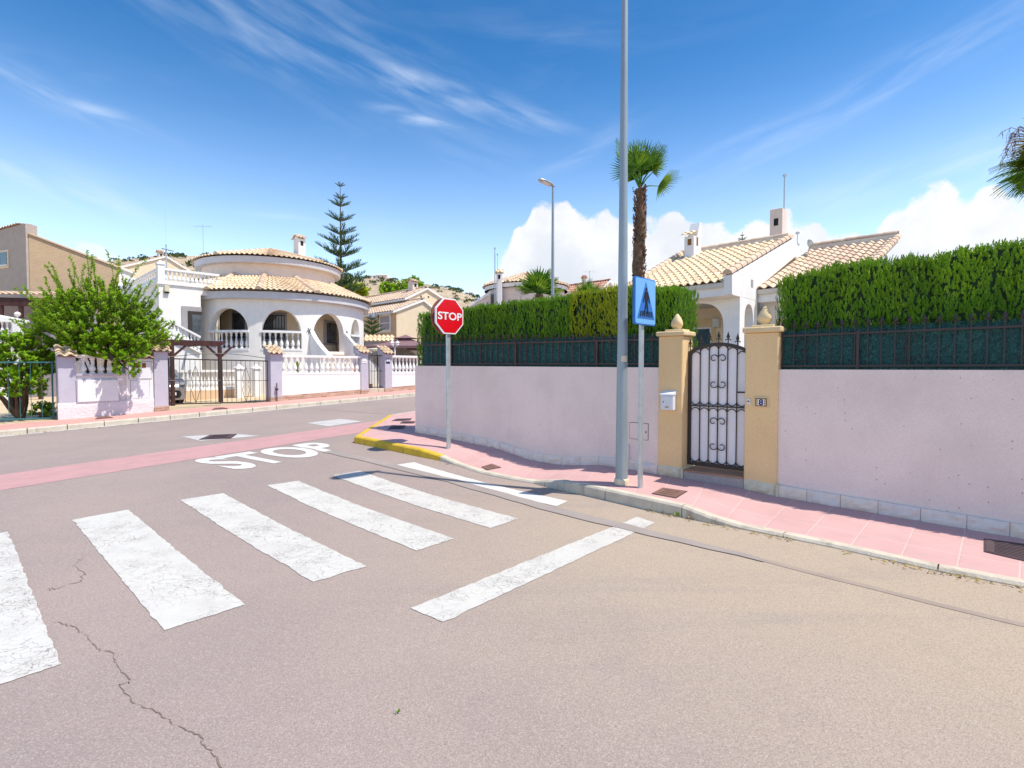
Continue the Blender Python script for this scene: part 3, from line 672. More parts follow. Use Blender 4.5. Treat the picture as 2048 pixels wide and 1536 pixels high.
def near_pavement():
    S = []
    ck = G(778, 833)
    far = [ck + UD * 30, ck + UD * 12, ck + UD * 4]
    for p in far:
        q = NW.w(0, 0, 0) + UD * (p - ck).dot(UD)
        q = NW.w(0, 0, 0) + UD * max(.1, (p - NW.w(0, 0, 0)).dot(UD)); S.append((Vector((p.x, p.y, ter(*p.xy))), .12, Vector((q.x, q.y, ter(*q.xy) + .12)), 'k'))
    aw = NW.w(0, 0, A_.z)
    S.append((ck, .05, aw, 'y'))
    for (p, h, q, m) in ST:
        g = G(*p)
        if q is None: w = aw
        else: a, z = NW.hit(*q); w = NW.w(a, 0, z)
        S.append((g, h, w, m))
    g, h, w, m = S[-1]; dd = (S[-1][0] - S[-2][0]).normalized()
    S.append((g + dd * 9, .03, w + NW.ex * 9, 'k'))
    # resample
    R = []
    for s0, s1 in zip(S, S[1:]):
        n = max(1, int((s1[0] - s0[0]).length / .3))
        for i in range(n):
            t = i / n; R.append((s0[0].lerp(s1[0], t), lerp(s0[1], s1[1], t), s0[2].lerp(s1[2], t), s0[3] if s0[3] == s1[3] or t < .99 else s1[3]))
    R.append(S[-1]); n = len(R); out = []
    for i, (g, h, w, m) in enumerate(R):
        d = R[min(i + 1, n - 1)][0] - R[max(0, i - 1)][0]; d.z = 0; d.normalize(); inn = Vector((-d.y, d.x, 0))
        if inn.dot(w - g) < 0: inn = -inn
        out.append((g, h, w, m, inn))
    # pavement surface
    mb = MB(); K = 6; cum = 0; I = []; D = []
    for i, (g, h, w, m, inn) in enumerate(out):
        if i: cum += (g - out[i - 1][0]).length
        zr = ter(g.x, g.y); p0 = g + inn * .12; p0 = Vector((p0.x, p0.y, zr + h)); row = []
        for k in range(K + 1):
            t = k / K; p = p0.lerp(w, t); row.append(mb.pt(p))
        I.append(row); D.append((cum, (w - p0).length))
    for i in range(len(I) - 1):
        for k in range(K):
            mb.idx([I[i][k], I[i + 1][k], I[i + 1][k + 1], I[i][k + 1]])
            f = len(mb.f) - 1; mb.uvs[f] = [(D[i][0], k / K * D[i][1] + .04), (D[i + 1][0], k / K * D[i + 1][1] + .04), (D[i + 1][0], (k + 1) / K * D[i + 1][1] + .04), (D[i][0], (k + 1) / K * D[i][1] + .04)]
    global PAVE; PAVE = BVHTree.FromPolygons([tuple(v) for v in mb.v], mb.f)
    struct(mb.build('pavement', 'pink_slabs', smooth=True), 'pink slab pavement along the pale wall')
    # kerb blocks
    for mk, nm, lb in (('y', 'yellow', 'yellow painted kerb around the street corner'), ('k', 'kerb', 'stone kerb edging the near pavement, dropped at the crossing')):
        mb = MB(); blk = 0
        for i in range(len(out) - 1):
            (g, h, w, m, inn), (g2, h2, w2, m2, inn2) = out[i], out[i + 1]
            if m != mk: continue
            blk += 1; gap = .012 if blk % 3 == 0 else 0; e = (g2 - g).normalized() * gap; ch = .02
            def sec(g, h, inn, off):
                z = ter(g.x, g.y); q = g + off; hh = max(h, .03)
                return [Vector((q.x, q.y, z - .05)), Vector((q.x, q.y, z + hh - ch)) + inn * .006, Vector((q.x, q.y, z + hh + .003)) + inn * (.006 + ch), Vector((q.x, q.y, z + hh + .003)) + inn * .13, Vector((q.x, q.y, z - .05)) + inn * .13]
            a = [mb.pt(p) for p in sec(g, h, inn, Vector((0, 0, 0)))]; b = [mb.pt(p) for p in sec(g2, h2, inn2, -e)]
            for k in range(4): mb.idx([a[k], b[k], b[k + 1], a[k + 1]][::-1])
            mb.idx(a); mb.idx(b[::-1])
        struct(mb.build('kerb', nm), lb)
    return out
NP = near_pavement()
# ---- far pavement / kerb / yard
FA = G(307, 824, .12); FB = G(831, 779, .12); FS = Frame(FA, FB - FA)
def far_pavement():
    K0, K1 = G(0, 873), G(831, 792); kd = (K1 - K0).normalized(); kd.z = 0
    def kp(t): p = K0 + kd * t; return Vector((p.x, p.y, ter(p.x, p.y)))
    L0, L1, n = -25, 60, 110; mb = MB(); mk = MB(); cum = 0
    inn = Vector((-kd.y, kd.x, 0)); I = []
    wl = lambda t: (lambda p: FS.w((p - FS.o).dot(FS.ex), 0, 0))(kp(t))
    for i in range(n + 1):
        t = lerp(L0, L1, i / n); g = kp(t); w = wl(t); w.z = ter(w.x, w.y) + .13; p0 = g + inn * .15; p0.z = ter(g.x, g.y) + .13
        I.append([mb.pt(p0.lerp(w, k / 4)) for k in range(5)])
        if i:
            for k in range(4):
                mb.idx([I[-2][k], I[-1][k], I[-1][k + 1], I[-2][k + 1]]); a, b = t - (L1 - L0) / n, t
                mb.uvs[len(mb.f) - 1] = [(a, k * .4), (b, k * .4), (b, k * .4 + .4), (a, k * .4 + .4)]
    struct(mb.build('pavement', 'pink_slabs_far', smooth=True), 'pink pavement in front of the round villa')
    for i in range(n):
        t0, t1 = lerp(L0, L1, i / n), lerp(L0, L1, (i + 1) / n) - .02
        a = [kp(t0), kp(t1)]; s = []
        for g in a:
            z = ter(g.x, g.y); s.append([Vector((g.x, g.y, z - .05)), Vector((g.x, g.y, z + .11)), Vector((g.x, g.y, z + .137)) + inn * .02, Vector((g.x, g.y, z + .137)) + inn * .16, Vector((g.x, g.y, z - .05)) + inn * .16])
        A = [mk.pt(p) for p in s[0]]; B = [mk.pt(p) for p in s[1]]
        for k in range(4): mk.idx([A[k], B[k], B[k + 1], A[k + 1]][::-1])
        mk.idx(A); mk.idx(B[::-1])
    struct(mk.build('kerb', 'kerb'), 'pale stone kerb along the far pavement')
    # gutter strip
    mg = MB()
    for i in range(n):
        q = []
        for t in (lerp(L0, L1, i / n), lerp(L0, L1, (i + 1) / n)):
            g = kp(t); q.append((Vector((g.x, g.y, ter(g.x, g.y) + .006)), g - inn * .22))
        for z in q: z[1].z = ter(z[1].x, z[1].y) + .006
        mg.face([q[0][1], q[1][1], q[1][0], q[0][0]])
    struct(mg.build('gutter', 'old_paint'), 'pale cement gutter under the far kerb')
    mb = MB(); n1, n2 = 60, 24
    def f(i, j):
        p = FS.w(lerp(-25, 55, i / n1), lerp(0, 30, j / n2), 0); p.z = ter(p.x, p.y) + .125; return p
    mb.grid(f, n1, n2, lambda i, j: (i * 80 / 60, j * 30 / 24)); struct(mb.build('yard_paving', 'yard_paving', smooth=True), 'sand coloured paving of the yards behind the far walls')
    mb = MB(); mb.face([NW.w(-0.0, .2, .25) , NW.w(16, .2, .25), NW.w(16, 30, .25), NW.w(-0.0, 30, .25)][::1]); struct(mb.build('garden_ground', 'soil'), 'garden ground behind the pale wall')
far_pavement()
# drain covers and manholes
def cover(q, mat, label, dz=.12, name='manhole_cover', cat='manhole cover', ribs=3, group=None, zs=None):
    W = [(GP(*p, dz) + Vector((0, 0, .002)) if dz > .02 else G(*p, dz)) for p in q]; c = sum(W, Vector()) / 4; t = thing(name, label, cat, tuple(c), group)
    mb = MB(); up = Vector((0, 0, .008)); mb.hexa([p - up for p in W], [p + up * .6 for p in W]); mb.build('frame', 'dark_cover' if mat == 'rusty_cover' else mat, t)
    W2 = [c + (p - c) * .93 for p in W]; mb = MB(); mb.hexa(W2, [p + up for p in W2])
    mb.build('plate', mat, t); mb = MB()
    for k in range(ribs):
        s = (k + 1) / (ribs + 1); a, b = W2[3].lerp(W2[0], s), W2[2].lerp(W2[1], s); a, b = a.lerp(b, .18), a.lerp(b, .82); d = (W2[0] - W2[3]).normalized() * .012
        mb.hexa([a - d + up, b - d + up, b + d + up, a + d + up], [a - d + up * 1.6, b - d + up * 1.6, b + d + up * 1.6, a + d + up * 1.6])
    mb.build('rib', mat, t); return t
cover([(1303, 988), (1352, 997), (1375, 983), (1326, 976)], 'rusty_cover', 'rusty square cover in the pavement below the gate pillar', .135)
cover([(963, 934), (974, 941), (1002, 935), (984, 928)], 'rusty_cover', 'small rusty cover on the pavement between stop sign and lamp post', .05, ribs=2)
cover([(1968, 1104), (2080, 1130), (2080, 1093), (1968, 1078)], 'dark_cover', 'ribbed drain grate on the pavement at the right edge', .045, 'drain_grate', 'drain grate', 9)
cover([(776, 859), (808, 858), (811, 851), (782, 852)], 'dark_cover', 'dark drain cover nearest the yellow kerb corner', .125, 'drain_cover', 'drain cover')
cover([(800, 847), (828, 847), (831, 843), (804, 843)], 'dark_cover', 'middle dark drain cover beside the wall end', .125, 'drain_cover', 'drain cover')
cover([(783, 842), (820, 841), (824, 837), (792, 838)], 'dark_cover', 'farthest dark drain cover on the shaded corner', .125, 'drain_cover', 'drain cover')
cover([(190, 838), (226, 835), (214, 832), (196, 834)], 'rusty_cover', 'brown cover in the far pavement below the meter wall', .14, ribs=1)
cover([(424, 819), (456, 817), (446, 815), (430, 816)], 'rusty_cover', 'brown cover in the far pavement before the driveway gate', .14, ribs=1)
cover([(398, 879), (462, 876), (474, 868), (420, 870)], 'dark_cover', 'dark cast iron drain grating in the far street', .012, 'street_drain', 'street drain', 9)
# ================================================================== NEAR WALL
a1317, a1366, a1377, a1491, a1557 = NW.X(1318), NW.X(1366), NW.X(1377), NW.X(1491), NW.X(1557)
aR = NW.X(2048) + 7
WB = [(831, 864), (880, 873), (930, 883), (960, 889), (988, 894), (1018, 904), (1050, 916), (1110, 928), (1146, 930), (1207, 929), (1317, 948), (1400, 961), (1470, 972), (1551, 991), (1720, 1020), (1900, 1051), (2048, 1077)]
WBZ = [NW.hit(*p) for p in WB]
def zbase(a):
    if a <= WBZ[0][0]: return WBZ[0][1]
    for (a0, z0), (a1, z1) in zip(WBZ, WBZ[1:]):
        if a <= a1: return lerp(z0, z1, (a - a0) / (a1 - a0))
    return WBZ[-1][1]
ZL0, ZL1, ZR0 = NW.Z(840, 731.5), NW.Z(1315, 735), NW.Z(1560, 739)
print('wall z', ZL0, ZL1, ZR0, 'WBZ', [(round(a, 2), round(z, 3)) for a, z in WBZ])
def stones(parent, a0, a1, h, th=.035, mat='split_stone'):
    mb = MB(); a = a0
    while a < a1 - .02:
        b = min(a1, a + .34 * random.uniform(.9, 1.1));
        if a1 - b < .1: b = a1
        nx, nz = 10, 5; sd = random.random() * 100; r = random.random()
        za, zb_ = zbase(a), zbase(b); I = []
        for i in range(nx + 1):
            row = []
            for j in range(nz + 1):
                s, t = i / nx, j / nz; x = lerp(a + .002, b - .002, s); z = lerp(za, zb_, s) - .03 + (h + .03) * t
                e = min(s, 1 - s) * 6; e2 = min(t, 1 - t) * 4; k = min(1, e, e2)
                nn = mnoise.noise(Vector((x * 9, z * 14, sd))) * .5 + mnoise.noise(Vector((x * 22, z * 30, sd))) * .25
                row.append(mb.pt(NW.w(x, -th * (.30 + .70 * k) - .055 * nn * k - .004, z)))
            I.append(row)
        for i in range(nx):
            for j in range(nz): mb.idx([I[i][j], I[i + 1][j], I[i + 1][j + 1], I[i][j + 1]], r)
        for j, fl in ((0, 0), (nz, 1)):
            for i in range(nx):
                p, q = mb.v[I[i][j]], mb.v[I[i + 1][j]]; q4 = [p, q, q + NW.ey * .1, p + NW.ey * .1]; mb.face(q4, r)
        for i in (0, nx):
            for j in range(nz):
                p, q = mb.v[I[i][j]], mb.v[I[i][j + 1]]; mb.face([p, q, q + NW.ey * .1, p + NW.ey * .1], r)
        a = b
    return mb.build('plinth', mat, parent)
def wall_left():
    t = thing('boundary_wall', 'long pale pink rendered wall left of the gate, under the hedge', 'garden wall', tuple(NW.w(a1317 / 2, .1, 0)))
    mb = MB(); poly = [NW.w(0, 0, -.3), NW.w(a1317, 0, -.3), NW.w(a1317, 0, ZL1), NW.w(0, 0, ZL0)]
    mb.prism(poly, NW.ey * .22)
    # return wall along the far street
    q = NW.w(0, .0, 0); mb.build('wall', 'wall_render_left', t)
    mb = MB(); p0 = NW.w(.0, .225, 0); p1 = p0 + UD * 22
    mb.hexa([Vector((p0.x, p0.y, -.3)), Vector((p1.x, p1.y, -.3)), Vector((p1.x, p1.y, -.3)) + VD * .2, Vector((p0.x, p0.y, -.3)) + VD * .2][::1], [Vector((p0.x, p0.y, ZL0)), Vector((p1.x, p1.y, ZL0 + .9)), Vector((p1.x, p1.y, ZL0 + .9)) + VD * .2, Vector((p0.x, p0.y, ZL0)) + VD * .2])
    mb.build('return_wall', 'wall_render_left', t)
    stones(t, 0, a1317, .135)
    (x0, z1), (x1, z0) = NW.hit(1260, 845), NW.hit(1296, 880)
    mb = MB(NW.M); mb.box(x0 - .006, x1 + .006, -.004, .01, z0 - .006, z1 + .006); h = mb.build('hatch', 'dark', t)
    mb = MB(NW.M); mb.box(x0, x1, -.009, 0, z0, z1); mb.build('hatch_door', 'wall_render_left', h)
    mb = MB(NW.M); mb.box(x1 - .035, x1 - .022, -.013, 0, (z0 + z1) / 2 - .02, (z0 + z1) / 2 + .01); mb.build('latch', 'black', h)
    (x0, z1), (x1, z0) = NW.hit(1252, 888), NW.hit(1259, 918)
    mb = MB(NW.M); mb.bbox(x0 - .06, x1, -.05, 0, z0, z1, .008); mb.build('junction_box', 'white_metal', t)
    t = thing('boundary_wall', 'pale pink speckled rendered wall right of the gate, running out of the picture', 'garden wall', tuple(NW.w(a1557 + 3, .1, 0)))
    mb = MB(); mb.prism([NW.w(a1557, 0.02, -.3), NW.w(aR, 0.02, -.3), NW.w(aR, 0.02, ZR0), NW.w(a1557, 0.02, ZR0)], NW.ey * .22); mb.build('wall', 'wall_render', t)
    stones(t, a1557 + .003, aR, .135)
wall_left()
def pillar(a0, a1, capy0, capy1, label, fin, depth=.34):
    pc = (a0 + a1) / 2; t = thing('gate_pillar', label, 'gate pillar', tuple(NW.w(pc, .15, zbase(pc))), 'ochre gate pillars')
    zt = NW.Z((1340 if a0 < 6.5 and capy0 == 672 else 1523), capy0); z2 = NW.Z(1340 if capy0 == 672 else 1523, capy1)
    mb = MB(NW.M); mb.bbox(a0, a1, -.02, depth, -.2, zt, .012); mb.build('shaft', 'ochre_render', t)
    mb = MB(NW.M); mb.bbox(a0 - .03, a1 + .035, -.055, depth + .03, zt, z2, .012); cp_ = mb.build('cap', 'ochre_cap', t)
    s = stones(t, a0 + .002, a1 - .002, .14, .05, 'cream_stone')
    # stone on the sides
    zb_ = zbase(pc); mb = MB(NW.M); mb.box(a1 - .001, a1 + .03, -.045, depth, -.1, zb_ + .13); mb.build('side_plinth', 'cream_stone', t)
    fx, ft, fb = fin; x, _ = NW.hit(fx, (ft + fb) / 2, .12); h = NW.Z(fx, ft, .12) - z2
    mb = MB()
    R = h * .31; prof = [(1.35, 0), (1.3, .05), (.75, .10), (.62, .17), (.80, .24), (1.0, .34), (1.04, .46), (.94, .58), (.72, .72), (.44, .86), (.18, .97), (.0, 1.0)]
    n = 16; rings = []
    for r, z in prof:
        ring = []
        for k in range(n):
            an = 2 * PI * k / n; lob = 1 + (.07 * math.cos(3 * an + z * 4) if .2 < z < .95 else 0)
            if z < .08: lob = .95 * (1.0 / max(abs(math.cos(an + .785)), abs(math.sin(an + .785)))) ** .6
            ring.append(mb.pt(NW.w(x, .15, z2) + Vector((r * R * lob * math.cos(an - .76), r * R * lob * math.sin(an - .76), z * h))))
        rings.append(ring)
    for A, B in zip(rings, rings[1:]):
        for k in range(n): mb.idx([A[k], A[(k + 1) % n], B[(k + 1) % n], B[k]])
    mb.build('finial', 'ochre_cap', t, smooth=True, auto=50)
    mb = MB(NW.M); mb.bbox(x - .13, x + .13, .03, .28, z2 - .001, z2 + .03, .006); mb.build('finial_base', 'ochre_cap', t)
    return t
pillar(a1317, a1366, 672, 663, 'ochre gate pillar with the white letterbox, left of the gate', (1353, 627, 663))
pillar(a1491, a1557, 665, 654, 'ochre gate pillar with the house number 8, right of the gate', (1529, 612, 654))
# ---- garden gate
def gate():
    lo, hi = 0, .6
    for _ in range(40):
        m = (lo + hi) / 2
        if NW.X(1377, m) < a1366: hi = m
        else: lo = m
    # moving deeper at constant a shifts the pixel; find depth where a1366 shows at 1377
    best = min((abs(NW.X(1376, d / 200) - a1366), d / 200) for d in range(0, 80)); dep = best[1]; print('gate depth', dep)
    x0, x1 = a1366 + .004, a1491 - .004
    zs = NW.Z(1380, 704, dep); zs2 = NW.Z(1490, 700, dep); za = NW.Z(1435, 685, dep); z0 = (NW.Z(1378, 931, dep) + NW.Z(1488, 940, dep)) / 2; zm = NW.Z(1400, 811, dep); zs = (zs + zs2) / 2
    t = thing('garden_gate', 'arched brown iron garden gate with white panels between ochre pillars', 'gate', tuple(NW.w((x0 + x1) / 2, dep, z0)))
    w = x1 - x0; R = ((w / 2) ** 2 + (za - zs) ** 2) / (2 * (za - zs)); cx = (x0 + x1) / 2
    top = lambda x: za - R + math.sqrt(max(0, R * R - (x - cx) ** 2))
    mb = MB(NW.M); fw = .045
    mb.box(x0, x0 + fw, dep, dep + .04, z0, top(x0)); mb.box(x1 - fw * .7, x1, dep, dep + .04, z0, top(x1)); mb.box(x0 + fw, x1 - fw * .7, dep, dep + .04, z0, z0 + .05)
    N = 20
    for i in range(N):
        xa, xb = lerp(x0, x1, i / N), lerp(x0, x1, (i + 1) / N); mb.hexa([(xa, dep - .004, top(xa) - .045), (xb, dep - .004, top(xb) - .045), (xb, dep + .044, top(xb) - .045), (xa, dep + .044, top(xa) - .045)], [(xa, dep - .004, top(xa)), (xb, dep - .004, top(xb)), (xb, dep + .044, top(xb)), (xa, dep + .044, top(xa))])
    mb.build('frame', 'iron', t)
    xi0, xi1 = x0 + fw, x1 - fw * .7; nb = 6; xs = [lerp(xi0, xi1, i / nb) for i in range(nb + 1)]
    for i in range(1, nb):
        mb = MB(NW.M); mb.tube([(xs[i], dep + .005, z0 + .04), (xs[i], dep + .005, top(xs[i]) - .02)], .0075, 6); mb.build('bar', 'iron', t)
    mb = MB(NW.M); mb.box(xi0, xi1, dep - .002, dep + .014, zm - .012, zm + .004); mb.build('cross_bar', 'iron', t)
    r = (xs[1] - xs[0]) / 2
    for i in range(nb):
        c = (xs[i] + xs[i + 1]) / 2
        for (zc, sg) in ((min(top(xs[i]), top(xs[i + 1])) - .055 - r * .6, 1), (zm + .012 + r, -1), (zm - .03 - r, 1), (z0 + .055 + r, -1)):
            mb = MB(NW.M); mb.tube([(c + r * math.cos(PI * k / 10), dep + .003, zc + sg * r * math.sin(PI * k / 10)) for k in range(11)], .0065, 5); mb.build('hoop', 'iron', t)
    for (zlo, zhi) in ((zm, min(za, 9)), (z0, zm)):
        zc = zlo + (zhi - zlo) * .55; hh = (zhi - zlo) * .20
        for sg in (-1, 1):
            xr = xs[3]; r_ = (xs[1] - xs[0]) * .46; pts = []
            for e in (1, -1):
                q = []
                for k in range(0, 24):
                    th = -PI * .0 + k / 23 * PI * 1.75; rr = r_ * (1 - .62 * (k / 23) ** 1.3)
                    q.append((xr + sg * (r_ - rr * math.cos(th)) * 1.0, dep - .004, zc + e * (hh + rr * math.sin(th))))
                pts = (q[::-1] if e == 1 else []) + pts + (q if e == -1 else [])
            mb = MB(NW.M); mb.tube(pts, .0065, 5); mb.build('scroll', 'iron', t)
    poly = [(xi0, dep + .022, z0 + .04)] + [(xi1, dep + .022, z0 + .04)] + [(lerp(xi1, xi0, i / 14), dep + .022, top(lerp(xi1, xi0, i / 14)) - .03) for i in range(15)]
    mb = MB(NW.M); mb.prism(poly, (0, .008, 0)); mb.build('panel', 'gate_panel', t)
    for i in range(nb + 1):
        mb = MB(NW.M); spear(mb, xs[i] if 0 < i < nb else (x0 + .02 if i == 0 else x1 - .015), dep + .015, top(xs[i]) - .01, .17, 1.25); mb.build('spearhead', 'iron', t)
    mb = MB(NW.M); zh = NW.Z(1480, 784, dep); mb.tube([(x1 - .02, dep - .02, zh), (x1 - .02, dep - .045, zh), (x1 - .05, dep - .05, zh), (x1 - .14, dep - .05, zh - .002)], .011, 8); mb.build('handle', 'iron', t)
    # step
    zt = NW.Z(1425, 946, 0); t2 = thing('doorstep', 'granite step with terracotta tread under the garden gate', 'step', tuple(NW.w(cx, .1, 0)))
    mb = MB(NW.M); mb.bbox(a1366 + .032, a1491, -.03, .6, -.2, zt - .02, .008); mb.build('riser', 'granite', t2)
    mb = MB(NW.M); mb.bbox(a1366 + .032, a1491, -.04, .62, zt - .02, zt, .005); mb.build('tread', 'terracotta', t2)
def spear(mb, x, y, z, h, k=1.):
    q = MB(); M0 = mb.M
    mb.tube([(x, y, z), (x, y, z + h * .35)], .006 * k, 6)
    pr = [(0, .35), (.011, .38), (.006, .42), (.017, .55), (.010, .72), (0.0, 1.0)]
    n = 6; rings = [[mb.pt((x + r * k * 1.15 * math.cos(2 * PI * i / n), y + r * k * .6 * math.sin(2 * PI * i / n), z + h * t)) for i in range(n)] for r, t in pr]
    for A, B in zip(rings, rings[1:]):
        for i in range(n): mb.idx([A[i], A[(i + 1) % n], B[(i + 1) % n], B[i]])
    for s in (-1, 1):
        mb.tube([(x + s * .004, y, z + h * .34), (x + s * .018 * k, y, z + h * .38), (x + s * .028 * k, y, z + h * .30), (x + s * .026 * k, y, z + h * .22)], [.006 * k, .006 * k, .005 * k, .002], 5)
gate()
# ---- railings with green screening
def railing(a0, a1, pxr, label, sp, mat, scroll=()):
    (pl, rl, bl, tl), (pr, rr, br, tr) = pxr    # pixel x, rail y, bottom rail y, tip y at both ends
    f = lambda k, a: lerp(NW.Z(pl, (rl, bl, tl)[k], .1), NW.Z(pr, (rr, br, tr)[k], .1), (a - NW.X(pl, .1)) / (NW.X(pr, .1) - NW.X(pl, .1)))
    t = thing('railing', label, 'railing', tuple(NW.w((a0 + a1) / 2, .1, ZL1))); y = .10
    for nm, k in (('top_rail', 0), ('bottom_rail', 1)):
        mb = MB(NW.M); mb.hexa([(a0, y - .012, f(k, a0) - .014), (a1, y - .012, f(k, a1) - .014), (a1, y + .012, f(k, a1) - .014), (a0, y + .012, f(k, a0) - .014)], [(a0, y - .012, f(k, a0) + .01), (a1, y - .012, f(k, a1) + .01), (a1, y + .012, f(k, a1) + .01), (a0, y + .012, f(k, a0) + .01)]); mb.build(nm, mat, t)
    n = int((a1 - a0) / sp); sp = (a1 - a0) / n
    base = MB(); spear(base, 0, 0, 0, .14); sm = base.build('tmp', mat); me = sm.data; bpy.data.objects.remove(sm)
    for i in range(n + 1):
        a = a0 + .01 + i * sp * .997; zt, zb_, zr = f(2, a), f(1, a), f(0, a)
        mb = MB(NW.M); mb.box(a - .006, a + .006, y - .007, y + .006, zb_, zt - .12); spear(mb, a, y, zt - .13, .13, 1.15); mb.build('bar', mat, t)
    for i in range(0, n, 12):
        a = a0 + .04 + (i + 6) * sp
        if a > a1: break
        mb = MB(NW.M); mb.box(a - .015, a + .015, y - .02, y + .02, ZR0 - .02, f(0, a) + .02); mb.build('post', mat, t)
    for a in scroll:
        mb = MB(NW.M); zb_, zr = f(1, a), f(0, a); zc = (zb_ + zr) / 2; r = sp * .42
        for s in (-1, 1):
            for e in (1, -1): mb.tube([(a + s * (r - r * (1 - .5 * k / 14) * math.cos(k / 14 * PI * 1.5)) , y - .008, zc + e * ((zr - zb_) * .26 + r * (1 - .5 * k / 14) * math.sin(k / 14 * PI * 1.5))) for k in range(15)], .005, 5)
            mb.tube([(a + s * .008, y - .008, zc - (zr - zb_) * .26), (a + s * .008, y - .008, zc + (zr - zb_) * .26)], .005, 5)
        mb.tube([(a - r, y - .008, zc), (a + r, y - .008, zc)], .004, 4); mb.build('scroll', mat, t)

    # screening: rough sheet with ragged top
    mb = MB(NW.M); N = int((a1 - a0) / .03)
    def g(i, j):
        a = lerp(a0, a1, i / N); zt = f(0, a) + .045 + .012 * math.sin(i * 2.3) * math.sin(i * .7); zb_ = ZR0 + .002 if a > a1366 else lerp(ZL0, ZL1, a / a1317) + .004
        return (a, y + .03 + .008 * mnoise.noise(Vector((a * 14, j * .9, 3))), lerp(zb_, zt, j / 10))
    mb.grid(g, N, 10); sc = mb.build('screening', 'screen', t, smooth=True)
    k = int((a1 - a0) * 9000 * .42); A = np.random.uniform(a0, a1, k); zz = np.random.rand(k)
    cen = np.array([NW.w(a, y + .022 + .006 * random.random(), lerp(ZR0 + .01, f(0, a) + .06, z)) for a, z in zip(A, zz)])
    dr = np.random.randn(k, 3) * .5 + np.array(NW.ex) * np.random.choice([-1, 1], k)[:, None] * .7 + np.array([0, 0, .9]); nn = np.tile(-np.array(NW.ey), (k, 1)) + np.random.randn(k, 3) * .4
    leaf_mesh('screening_leaves', cen, dr, nn, .035, .006, 'screen_leaf', t)
m_ = pm('green_plastic_leaf', (.035, .15, .15), (.015, .07, .075), 30, rough=.5); M['screen_leaf'] = m_
railing(NW.X(846, .1), a1317 - .01, ((903, 689, 727.5, 668), (1235, 680.5, 727.5, 664)), 'brown iron railing with green screening on the wall left of the gate', .135, 'rust_iron', [NW.X(1255, .1), NW.X(960, .1)])
railing(a1557 + .01, aR, ((1565, 672, 732, 642), (2040, 652, 730, 618)), 'dark iron railing with green screening on the wall right of the gate', .125, 'iron', [NW.X(1608, .1), NW.X(1813, .1)])
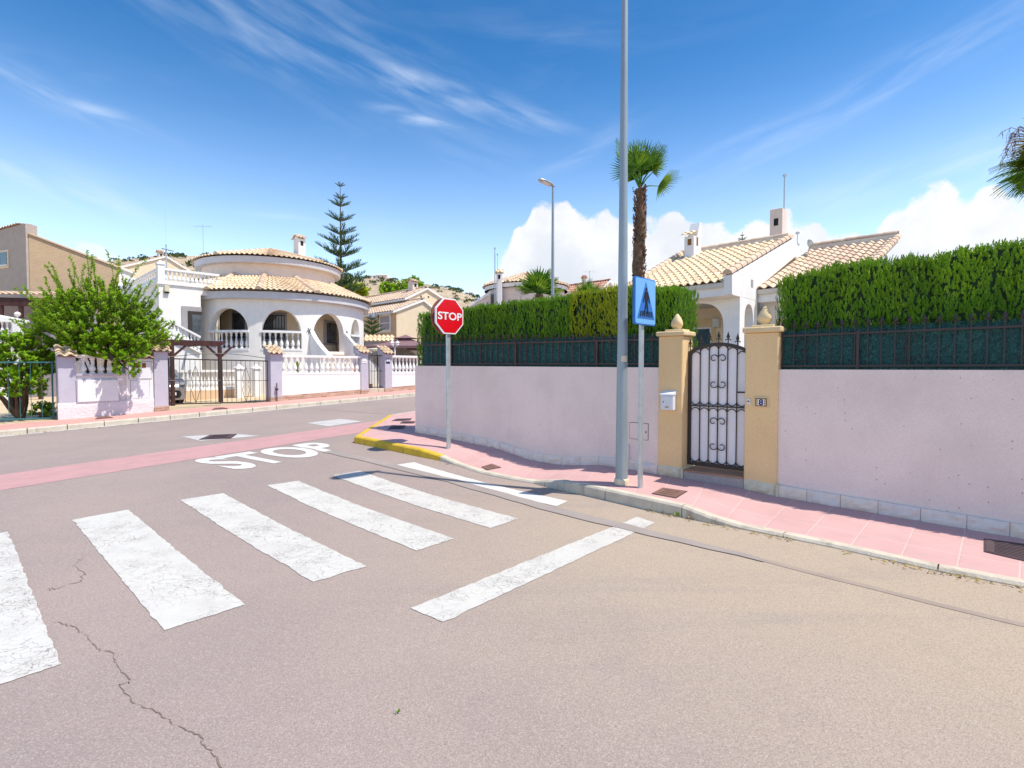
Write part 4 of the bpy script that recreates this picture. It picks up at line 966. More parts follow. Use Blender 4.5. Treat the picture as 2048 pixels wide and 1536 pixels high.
# ---- hedges
def hedge(a0, a1, ztop, label, mat, dens=3000, y0=.22, th=.75, ends=(True, True), parent=None, name='hedge', zbot=None):
    dens *= 2.6; t = thing(name, label, 'hedge', tuple(NW.w((a0 + a1) / 2, y0 + th / 2, .3)))
    zb_ = zbot if zbot is not None else 1.2
    def bulge(a, z, s=0): return .055 * mnoise.noise(Vector((a * 2.6, z * .7, s + 1.7))) + .05 * mnoise.noise(Vector((a * 6.5, z * 1.6, s + 5))) + .03 * mnoise.noise(Vector((a * 15, z * 5, s + 9)))
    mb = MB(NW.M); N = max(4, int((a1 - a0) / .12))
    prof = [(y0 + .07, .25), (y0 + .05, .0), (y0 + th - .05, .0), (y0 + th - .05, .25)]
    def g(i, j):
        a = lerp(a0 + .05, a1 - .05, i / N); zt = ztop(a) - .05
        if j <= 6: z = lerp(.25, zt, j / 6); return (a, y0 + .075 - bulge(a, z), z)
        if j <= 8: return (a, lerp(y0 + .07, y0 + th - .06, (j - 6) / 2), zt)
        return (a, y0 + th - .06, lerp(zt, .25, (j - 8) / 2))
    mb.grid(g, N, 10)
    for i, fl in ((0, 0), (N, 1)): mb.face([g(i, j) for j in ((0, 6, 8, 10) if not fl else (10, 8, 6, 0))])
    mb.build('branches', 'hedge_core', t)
    areas = [('f', (a1 - a0) * (ztop(a0) - zb_)), ('t', (a1 - a0) * th), ('l', th * 1.5 if ends[0] else 0), ('r', th * 1.5 if ends[1] else 0), ('b', (a1 - a0) * .5)]
    cen, dr, nn, tv, ln = [], [], [], [], []
    M3 = NW.M.to_3x3(); rr = random
    for k, ar in areas:
        for _ in range(int(ar * dens / 20 * (.6 if k == 'b' else 2.1))):
            a = rr.uniform(a0, a1); r = rr.random(); out = abs(rr.gauss(0, .014))
            if k == 'f': z = lerp(zb_ - .05, ztop(a) - .05, r); p = Vector((a, max(.17, y0 - bulge(a, z) - out + .02), z)); ax = Vector((rr.gauss(0, .22), -.22 + rr.gauss(0, .2), 1)); fn = Vector((0, -1, .1))
            elif k == 't': z = ztop(a) + bulge(a, 3) + .04 * mnoise.noise(Vector((a * 9, r * 5, 2))) + rr.uniform(-.09, -.035); p = Vector((a, lerp(y0, y0 + th, r), z)); ax = Vector((rr.gauss(0, .25), rr.gauss(-.1, .25), 1)); fn = Vector((rr.gauss(0, .5), -.5, 1))
            elif k in 'lr': sg = 1 if k == 'r' else -1; x = (a1 if k == 'r' else a0); z = lerp(zb_, ztop(x) - .05, rr.random()); p = Vector((x + sg * (bulge(r * 2, z, 20) + out), lerp(y0, y0 + th, r), z)); ax = Vector((sg * .2, rr.gauss(0, .2), 1)); fn = Vector((sg, -.2, .1))
            else: z = lerp(2.0, ztop(a), r); p = Vector((a, y0 + th, z)); ax = Vector((rr.gauss(0, .25), .2, 1)); fn = Vector((0, 1, 0))
            ax.normalize(); L = rr.uniform(.045, .095); cl = .5 + .9 * mnoise.noise(Vector((a * 4, p.z * 1.3, 7))); c1 = rr.random(); sd = ax.cross(fn).normalized()
            for j in range(20):
                f = (j + rr.random()) / 20; e = sd * (1 if j % 2 else -1) * rr.uniform(.5, 1.1) + fn * rr.uniform(-.2, .7); q = p + ax * L * f; d = ax * (.75 + f * .6) + e * (1.05 - f * .75)
                cen.append(NW.w(*q)); dr.append(M3 @ d); nn.append(M3 @ (fn + Vector((rr.gauss(0, .35), rr.gauss(0, .35), rr.gauss(0, .35))))); tv.append(min(1, max(0, .05 + cl * .45 + .25 * c1 + .25 * f + .1 * rr.random()))); ln.append(rr.uniform(.015, .030) * (1.15 - f * .4))
    leaf_mesh('foliage', cen, dr, nn, np.array(ln), np.array(ln) * .36, mat, t, tv)
    return t
def zline(pts, dep=.5):
    Q = [NW.hit(x, y, dep) for x, y in pts]
    def f(a):
        if a <= Q[0][0]: return Q[0][1]
        for (p, z0), (q, z1) in zip(Q, Q[1:]):
            if a <= q: return lerp(z0, z1, (a - p) / (q - p))
        return Q[-1][1]
    return f
zt = zline([(845, 627), (870, 626), (960, 612), (1020, 603), (1100, 596), (1160, 590), (1235, 583), (1300, 577), (1392, 571)], .28)
xh = [NW.X(x, .28) for x in (842, 1148, 1262)] + [NW.X(1391, .95)]
hedge(xh[0], xh[1] + .04, zt, 'long clipped green hedge above the wall behind the stop sign', 'hedge_leaf', 3300, ends=(True, False))
hedge(xh[1], xh[2], lambda a: zt(a) + .05, 'yellow green hedge section beside the grey lamp post', 'hedge_yellow', 3300, y0=.19, ends=(True, True))
hedge(xh[2] - .04, xh[3], zt, 'short green hedge block left of the gate behind the pillar', 'hedge_leaf', 3600, ends=(False, True))
zt2 = zline([(1563, 560), (1590, 548), (1640, 538), (1700, 528), (1790, 521), (1900, 506), (1950, 495), (2048, 482), (2300, 455)], .28)
hedge(NW.X(1562, .28), aR - 2, zt2, 'tall dense green hedge above the wall right of the gate', 'hedge_leaf', 3800, ends=(True, False), th=.8)

# ---- weed at the kerb and dry litter in the gutters
def debris():
    g = G(1355, 1033, .0); t = thing('weed', 'tiny green weed growing at the foot of the raised kerb', 'weed', tuple(g)); n = 26
    leaf_mesh('leaves', [(g.x + random.gauss(0, .015), g.y - .01, random.uniform(.0, .03)) for _ in range(n)], [(random.gauss(0, .6), random.gauss(-.3, .5), 1) for _ in range(n)], np.random.randn(n, 3), .035, .014, 'hedge_yellow', t)
    cen, dr, nn = [], [], []
    for line, cnt, off in (([(0, 873), (165, 858), (334, 842), (440, 833)], 420, 0), ([(1293, 1020), (1364, 1036), (1482, 1060), (1660, 1096), (1877, 1145), (2048, 1177)], 260, 0), ([(708, 888), (840, 916), (912, 932)], 40, 0)):
        W = [G(*p) for p in line]
        for _ in range(cnt):
            k = random.randint(0, len(W) - 2); f = random.random()
            if mnoise.noise(Vector((k * 3 + f * 5, cnt, 0))) < -.05: continue
            p = W[k].lerp(W[k + 1], f); b = (CAM - p); b.z = 0; b.normalize(); p = p + b * abs(random.gauss(.02, .035)); cen.append((p.x, p.y, ter(p.x, p.y) + .006 + random.random() * .012)); dr.append((random.gauss(0, 1), random.gauss(0, 1), random.gauss(0, .15))); nn.append((random.gauss(0, .4), random.gauss(0, .4), 1))
    o = leaf_mesh('dry_leaf_litter', cen, dr, nn, np.random.uniform(.02, .06, len(cen)), np.random.uniform(.008, .02, len(cen)), 'dry'); tag(o, 'dry brown leaf litter gathered along the kerbs', 'leaf litter', kind='stuff')
debris()
# ================================================================== STREET FURNITURE
def street_lamp():
    g = GP(1243, 968); t = thing('street_lamp', 'tall grey lamp post standing on the near kerb beside the crossing sign', 'street lamp', (0, 0, 0), 'street lamps')
    H_ = 7.05
    mb = MB(); mb.lathe([(.082, 0), (.078, .5), (.066, 2.), (.050, 4.5), (.040, 6.5), (.034, H_)], n=24); mb.build('pole', 'lamp_paint', t, smooth=True)
    mb = MB(); mb.lathe([(.095, 0), (.098, .05), (.09, .075), (.083, .08)], n=24); mb.build('base_collar', 'cream_stone', t, smooth=True)
    mb = MB(); mb.M = Matrix.Rotation(math.radians(236), 4, 'Z')
    mb.lathe([(.083, 1.62), (.082, 1.70)], n=10, a0=-.7 + .9, a1=.3 + .9) ; mb.build('sticker', 'cream_stone', t)
    # head reaching over the road (towards -u)
    ex, ey = -UD, -VD; Mx = Matrix(((ex.x, ey.x, 0, 0), (ex.y, ey.y, 0, 0), (0, 0, 1, H_), (0, 0, 0, 1)))
    mb = MB(Mx); prof = [(-.08, .035, .03), (.02, .05, .045), (.10, .10, .055), (.25, .14, .065), (.50, .135, .06), (.66, .10, .045), (.70, .05, .02)]; rings = []
    for x, w, h in prof: rings.append([mb.pt((x, w * math.cos(a), .02 + .07 * x + (h if math.sin(a) > 0 else h * .45) * math.sin(a))) for a in [2 * PI * k / 12 for k in range(12)]])
    for A, B in zip(rings, rings[1:]):
        for k in range(12): mb.idx([A[k], B[k], B[(k + 1) % 12], A[(k + 1) % 12]])
    mb.idx(rings[0]); mb.idx(rings[-1][::-1]); hd = mb.build('lamp_head', 'galv', t, smooth=True)
    mb = MB(Mx); mb.hexa([(.22, -.10, .002), (.58, -.09, .022), (.58, .09, .022), (.22, .10, .002)], [(.22, -.10, .04), (.58, -.09, .06), (.58, .09, .06), (.22, .10, .04)]); mb.build('lamp_glass', 'lampglass', hd)
    t.location = g
    f = P(1105, 735, 17.6); f.z = ter(f.x, f.y) + .12
    copy_thing(t, tuple(f), 0, 'slim far street lamp rising behind the long hedge')
    for m_ in ('lamp_paint',): pass
street_lamp()
def stop_sign():
    g = GP(898, 899); t = thing('stop_sign', 'red octagonal STOP sign on a galvanised post at the corner', 'stop sign', tuple(g))
    F_ = Frame(g, UD); zb, z0, z1 = g.z, F_.Z(900, 668), F_.Z(900, 597); zc = (z0 + z1) / 2; R = (z1 - z0) / 2 / math.cos(PI / 8); xc = F_.X(900)
    mb = MB(F_.M); mb.bbox(xc - .04, xc + .04, .03, .07, zb - .05, zc + .25, .006); mb.build('post', 'galv', t)
    def octo(r, y, d): return [(xc + r * math.cos(PI / 8 + k * PI / 4), y, zc + r * math.sin(PI / 8 + k * PI / 4)) for k in range(8)]
    mb = MB(F_.M); mb.prism(octo(R, 0, 0)[::-1], (0, .03, 0)); p = mb.build('sign_plate', 'sign_white', t)
    mb = MB(F_.M); mb.prism(octo(R * .925, -.004, 0)[::-1], (0, .004, 0)); mb.build('red_face', 'red', p)
    vs_, fs = text_mesh('STOP', 1, .022); x0, x1 = min(v.x for v in vs_), max(v.x for v in vs_); y0, y1 = min(v.y for v in vs_), max(v.y for v in vs_)
    mb = MB(F_.M)
    for v in vs_: mb.pt((xc + (v.x - (x0 + x1) / 2) / (x1 - x0) * R * 1.60, -.009, zc + R * .0 + (v.y - (y0 + y1) / 2) / (y1 - y0) * R * .40))
    mb.f = fs; mb.build('lettering', 'sign_white', p)
    # round sign facing the other way on the same post
    mb = MB(F_.M); n = 40; mb.prism([(xc + R * .97 * math.cos(2 * PI * k / n), .10, zc + R * .97 * math.sin(2 * PI * k / n)) for k in range(n)][::-1], (0, .025, 0)); bp_ = mb.build('round_back_plate', 'brownred', t)
    mb = MB(F_.M)
    for dz in (-.15, .15): mb.box(xc - .06, xc + .06, .028, .10, zc + dz - .02, zc + dz + .02)
    mb.build('clamp', 'galv', t)
stop_sign()
def crossing_sign():
    g = GP(1282, 976); t = thing('crossing_sign', 'blue pedestrian crossing sign on a galvanised post beside the lamp', 'crossing sign', tuple(g))
    F_ = Frame(g + Vector((0, 0, 0)), UD); xc = F_.X(1282); x0, x1 = F_.X(1269, -.03), F_.X(1309.5, -.03); z1, z0 = F_.Z(1288, 556.5, -.03), F_.Z(1288, 649, -.03)
    c = (x0 + x1) / 2
    mb = MB(F_.M); mb.bbox(c - .045 + .0, c + .03, .0, .04, g.z - .05, z0 + .4, .006); mb.build('post', 'galv', t)
    def rr(x0, x1, z0, z1, r, y):
        P_ = []
        for (cx, cz, a) in ((x1 - r, z1 - r, 0), (x0 + r, z1 - r, 90), (x0 + r, z0 + r, 180), (x1 - r, z0 + r, 270)):
            for k in range(6): an = math.radians(a + 18 * k); P_.append((cx + r * math.cos(an), y, cz + r * math.sin(an)))
        return P_
    mb = MB(F_.M); mb.prism(rr(x0 - .006, x1 + .006, z0 - .006, z1 + .006, .04, -.030)[::-1], (0, .03, 0)); p = mb.build('sign_plate', 'sign_deep', t)
    mb = MB(F_.M); mb.prism(rr(x0 + .008, x1 - .008, z0 + .008, z1 - .008, .035, -.034)[::-1], (0, .004, 0)); mb.build('blue_face', 'sign_blue', p)
    w, h = x1 - x0, z1 - z0; L = lambda u, v, y=-.038: (x0 + w * u, y, z0 + h * v)
    mb = MB(F_.M); mb.prism([L(.5, .93), L(.10, .13), L(.94, .13)], (0, .003, 0)); mb.build('triangle', 'sign_deep', p)
    mb = MB(F_.M); Y = -.042
    mb.prism([L(.51 + .045 * math.cos(2 * PI * k / 14), .765 + .038 * math.sin(2 * PI * k / 14), Y) for k in range(14)][::-1], (0, .003, 0))
    for poly in ([(.44, .72), (.58, .72), (.59, .52), (.56, .47), (.47, .47), (.44, .52)], [(.44, .71), (.47, .69), (.41, .56), (.385, .47), (.35, .48), (.39, .60)], [(.57, .72), (.60, .69), (.67, .56), (.68, .47), (.64, .47), (.62, .56), (.56, .64)],
                 [(.47, .48), (.54, .48), (.50, .36), (.43, .22), (.37, .22), (.44, .36)], [(.50, .48), (.57, .48), (.60, .36), (.63, .22), (.57, .22), (.54, .34)]):
        mb.prism([L(u, v, Y) for u, v in poly][::-1], (0, .003, 0))
    mb.build('walking_figure', 'black', p)
    mb = MB(F_.M)
    for k in range(7):
        u = .20 + k * .098; s = (u - .5) * .12; mb.prism([L(u, .17, Y), L(u + .045, .17, Y), L(u + .045 - s * 1.2 + .0, .29, Y), L(u - s * 1.2, .29, Y)][::-1], (0, .003, 0))
    mb.build('stripes', 'black', p)
crossing_sign()
def letterbox():
    (x0, zt), (x1, zb) = NW.hit(1321, 781, -.12), NW.hit(1346, 821, -.12); t = thing('letterbox', 'white metal letterbox with a sloping lid on the left ochre pillar', 'letterbox', tuple(NW.w((x0 + x1) / 2, -.03, zb)))
    mb = MB(NW.M); zl = zt - (zt - zb) * .22; mb.bbox(x0, x1, -.12, -.021, zb, zl, .006); mb.build('box', 'white_metal', t)
    mb = MB(NW.M); mb.hexa([(x0 - .008, -.132, zl), (x1 + .008, -.132, zl), (x1 + .008, -.021, zl), (x0 - .008, -.021, zl)], [(x0 - .008, -.125, zl + .015), (x1 + .008, -.125, zl + .015), (x1 + .008, -.021, zt), (x0 - .008, -.021, zt)]); mb.build('lid', 'white_metal', t)
    mb = MB(NW.M); mb.bbox(x0 + .012, x1 - .012, -.127, -.118, zb + .012, zl - .02, .003); d = mb.build('door', 'white_metal', t)
    mb = MB(NW.M); mb.box(x0 + .04, x0 + .055, -.130, -.126, (zb + zl) / 2 + .0, (zb + zl) / 2 + .016); mb.build('lock', 'black', d)
    mb = MB(NW.M); c = (x0 + x1) / 2; mb.box(c - .02, c + .03, -.131, -.126, zb + .035, zb + .053); mb.build('nameplate', 'brass', d)
letterbox()
def plaque():
    (x0, zt), (x1, zb) = NW.hit(1511, 796, -.03), NW.hit(1534, 813, -.03); t = thing('house_number_plaque', 'tiled house number plaque reading 8 on the right ochre pillar', 'house number', tuple(NW.w((x0 + x1) / 2, -.03, zb)))
    mb = MB(NW.M); mb.bbox(x0 - .02, x1 + .02, -.034, -.021, zb - .02, zt + .02, .004); mb.build('surround', 'ochre_cap', t)
    mb = MB(NW.M); mb.box(x0, x1, -.038, -.034, zb, zt); p = mb.build('tile', 'plaque', t)
    w, h = x1 - x0, zt - zb
    mb = MB(NW.M); mb.box(x0 + w * .08, x1 - w * .08, -.040, -.038, zb + h * .11, zt - h * .11); mb.build('ochre_border', 'ochre_cap', p)
    mb = MB(NW.M); mb.box(x0 + w * .14, x1 - w * .14, -.0415, -.040, zb + h * .17, zt - h * .17); mb.build('brown_border', 'plaque', p)
    mb = MB(NW.M); mb.box(x0 + w * .20, x1 - w * .20, -.043, -.0415, zb + h * .12, zt - h * .12); mb.build('white_field', 'sign_white', p)
    mb = MB(NW.M); put_text(mb, '8', h * 1.0, lambda x, y: ((x0 + x1) / 2 + x * 1.05, -.0445, (zb + zt) / 2 + y), .03); mb.build('numeral', 'navy', p)
    (x0, zt), (x1, zb) = NW.hit(1494, 797, -.03), NW.hit(1500.5, 809, -.03); t = thing('doorbell', 'small white doorbell beside the number plaque', 'doorbell', tuple(NW.w(x0, -.03, zb)))
    mb = MB(NW.M); mb.bbox(x0, x1, -.04, -.021, zb, zt, .004); mb.build('housing', 'white_metal', t)
    mb = MB(NW.M); c = (x0 + x1) / 2; mb.box(c - .009, c + .009, -.044, -.04, (zb + zt) / 2 - .006, (zb + zt) / 2 + .012); mb.build('button', 'navy', t)
plaque()
# small things lying on the road
def litter():
    for (px, py, lb) in ((795, 1422, 'small dry green leaf on the asphalt at the bottom centre'), (1690, 1107, 'dry palm scrap lying by the dropped kerb')):
        g = G(px, py, .012); t = MB()
        for k in range(4):
            a = k * 1.3 + px; d = Vector((math.cos(a), math.sin(a), .0)) * .018; s_ = Vector((-d.y, d.x, 0)) * .25
            t.face([g, g + d * .5 + s_ + Vector((0, 0, .006)), g + d, g + d * .5 - s_])
        tag(t.build('fallen_leaf', 'bush_leaf'), lb, 'leaf')
litter()
# ================================================================== HOUSE HELPERS
def gable(t, K, pL, pA, pR, L, zb, wall, tile_, over=.3, colw=.24, left_depth=0, th=.14, fas='white_plaster', nw='wall'):
    """gabled volume; K: point on the lit end plane (faces -v); pixels of left eave, apex, right eave on that plane"""
    F_ = Frame(K, UD); (sL, zL), (sA, zA), (sR, zR) = [F_.hit(*p) for p in (pL, pA, pR)]
    mb = MB(F_.M); pts = [(sL, 0, zb), (sR, 0, zb), (sR, 0, zR), (sA, 0, zA), (sL, 0, zL)]
    mb.prism(pts[::-1], (0, L, 0)); mb.build(nw, wall, t)
    # roof slabs
    dl = (Vector((sA, 0, zA)) - Vector((sL, 0, zL))).normalized(); dr_ = (Vector((sA, 0, zA)) - Vector((sR, 0, zR))).normalized()
    eL = Vector((sL, 0, zL)) - dl * over; eR = Vector((sR, 0, zR)) - dr_ * over; A = Vector((sA, 0, zA)); up = Vector((0, 0, th)); y0, y1 = -.12, L + .1
    mb = MB(F_.M); mb.prism([(eL.x, y0, eL.z), (A.x, y0, A.z), (eR.x, y0, eR.z), (eR.x, y0, eR.z + th), (A.x, y0, A.z + th), (eL.x, y0, eL.z + th)][::1], (0, y1 - y0, 0)); rf = mb.build('roof', fas, t)
    q = lambda p, y: F_.w(p.x, y, p.z + th - .01)
    mb = MB(); quad_roof(mb, q(eL, y1), q(eL, y0 + .1), q(A, y0 + .1), q(A, y1), colw); quad_roof(mb, q(eR, y0 + .1), q(eR, y1), q(A, y1), q(A, y0 + .1), colw, K=4)
    mb.build('tiles', tile_, rf)
    mb = MB(); ridge_tiles(mb, q(A, y0) + Vector((0, 0, .05)), q(A, y1) + Vector((0, 0, .05)), .10); mb.build('ridge', tile_, rf)
    return F_, (sL, zL), (sA, zA), (sR, zR)
def chimney(t, F_, x0, x1, y0, y1, z0, z1, mat='white_plaster', tile_='straw_tile', name='chimney'):
    mb = MB(F_.M); mb.bbox(x0, x1, y0, y1, z0, z1, .012); c = mb.build(name, mat, t)
    w, d = x1 - x0, y1 - y0
    mb = MB(F_.M); mb.box(x0 + w * .3, x1 - w * .3, y0 - .004, y0 + .02, z1 - .36, z1 - .12); mb.box(x1 - .02, x1 + .004, y0 + d * .3, y1 - d * .3, z1 - .36, z1 - .12); mb.build('vent', 'dark', c)
    mb = MB(); A, B = F_.w(x0 - .08, y0 - .1, z1 + .0), F_.w(x1 + .08, y0 - .1, z1); C2, D2 = F_.w(x1 + .08, (y0 + y1) / 2, z1 + .22), F_.w(x0 - .08, (y0 + y1) / 2, z1 + .22)
    quad_roof(mb, A, B, C2, D2, .2, .3); A, B = F_.w(x1 + .08, y1 + .1, z1), F_.w(x0 - .08, y1 + .1, z1); quad_roof(mb, A, B, D2, C2, .2, .3); mb.build('chimney_cap', tile_, c)
    mb = MB(F_.M); mb.prism([(x0, y0, z1), (x0, y1, z1), (x0, (y0 + y1) / 2, z1 + .2)], (w, 0, 0)); mb.build('cap_gable', mat, c)
    return c
def mast(x, y, z0, z1, label, yagi=0, r=.02):
    t = thing('aerial_mast', label, 'aerial', (x, y, z0)); mb = MB(); mb.tube([(x, y, z0), (x, y, z1)], r, 6); mb.build('mast', 'galv', t)
    if yagi:
        mb = MB(); zz = z1 - .1; mb.tube([(x - .5, y, zz), (x + .5, y, zz)], r * .6, 5)
        for k in range(6): mb.tube([(x - .45 + k * .18, y - .2, zz), (x - .45 + k * .18, y + .2, zz)], r * .4, 4)
        mb.build('antenna', 'galv', t)
    else:
        for zz in (z0 + (z1 - z0) * .35, z1 - .05): mb = MB(); mb.box(x - .05, x + .05, y - .04, y + .04, zz - .03, zz + .03); mb.build('bracket', 'galv', t)
    return t
# ================================================================== RIGHT VILLA
def villa():
    K = P(1464, 563, 13.5); FV = Frame(K, -VD); FD = Frame(K, UD)
    t = thing('white_villa', 'white villa with straw tiled roofs and arched porch behind the gate', 'villa', (K.x + 2, K.y + 2, .3))
    zE = K.z; s1, zR = FD.hit(1587, 476); aL, _ = FV.hit(1363, 514, s1); aE, _ = FV.hit(1240, 592, 0); print('villa', zE, s1, zR, aL, aE)
    zF = FV.Z(1464, 589)
    # white gable parapet facing right
    pts = [FD.hit(*p) for p in ((1464, 588), (1464, 549), (1587, 476.5), (1603, 503), (1513, 578), (1512, 601))]
    mb = MB(FD.M); mb.prism([(s, 0, z) for s, z in pts][::-1], (0, .22, 0)); mb.build('gable_wall', 'white_plaster', t)
    A, B, Cc, D = FV.w(aE, 0, zE), FV.w(-.2, 0, zE), FV.w(-.2, s1, zR), FV.w(aL, s1, zR)
    mb = MB(); mb.hexa([A - Vector((0, 0, .12)), B - Vector((0, 0, .12)), Cc - Vector((0, 0, .12)), D - Vector((0, 0, .12))], [A, B, Cc, D]); rf = mb.build('roof', 'mortar', t)
    mb = MB(); quad_roof(mb, A, B, Cc, D, .25, .40, amp=.055); mb.build('tiles', 'straw_tile', rf)
    D2, C2 = FV.w(aL, s1 * 2, zE), FV.w(-.2, s1 * 2, zE)
    mb = MB(); mb.hexa([D - Vector((0, 0, .12)), Cc - Vector((0, 0, .12)), C2 - Vector((0, 0, .12)), D2 - Vector((0, 0, .12))], [D, Cc, C2, D2]); mb.build('roof', 'straw_tile', t)
    mb = MB(); E2 = FV.w(aE - 1.2, s1 * .9, zE - .1); mb.face([A, D, E2]); mb.face([E2, D, D2]); mb.build('roof', 'mortar', t)
    mb = MB(); ridge_tiles(mb, D + Vector((0, 0, .08)), Cc + Vector((0, 0, .08)), .12); ridge_tiles(mb, A + Vector((0, 0, .06)), D + Vector((0, 0, .06)), .12)
    q0, q1 = FD.w(pts[1][0] - .05, .1, pts[1][1] + .02), FD.w(pts[2][0], .1, pts[2][1] + .06); ridge_tiles(mb, q0, q1, .12); mb.build('ridge_tiles', 'rose_tile', rf)
    mb = MB(FV.M); mb.box(aL, -.05, s1 - .12, s1 + .12, zR - .1, zR + .1); mb.build('ridge_mortar', 'mortar', rf)
    # fascia beam and porch
    d = FD.X(1478); mb = MB(FV.M); mb.box(aE + .3, .002, .06, d + .25, zF, zE - .03); mb.build('fascia', 'white_plaster', t)
    F2 = Frame(FV.w(0, d, 0), -VD); zt = zF; za = F2.Z(1400, 606); xa, xb = F2.X(1335), F2.X(1446)
    mb = MB(F2.M); arch_wall(mb, aE + .3, 0, .2, zt, [(xa, xb, .3, za - .75, za, 2.6)], .25); mb.build('porch_wall', 'white_plaster', t)
    sD = FD.X(1513); x0, x1 = FD.X(1488), FD.X(1505); za2 = FD.Z(1497, 608)
    mb = MB(FD.M); arch_wall(mb, d + .25, sD, .2, zF + .35, [(x0, x1, .3, za2 - .4, za2, 2.2)], .22, lambda x, y, z: (x, y + .004, z)); mb.build('porch_side_wall', 'white_plaster', t)
    # porch interior
    F3 = Frame(FV.w(0, d + 2.0, 0), -VD); mb = MB(F3.M); mb.box(aE, -.3, 0, .2, .2, zt); mb.build('inner_wall', 'porch_plaster', t)
    wx0, wx1 = F3.X(1388), F3.X(1423); zt3 = F3.Z(1400, 655); mb = MB(F3.M); mb.box(wx0 - .3, wx1 + .12, -.04, 0, .6, zt3 + .25); w = mb.build('window_surround', 'ochre_cap', t)
    mb = MB(F3.M); mb.box(wx0 - .15, wx1, -.06, -.04, .6, zt3); mb.build('window_frame', 'white_conc', w)
    mb = MB(F3.M); mb.box(wx0 - .1, wx1 - .05, -.075, -.06, .7, zt3 - .06); mb.build('pane', 'teal_window', w)
    lx, lz = F3.hit(1434, 647); mb = MB(F3.M); mb.bbox(lx - .1, lx + .1, -.14, 0, lz - .12, lz + .16, .02); mb.build('wall_lamp', 'lampglass', t)
    # roof 2
    (sA, zA), (sB, zB) = FD.hit(1514, 580), FD.hit(1620, 502); aR2, _ = FV.hit(1772, 478, sB); aR2 = max(aR2, 2.5); print('roof2', sA, zA, sB, zB, aR2)
    A, B, Cc, D = FV.w(0, sA, zA), FV.w(aR2 - .1, sA, zA), FV.w(aR2, sB, zB), FV.w(0, sB, zB)
    mb = MB(); dn = Vector((0, 0, .12)); mb.hexa([A - dn, B - dn, Cc - dn, D - dn], [A, B, Cc, D]); r2 = mb.build('roof', 'mortar', t)
    mb = MB(); quad_roof(mb, A, B, Cc, D, .25, .40, amp=.055); mb.build('tiles', 'rose_tile', r2)
    mb = MB(); ridge_tiles(mb, D + Vector((0, 0, .16)), Cc + Vector((0, 0, .16)), .11); ridge_tiles(mb, B + Vector((0, 0, .05)), Cc + Vector((0, 0, .05)), .11); mb.build('ridge_tiles', 'rose_tile', r2)
    mb = MB(FV.M); mb.box(0, aR2, sB - .1, sB + .14, zB - .1, zB + .15); mb.build('ridge_mortar', 'mortar', r2)
    zf2 = FV.Z(1530, 603, sA); mb = MB(FV.M); mb.box(.004, aR2 - .4, sA + .08, sA + .6, zf2, zA - .03); mb.build('fascia', 'white_plaster', t)
    mb = MB(FV.M); mb.box(.004, aR2 - .5, sA + .55, sB * 1.3, .2, zf2 + .01); mb.build('wall', 'cream_plaster', t)
    mb = MB(FV.M); mb.box(aE + .5, -.25, d + 2.2, s1 * 2 - .2, .2, zE - .1); mb.build('wall', 'white_plaster', t)
    x_, z_ = FV.hit(1556, 645, sA + .55); mb = MB(FV.M); mb.box(x_ - .06, x_ + .5, sA + .52, sA + .55, 1.4, z_ + .1); mb.build('window_surround', 'ochre_cap', t)
    mb = MB(FD.M); vx, vz = FD.hit(1504, 567); mb.box(vx - .07, vx + .07, -.01, .01, vz - .1, vz + .1); mb.build('vent', 'grey_frame', t)
    # chimneys
    xa, xb = FV.X(1366, s1 - .9), FV.X(1385, s1 - .9); zt = FV.Z(1375, 473, s1 - .9); c = chimney_slab(t, FV, xa, xb, s1 - .9, s1 - .3, zR - .9, zt, FV.Z(1380, 447, s1 - .45))
    xa, xb = FV.X(1535, s1 + .3), FV.X(1560, s1 + .3); zt = FV.Z(1548, 418, s1 + .3)
    mb = MB(FV.M); mb.bbox(xa, xb, s1 + .3, s1 + .75, zR - .6, zt, .012); c = mb.build('chimney', 'pinkish_plaster', t)
    mb = MB(FV.M); m_ = (xa + xb) / 2; vz = FV.Z(1548, 446, s1 + .3); mb.box(m_ - .07, m_ + .07, s1 + .294, s1 + .32, vz - .1, vz + .14); mb.build('vent', 'dark', c)
    q = FV.w(FV.X(1563, s1 + .9), s1 + .9, 0); mast(q.x, q.y, zR - .6, ZP(q.x, q.y, 348), 'tall thin aerial mast beside the right chimney of the white villa', r=.022)
    q = FD.w(FD.X(1596) + .05, .1, 0); mast(q.x, q.y, FD.Z(1596, 500), ZP(q.x, q.y, 463), 'short thin aerial at the gable end of the white villa', r=.012)
    p = FD.w(FD.X(1599), -.25, FD.Z(1599, 489)); t2 = thing('satellite_dish', 'small grey satellite dish on the white villa gable', 'satellite dish', tuple(p))
    mb = MB(Matrix.Translation(p) @ Matrix.Rotation(1.1, 4, 'Y')); mb.lathe([(.0, -.04), (.10, -.02), (.17, .03), (.16, .032), (.09, -.008), (0, -.025)], n=16); mb.build('dish', 'galv', t2, smooth=True)
    mb = MB(); mb.tube([p, p + Vector((.05, .2, -.28))], .015, 6); mb.build('arm', 'galv', t2)
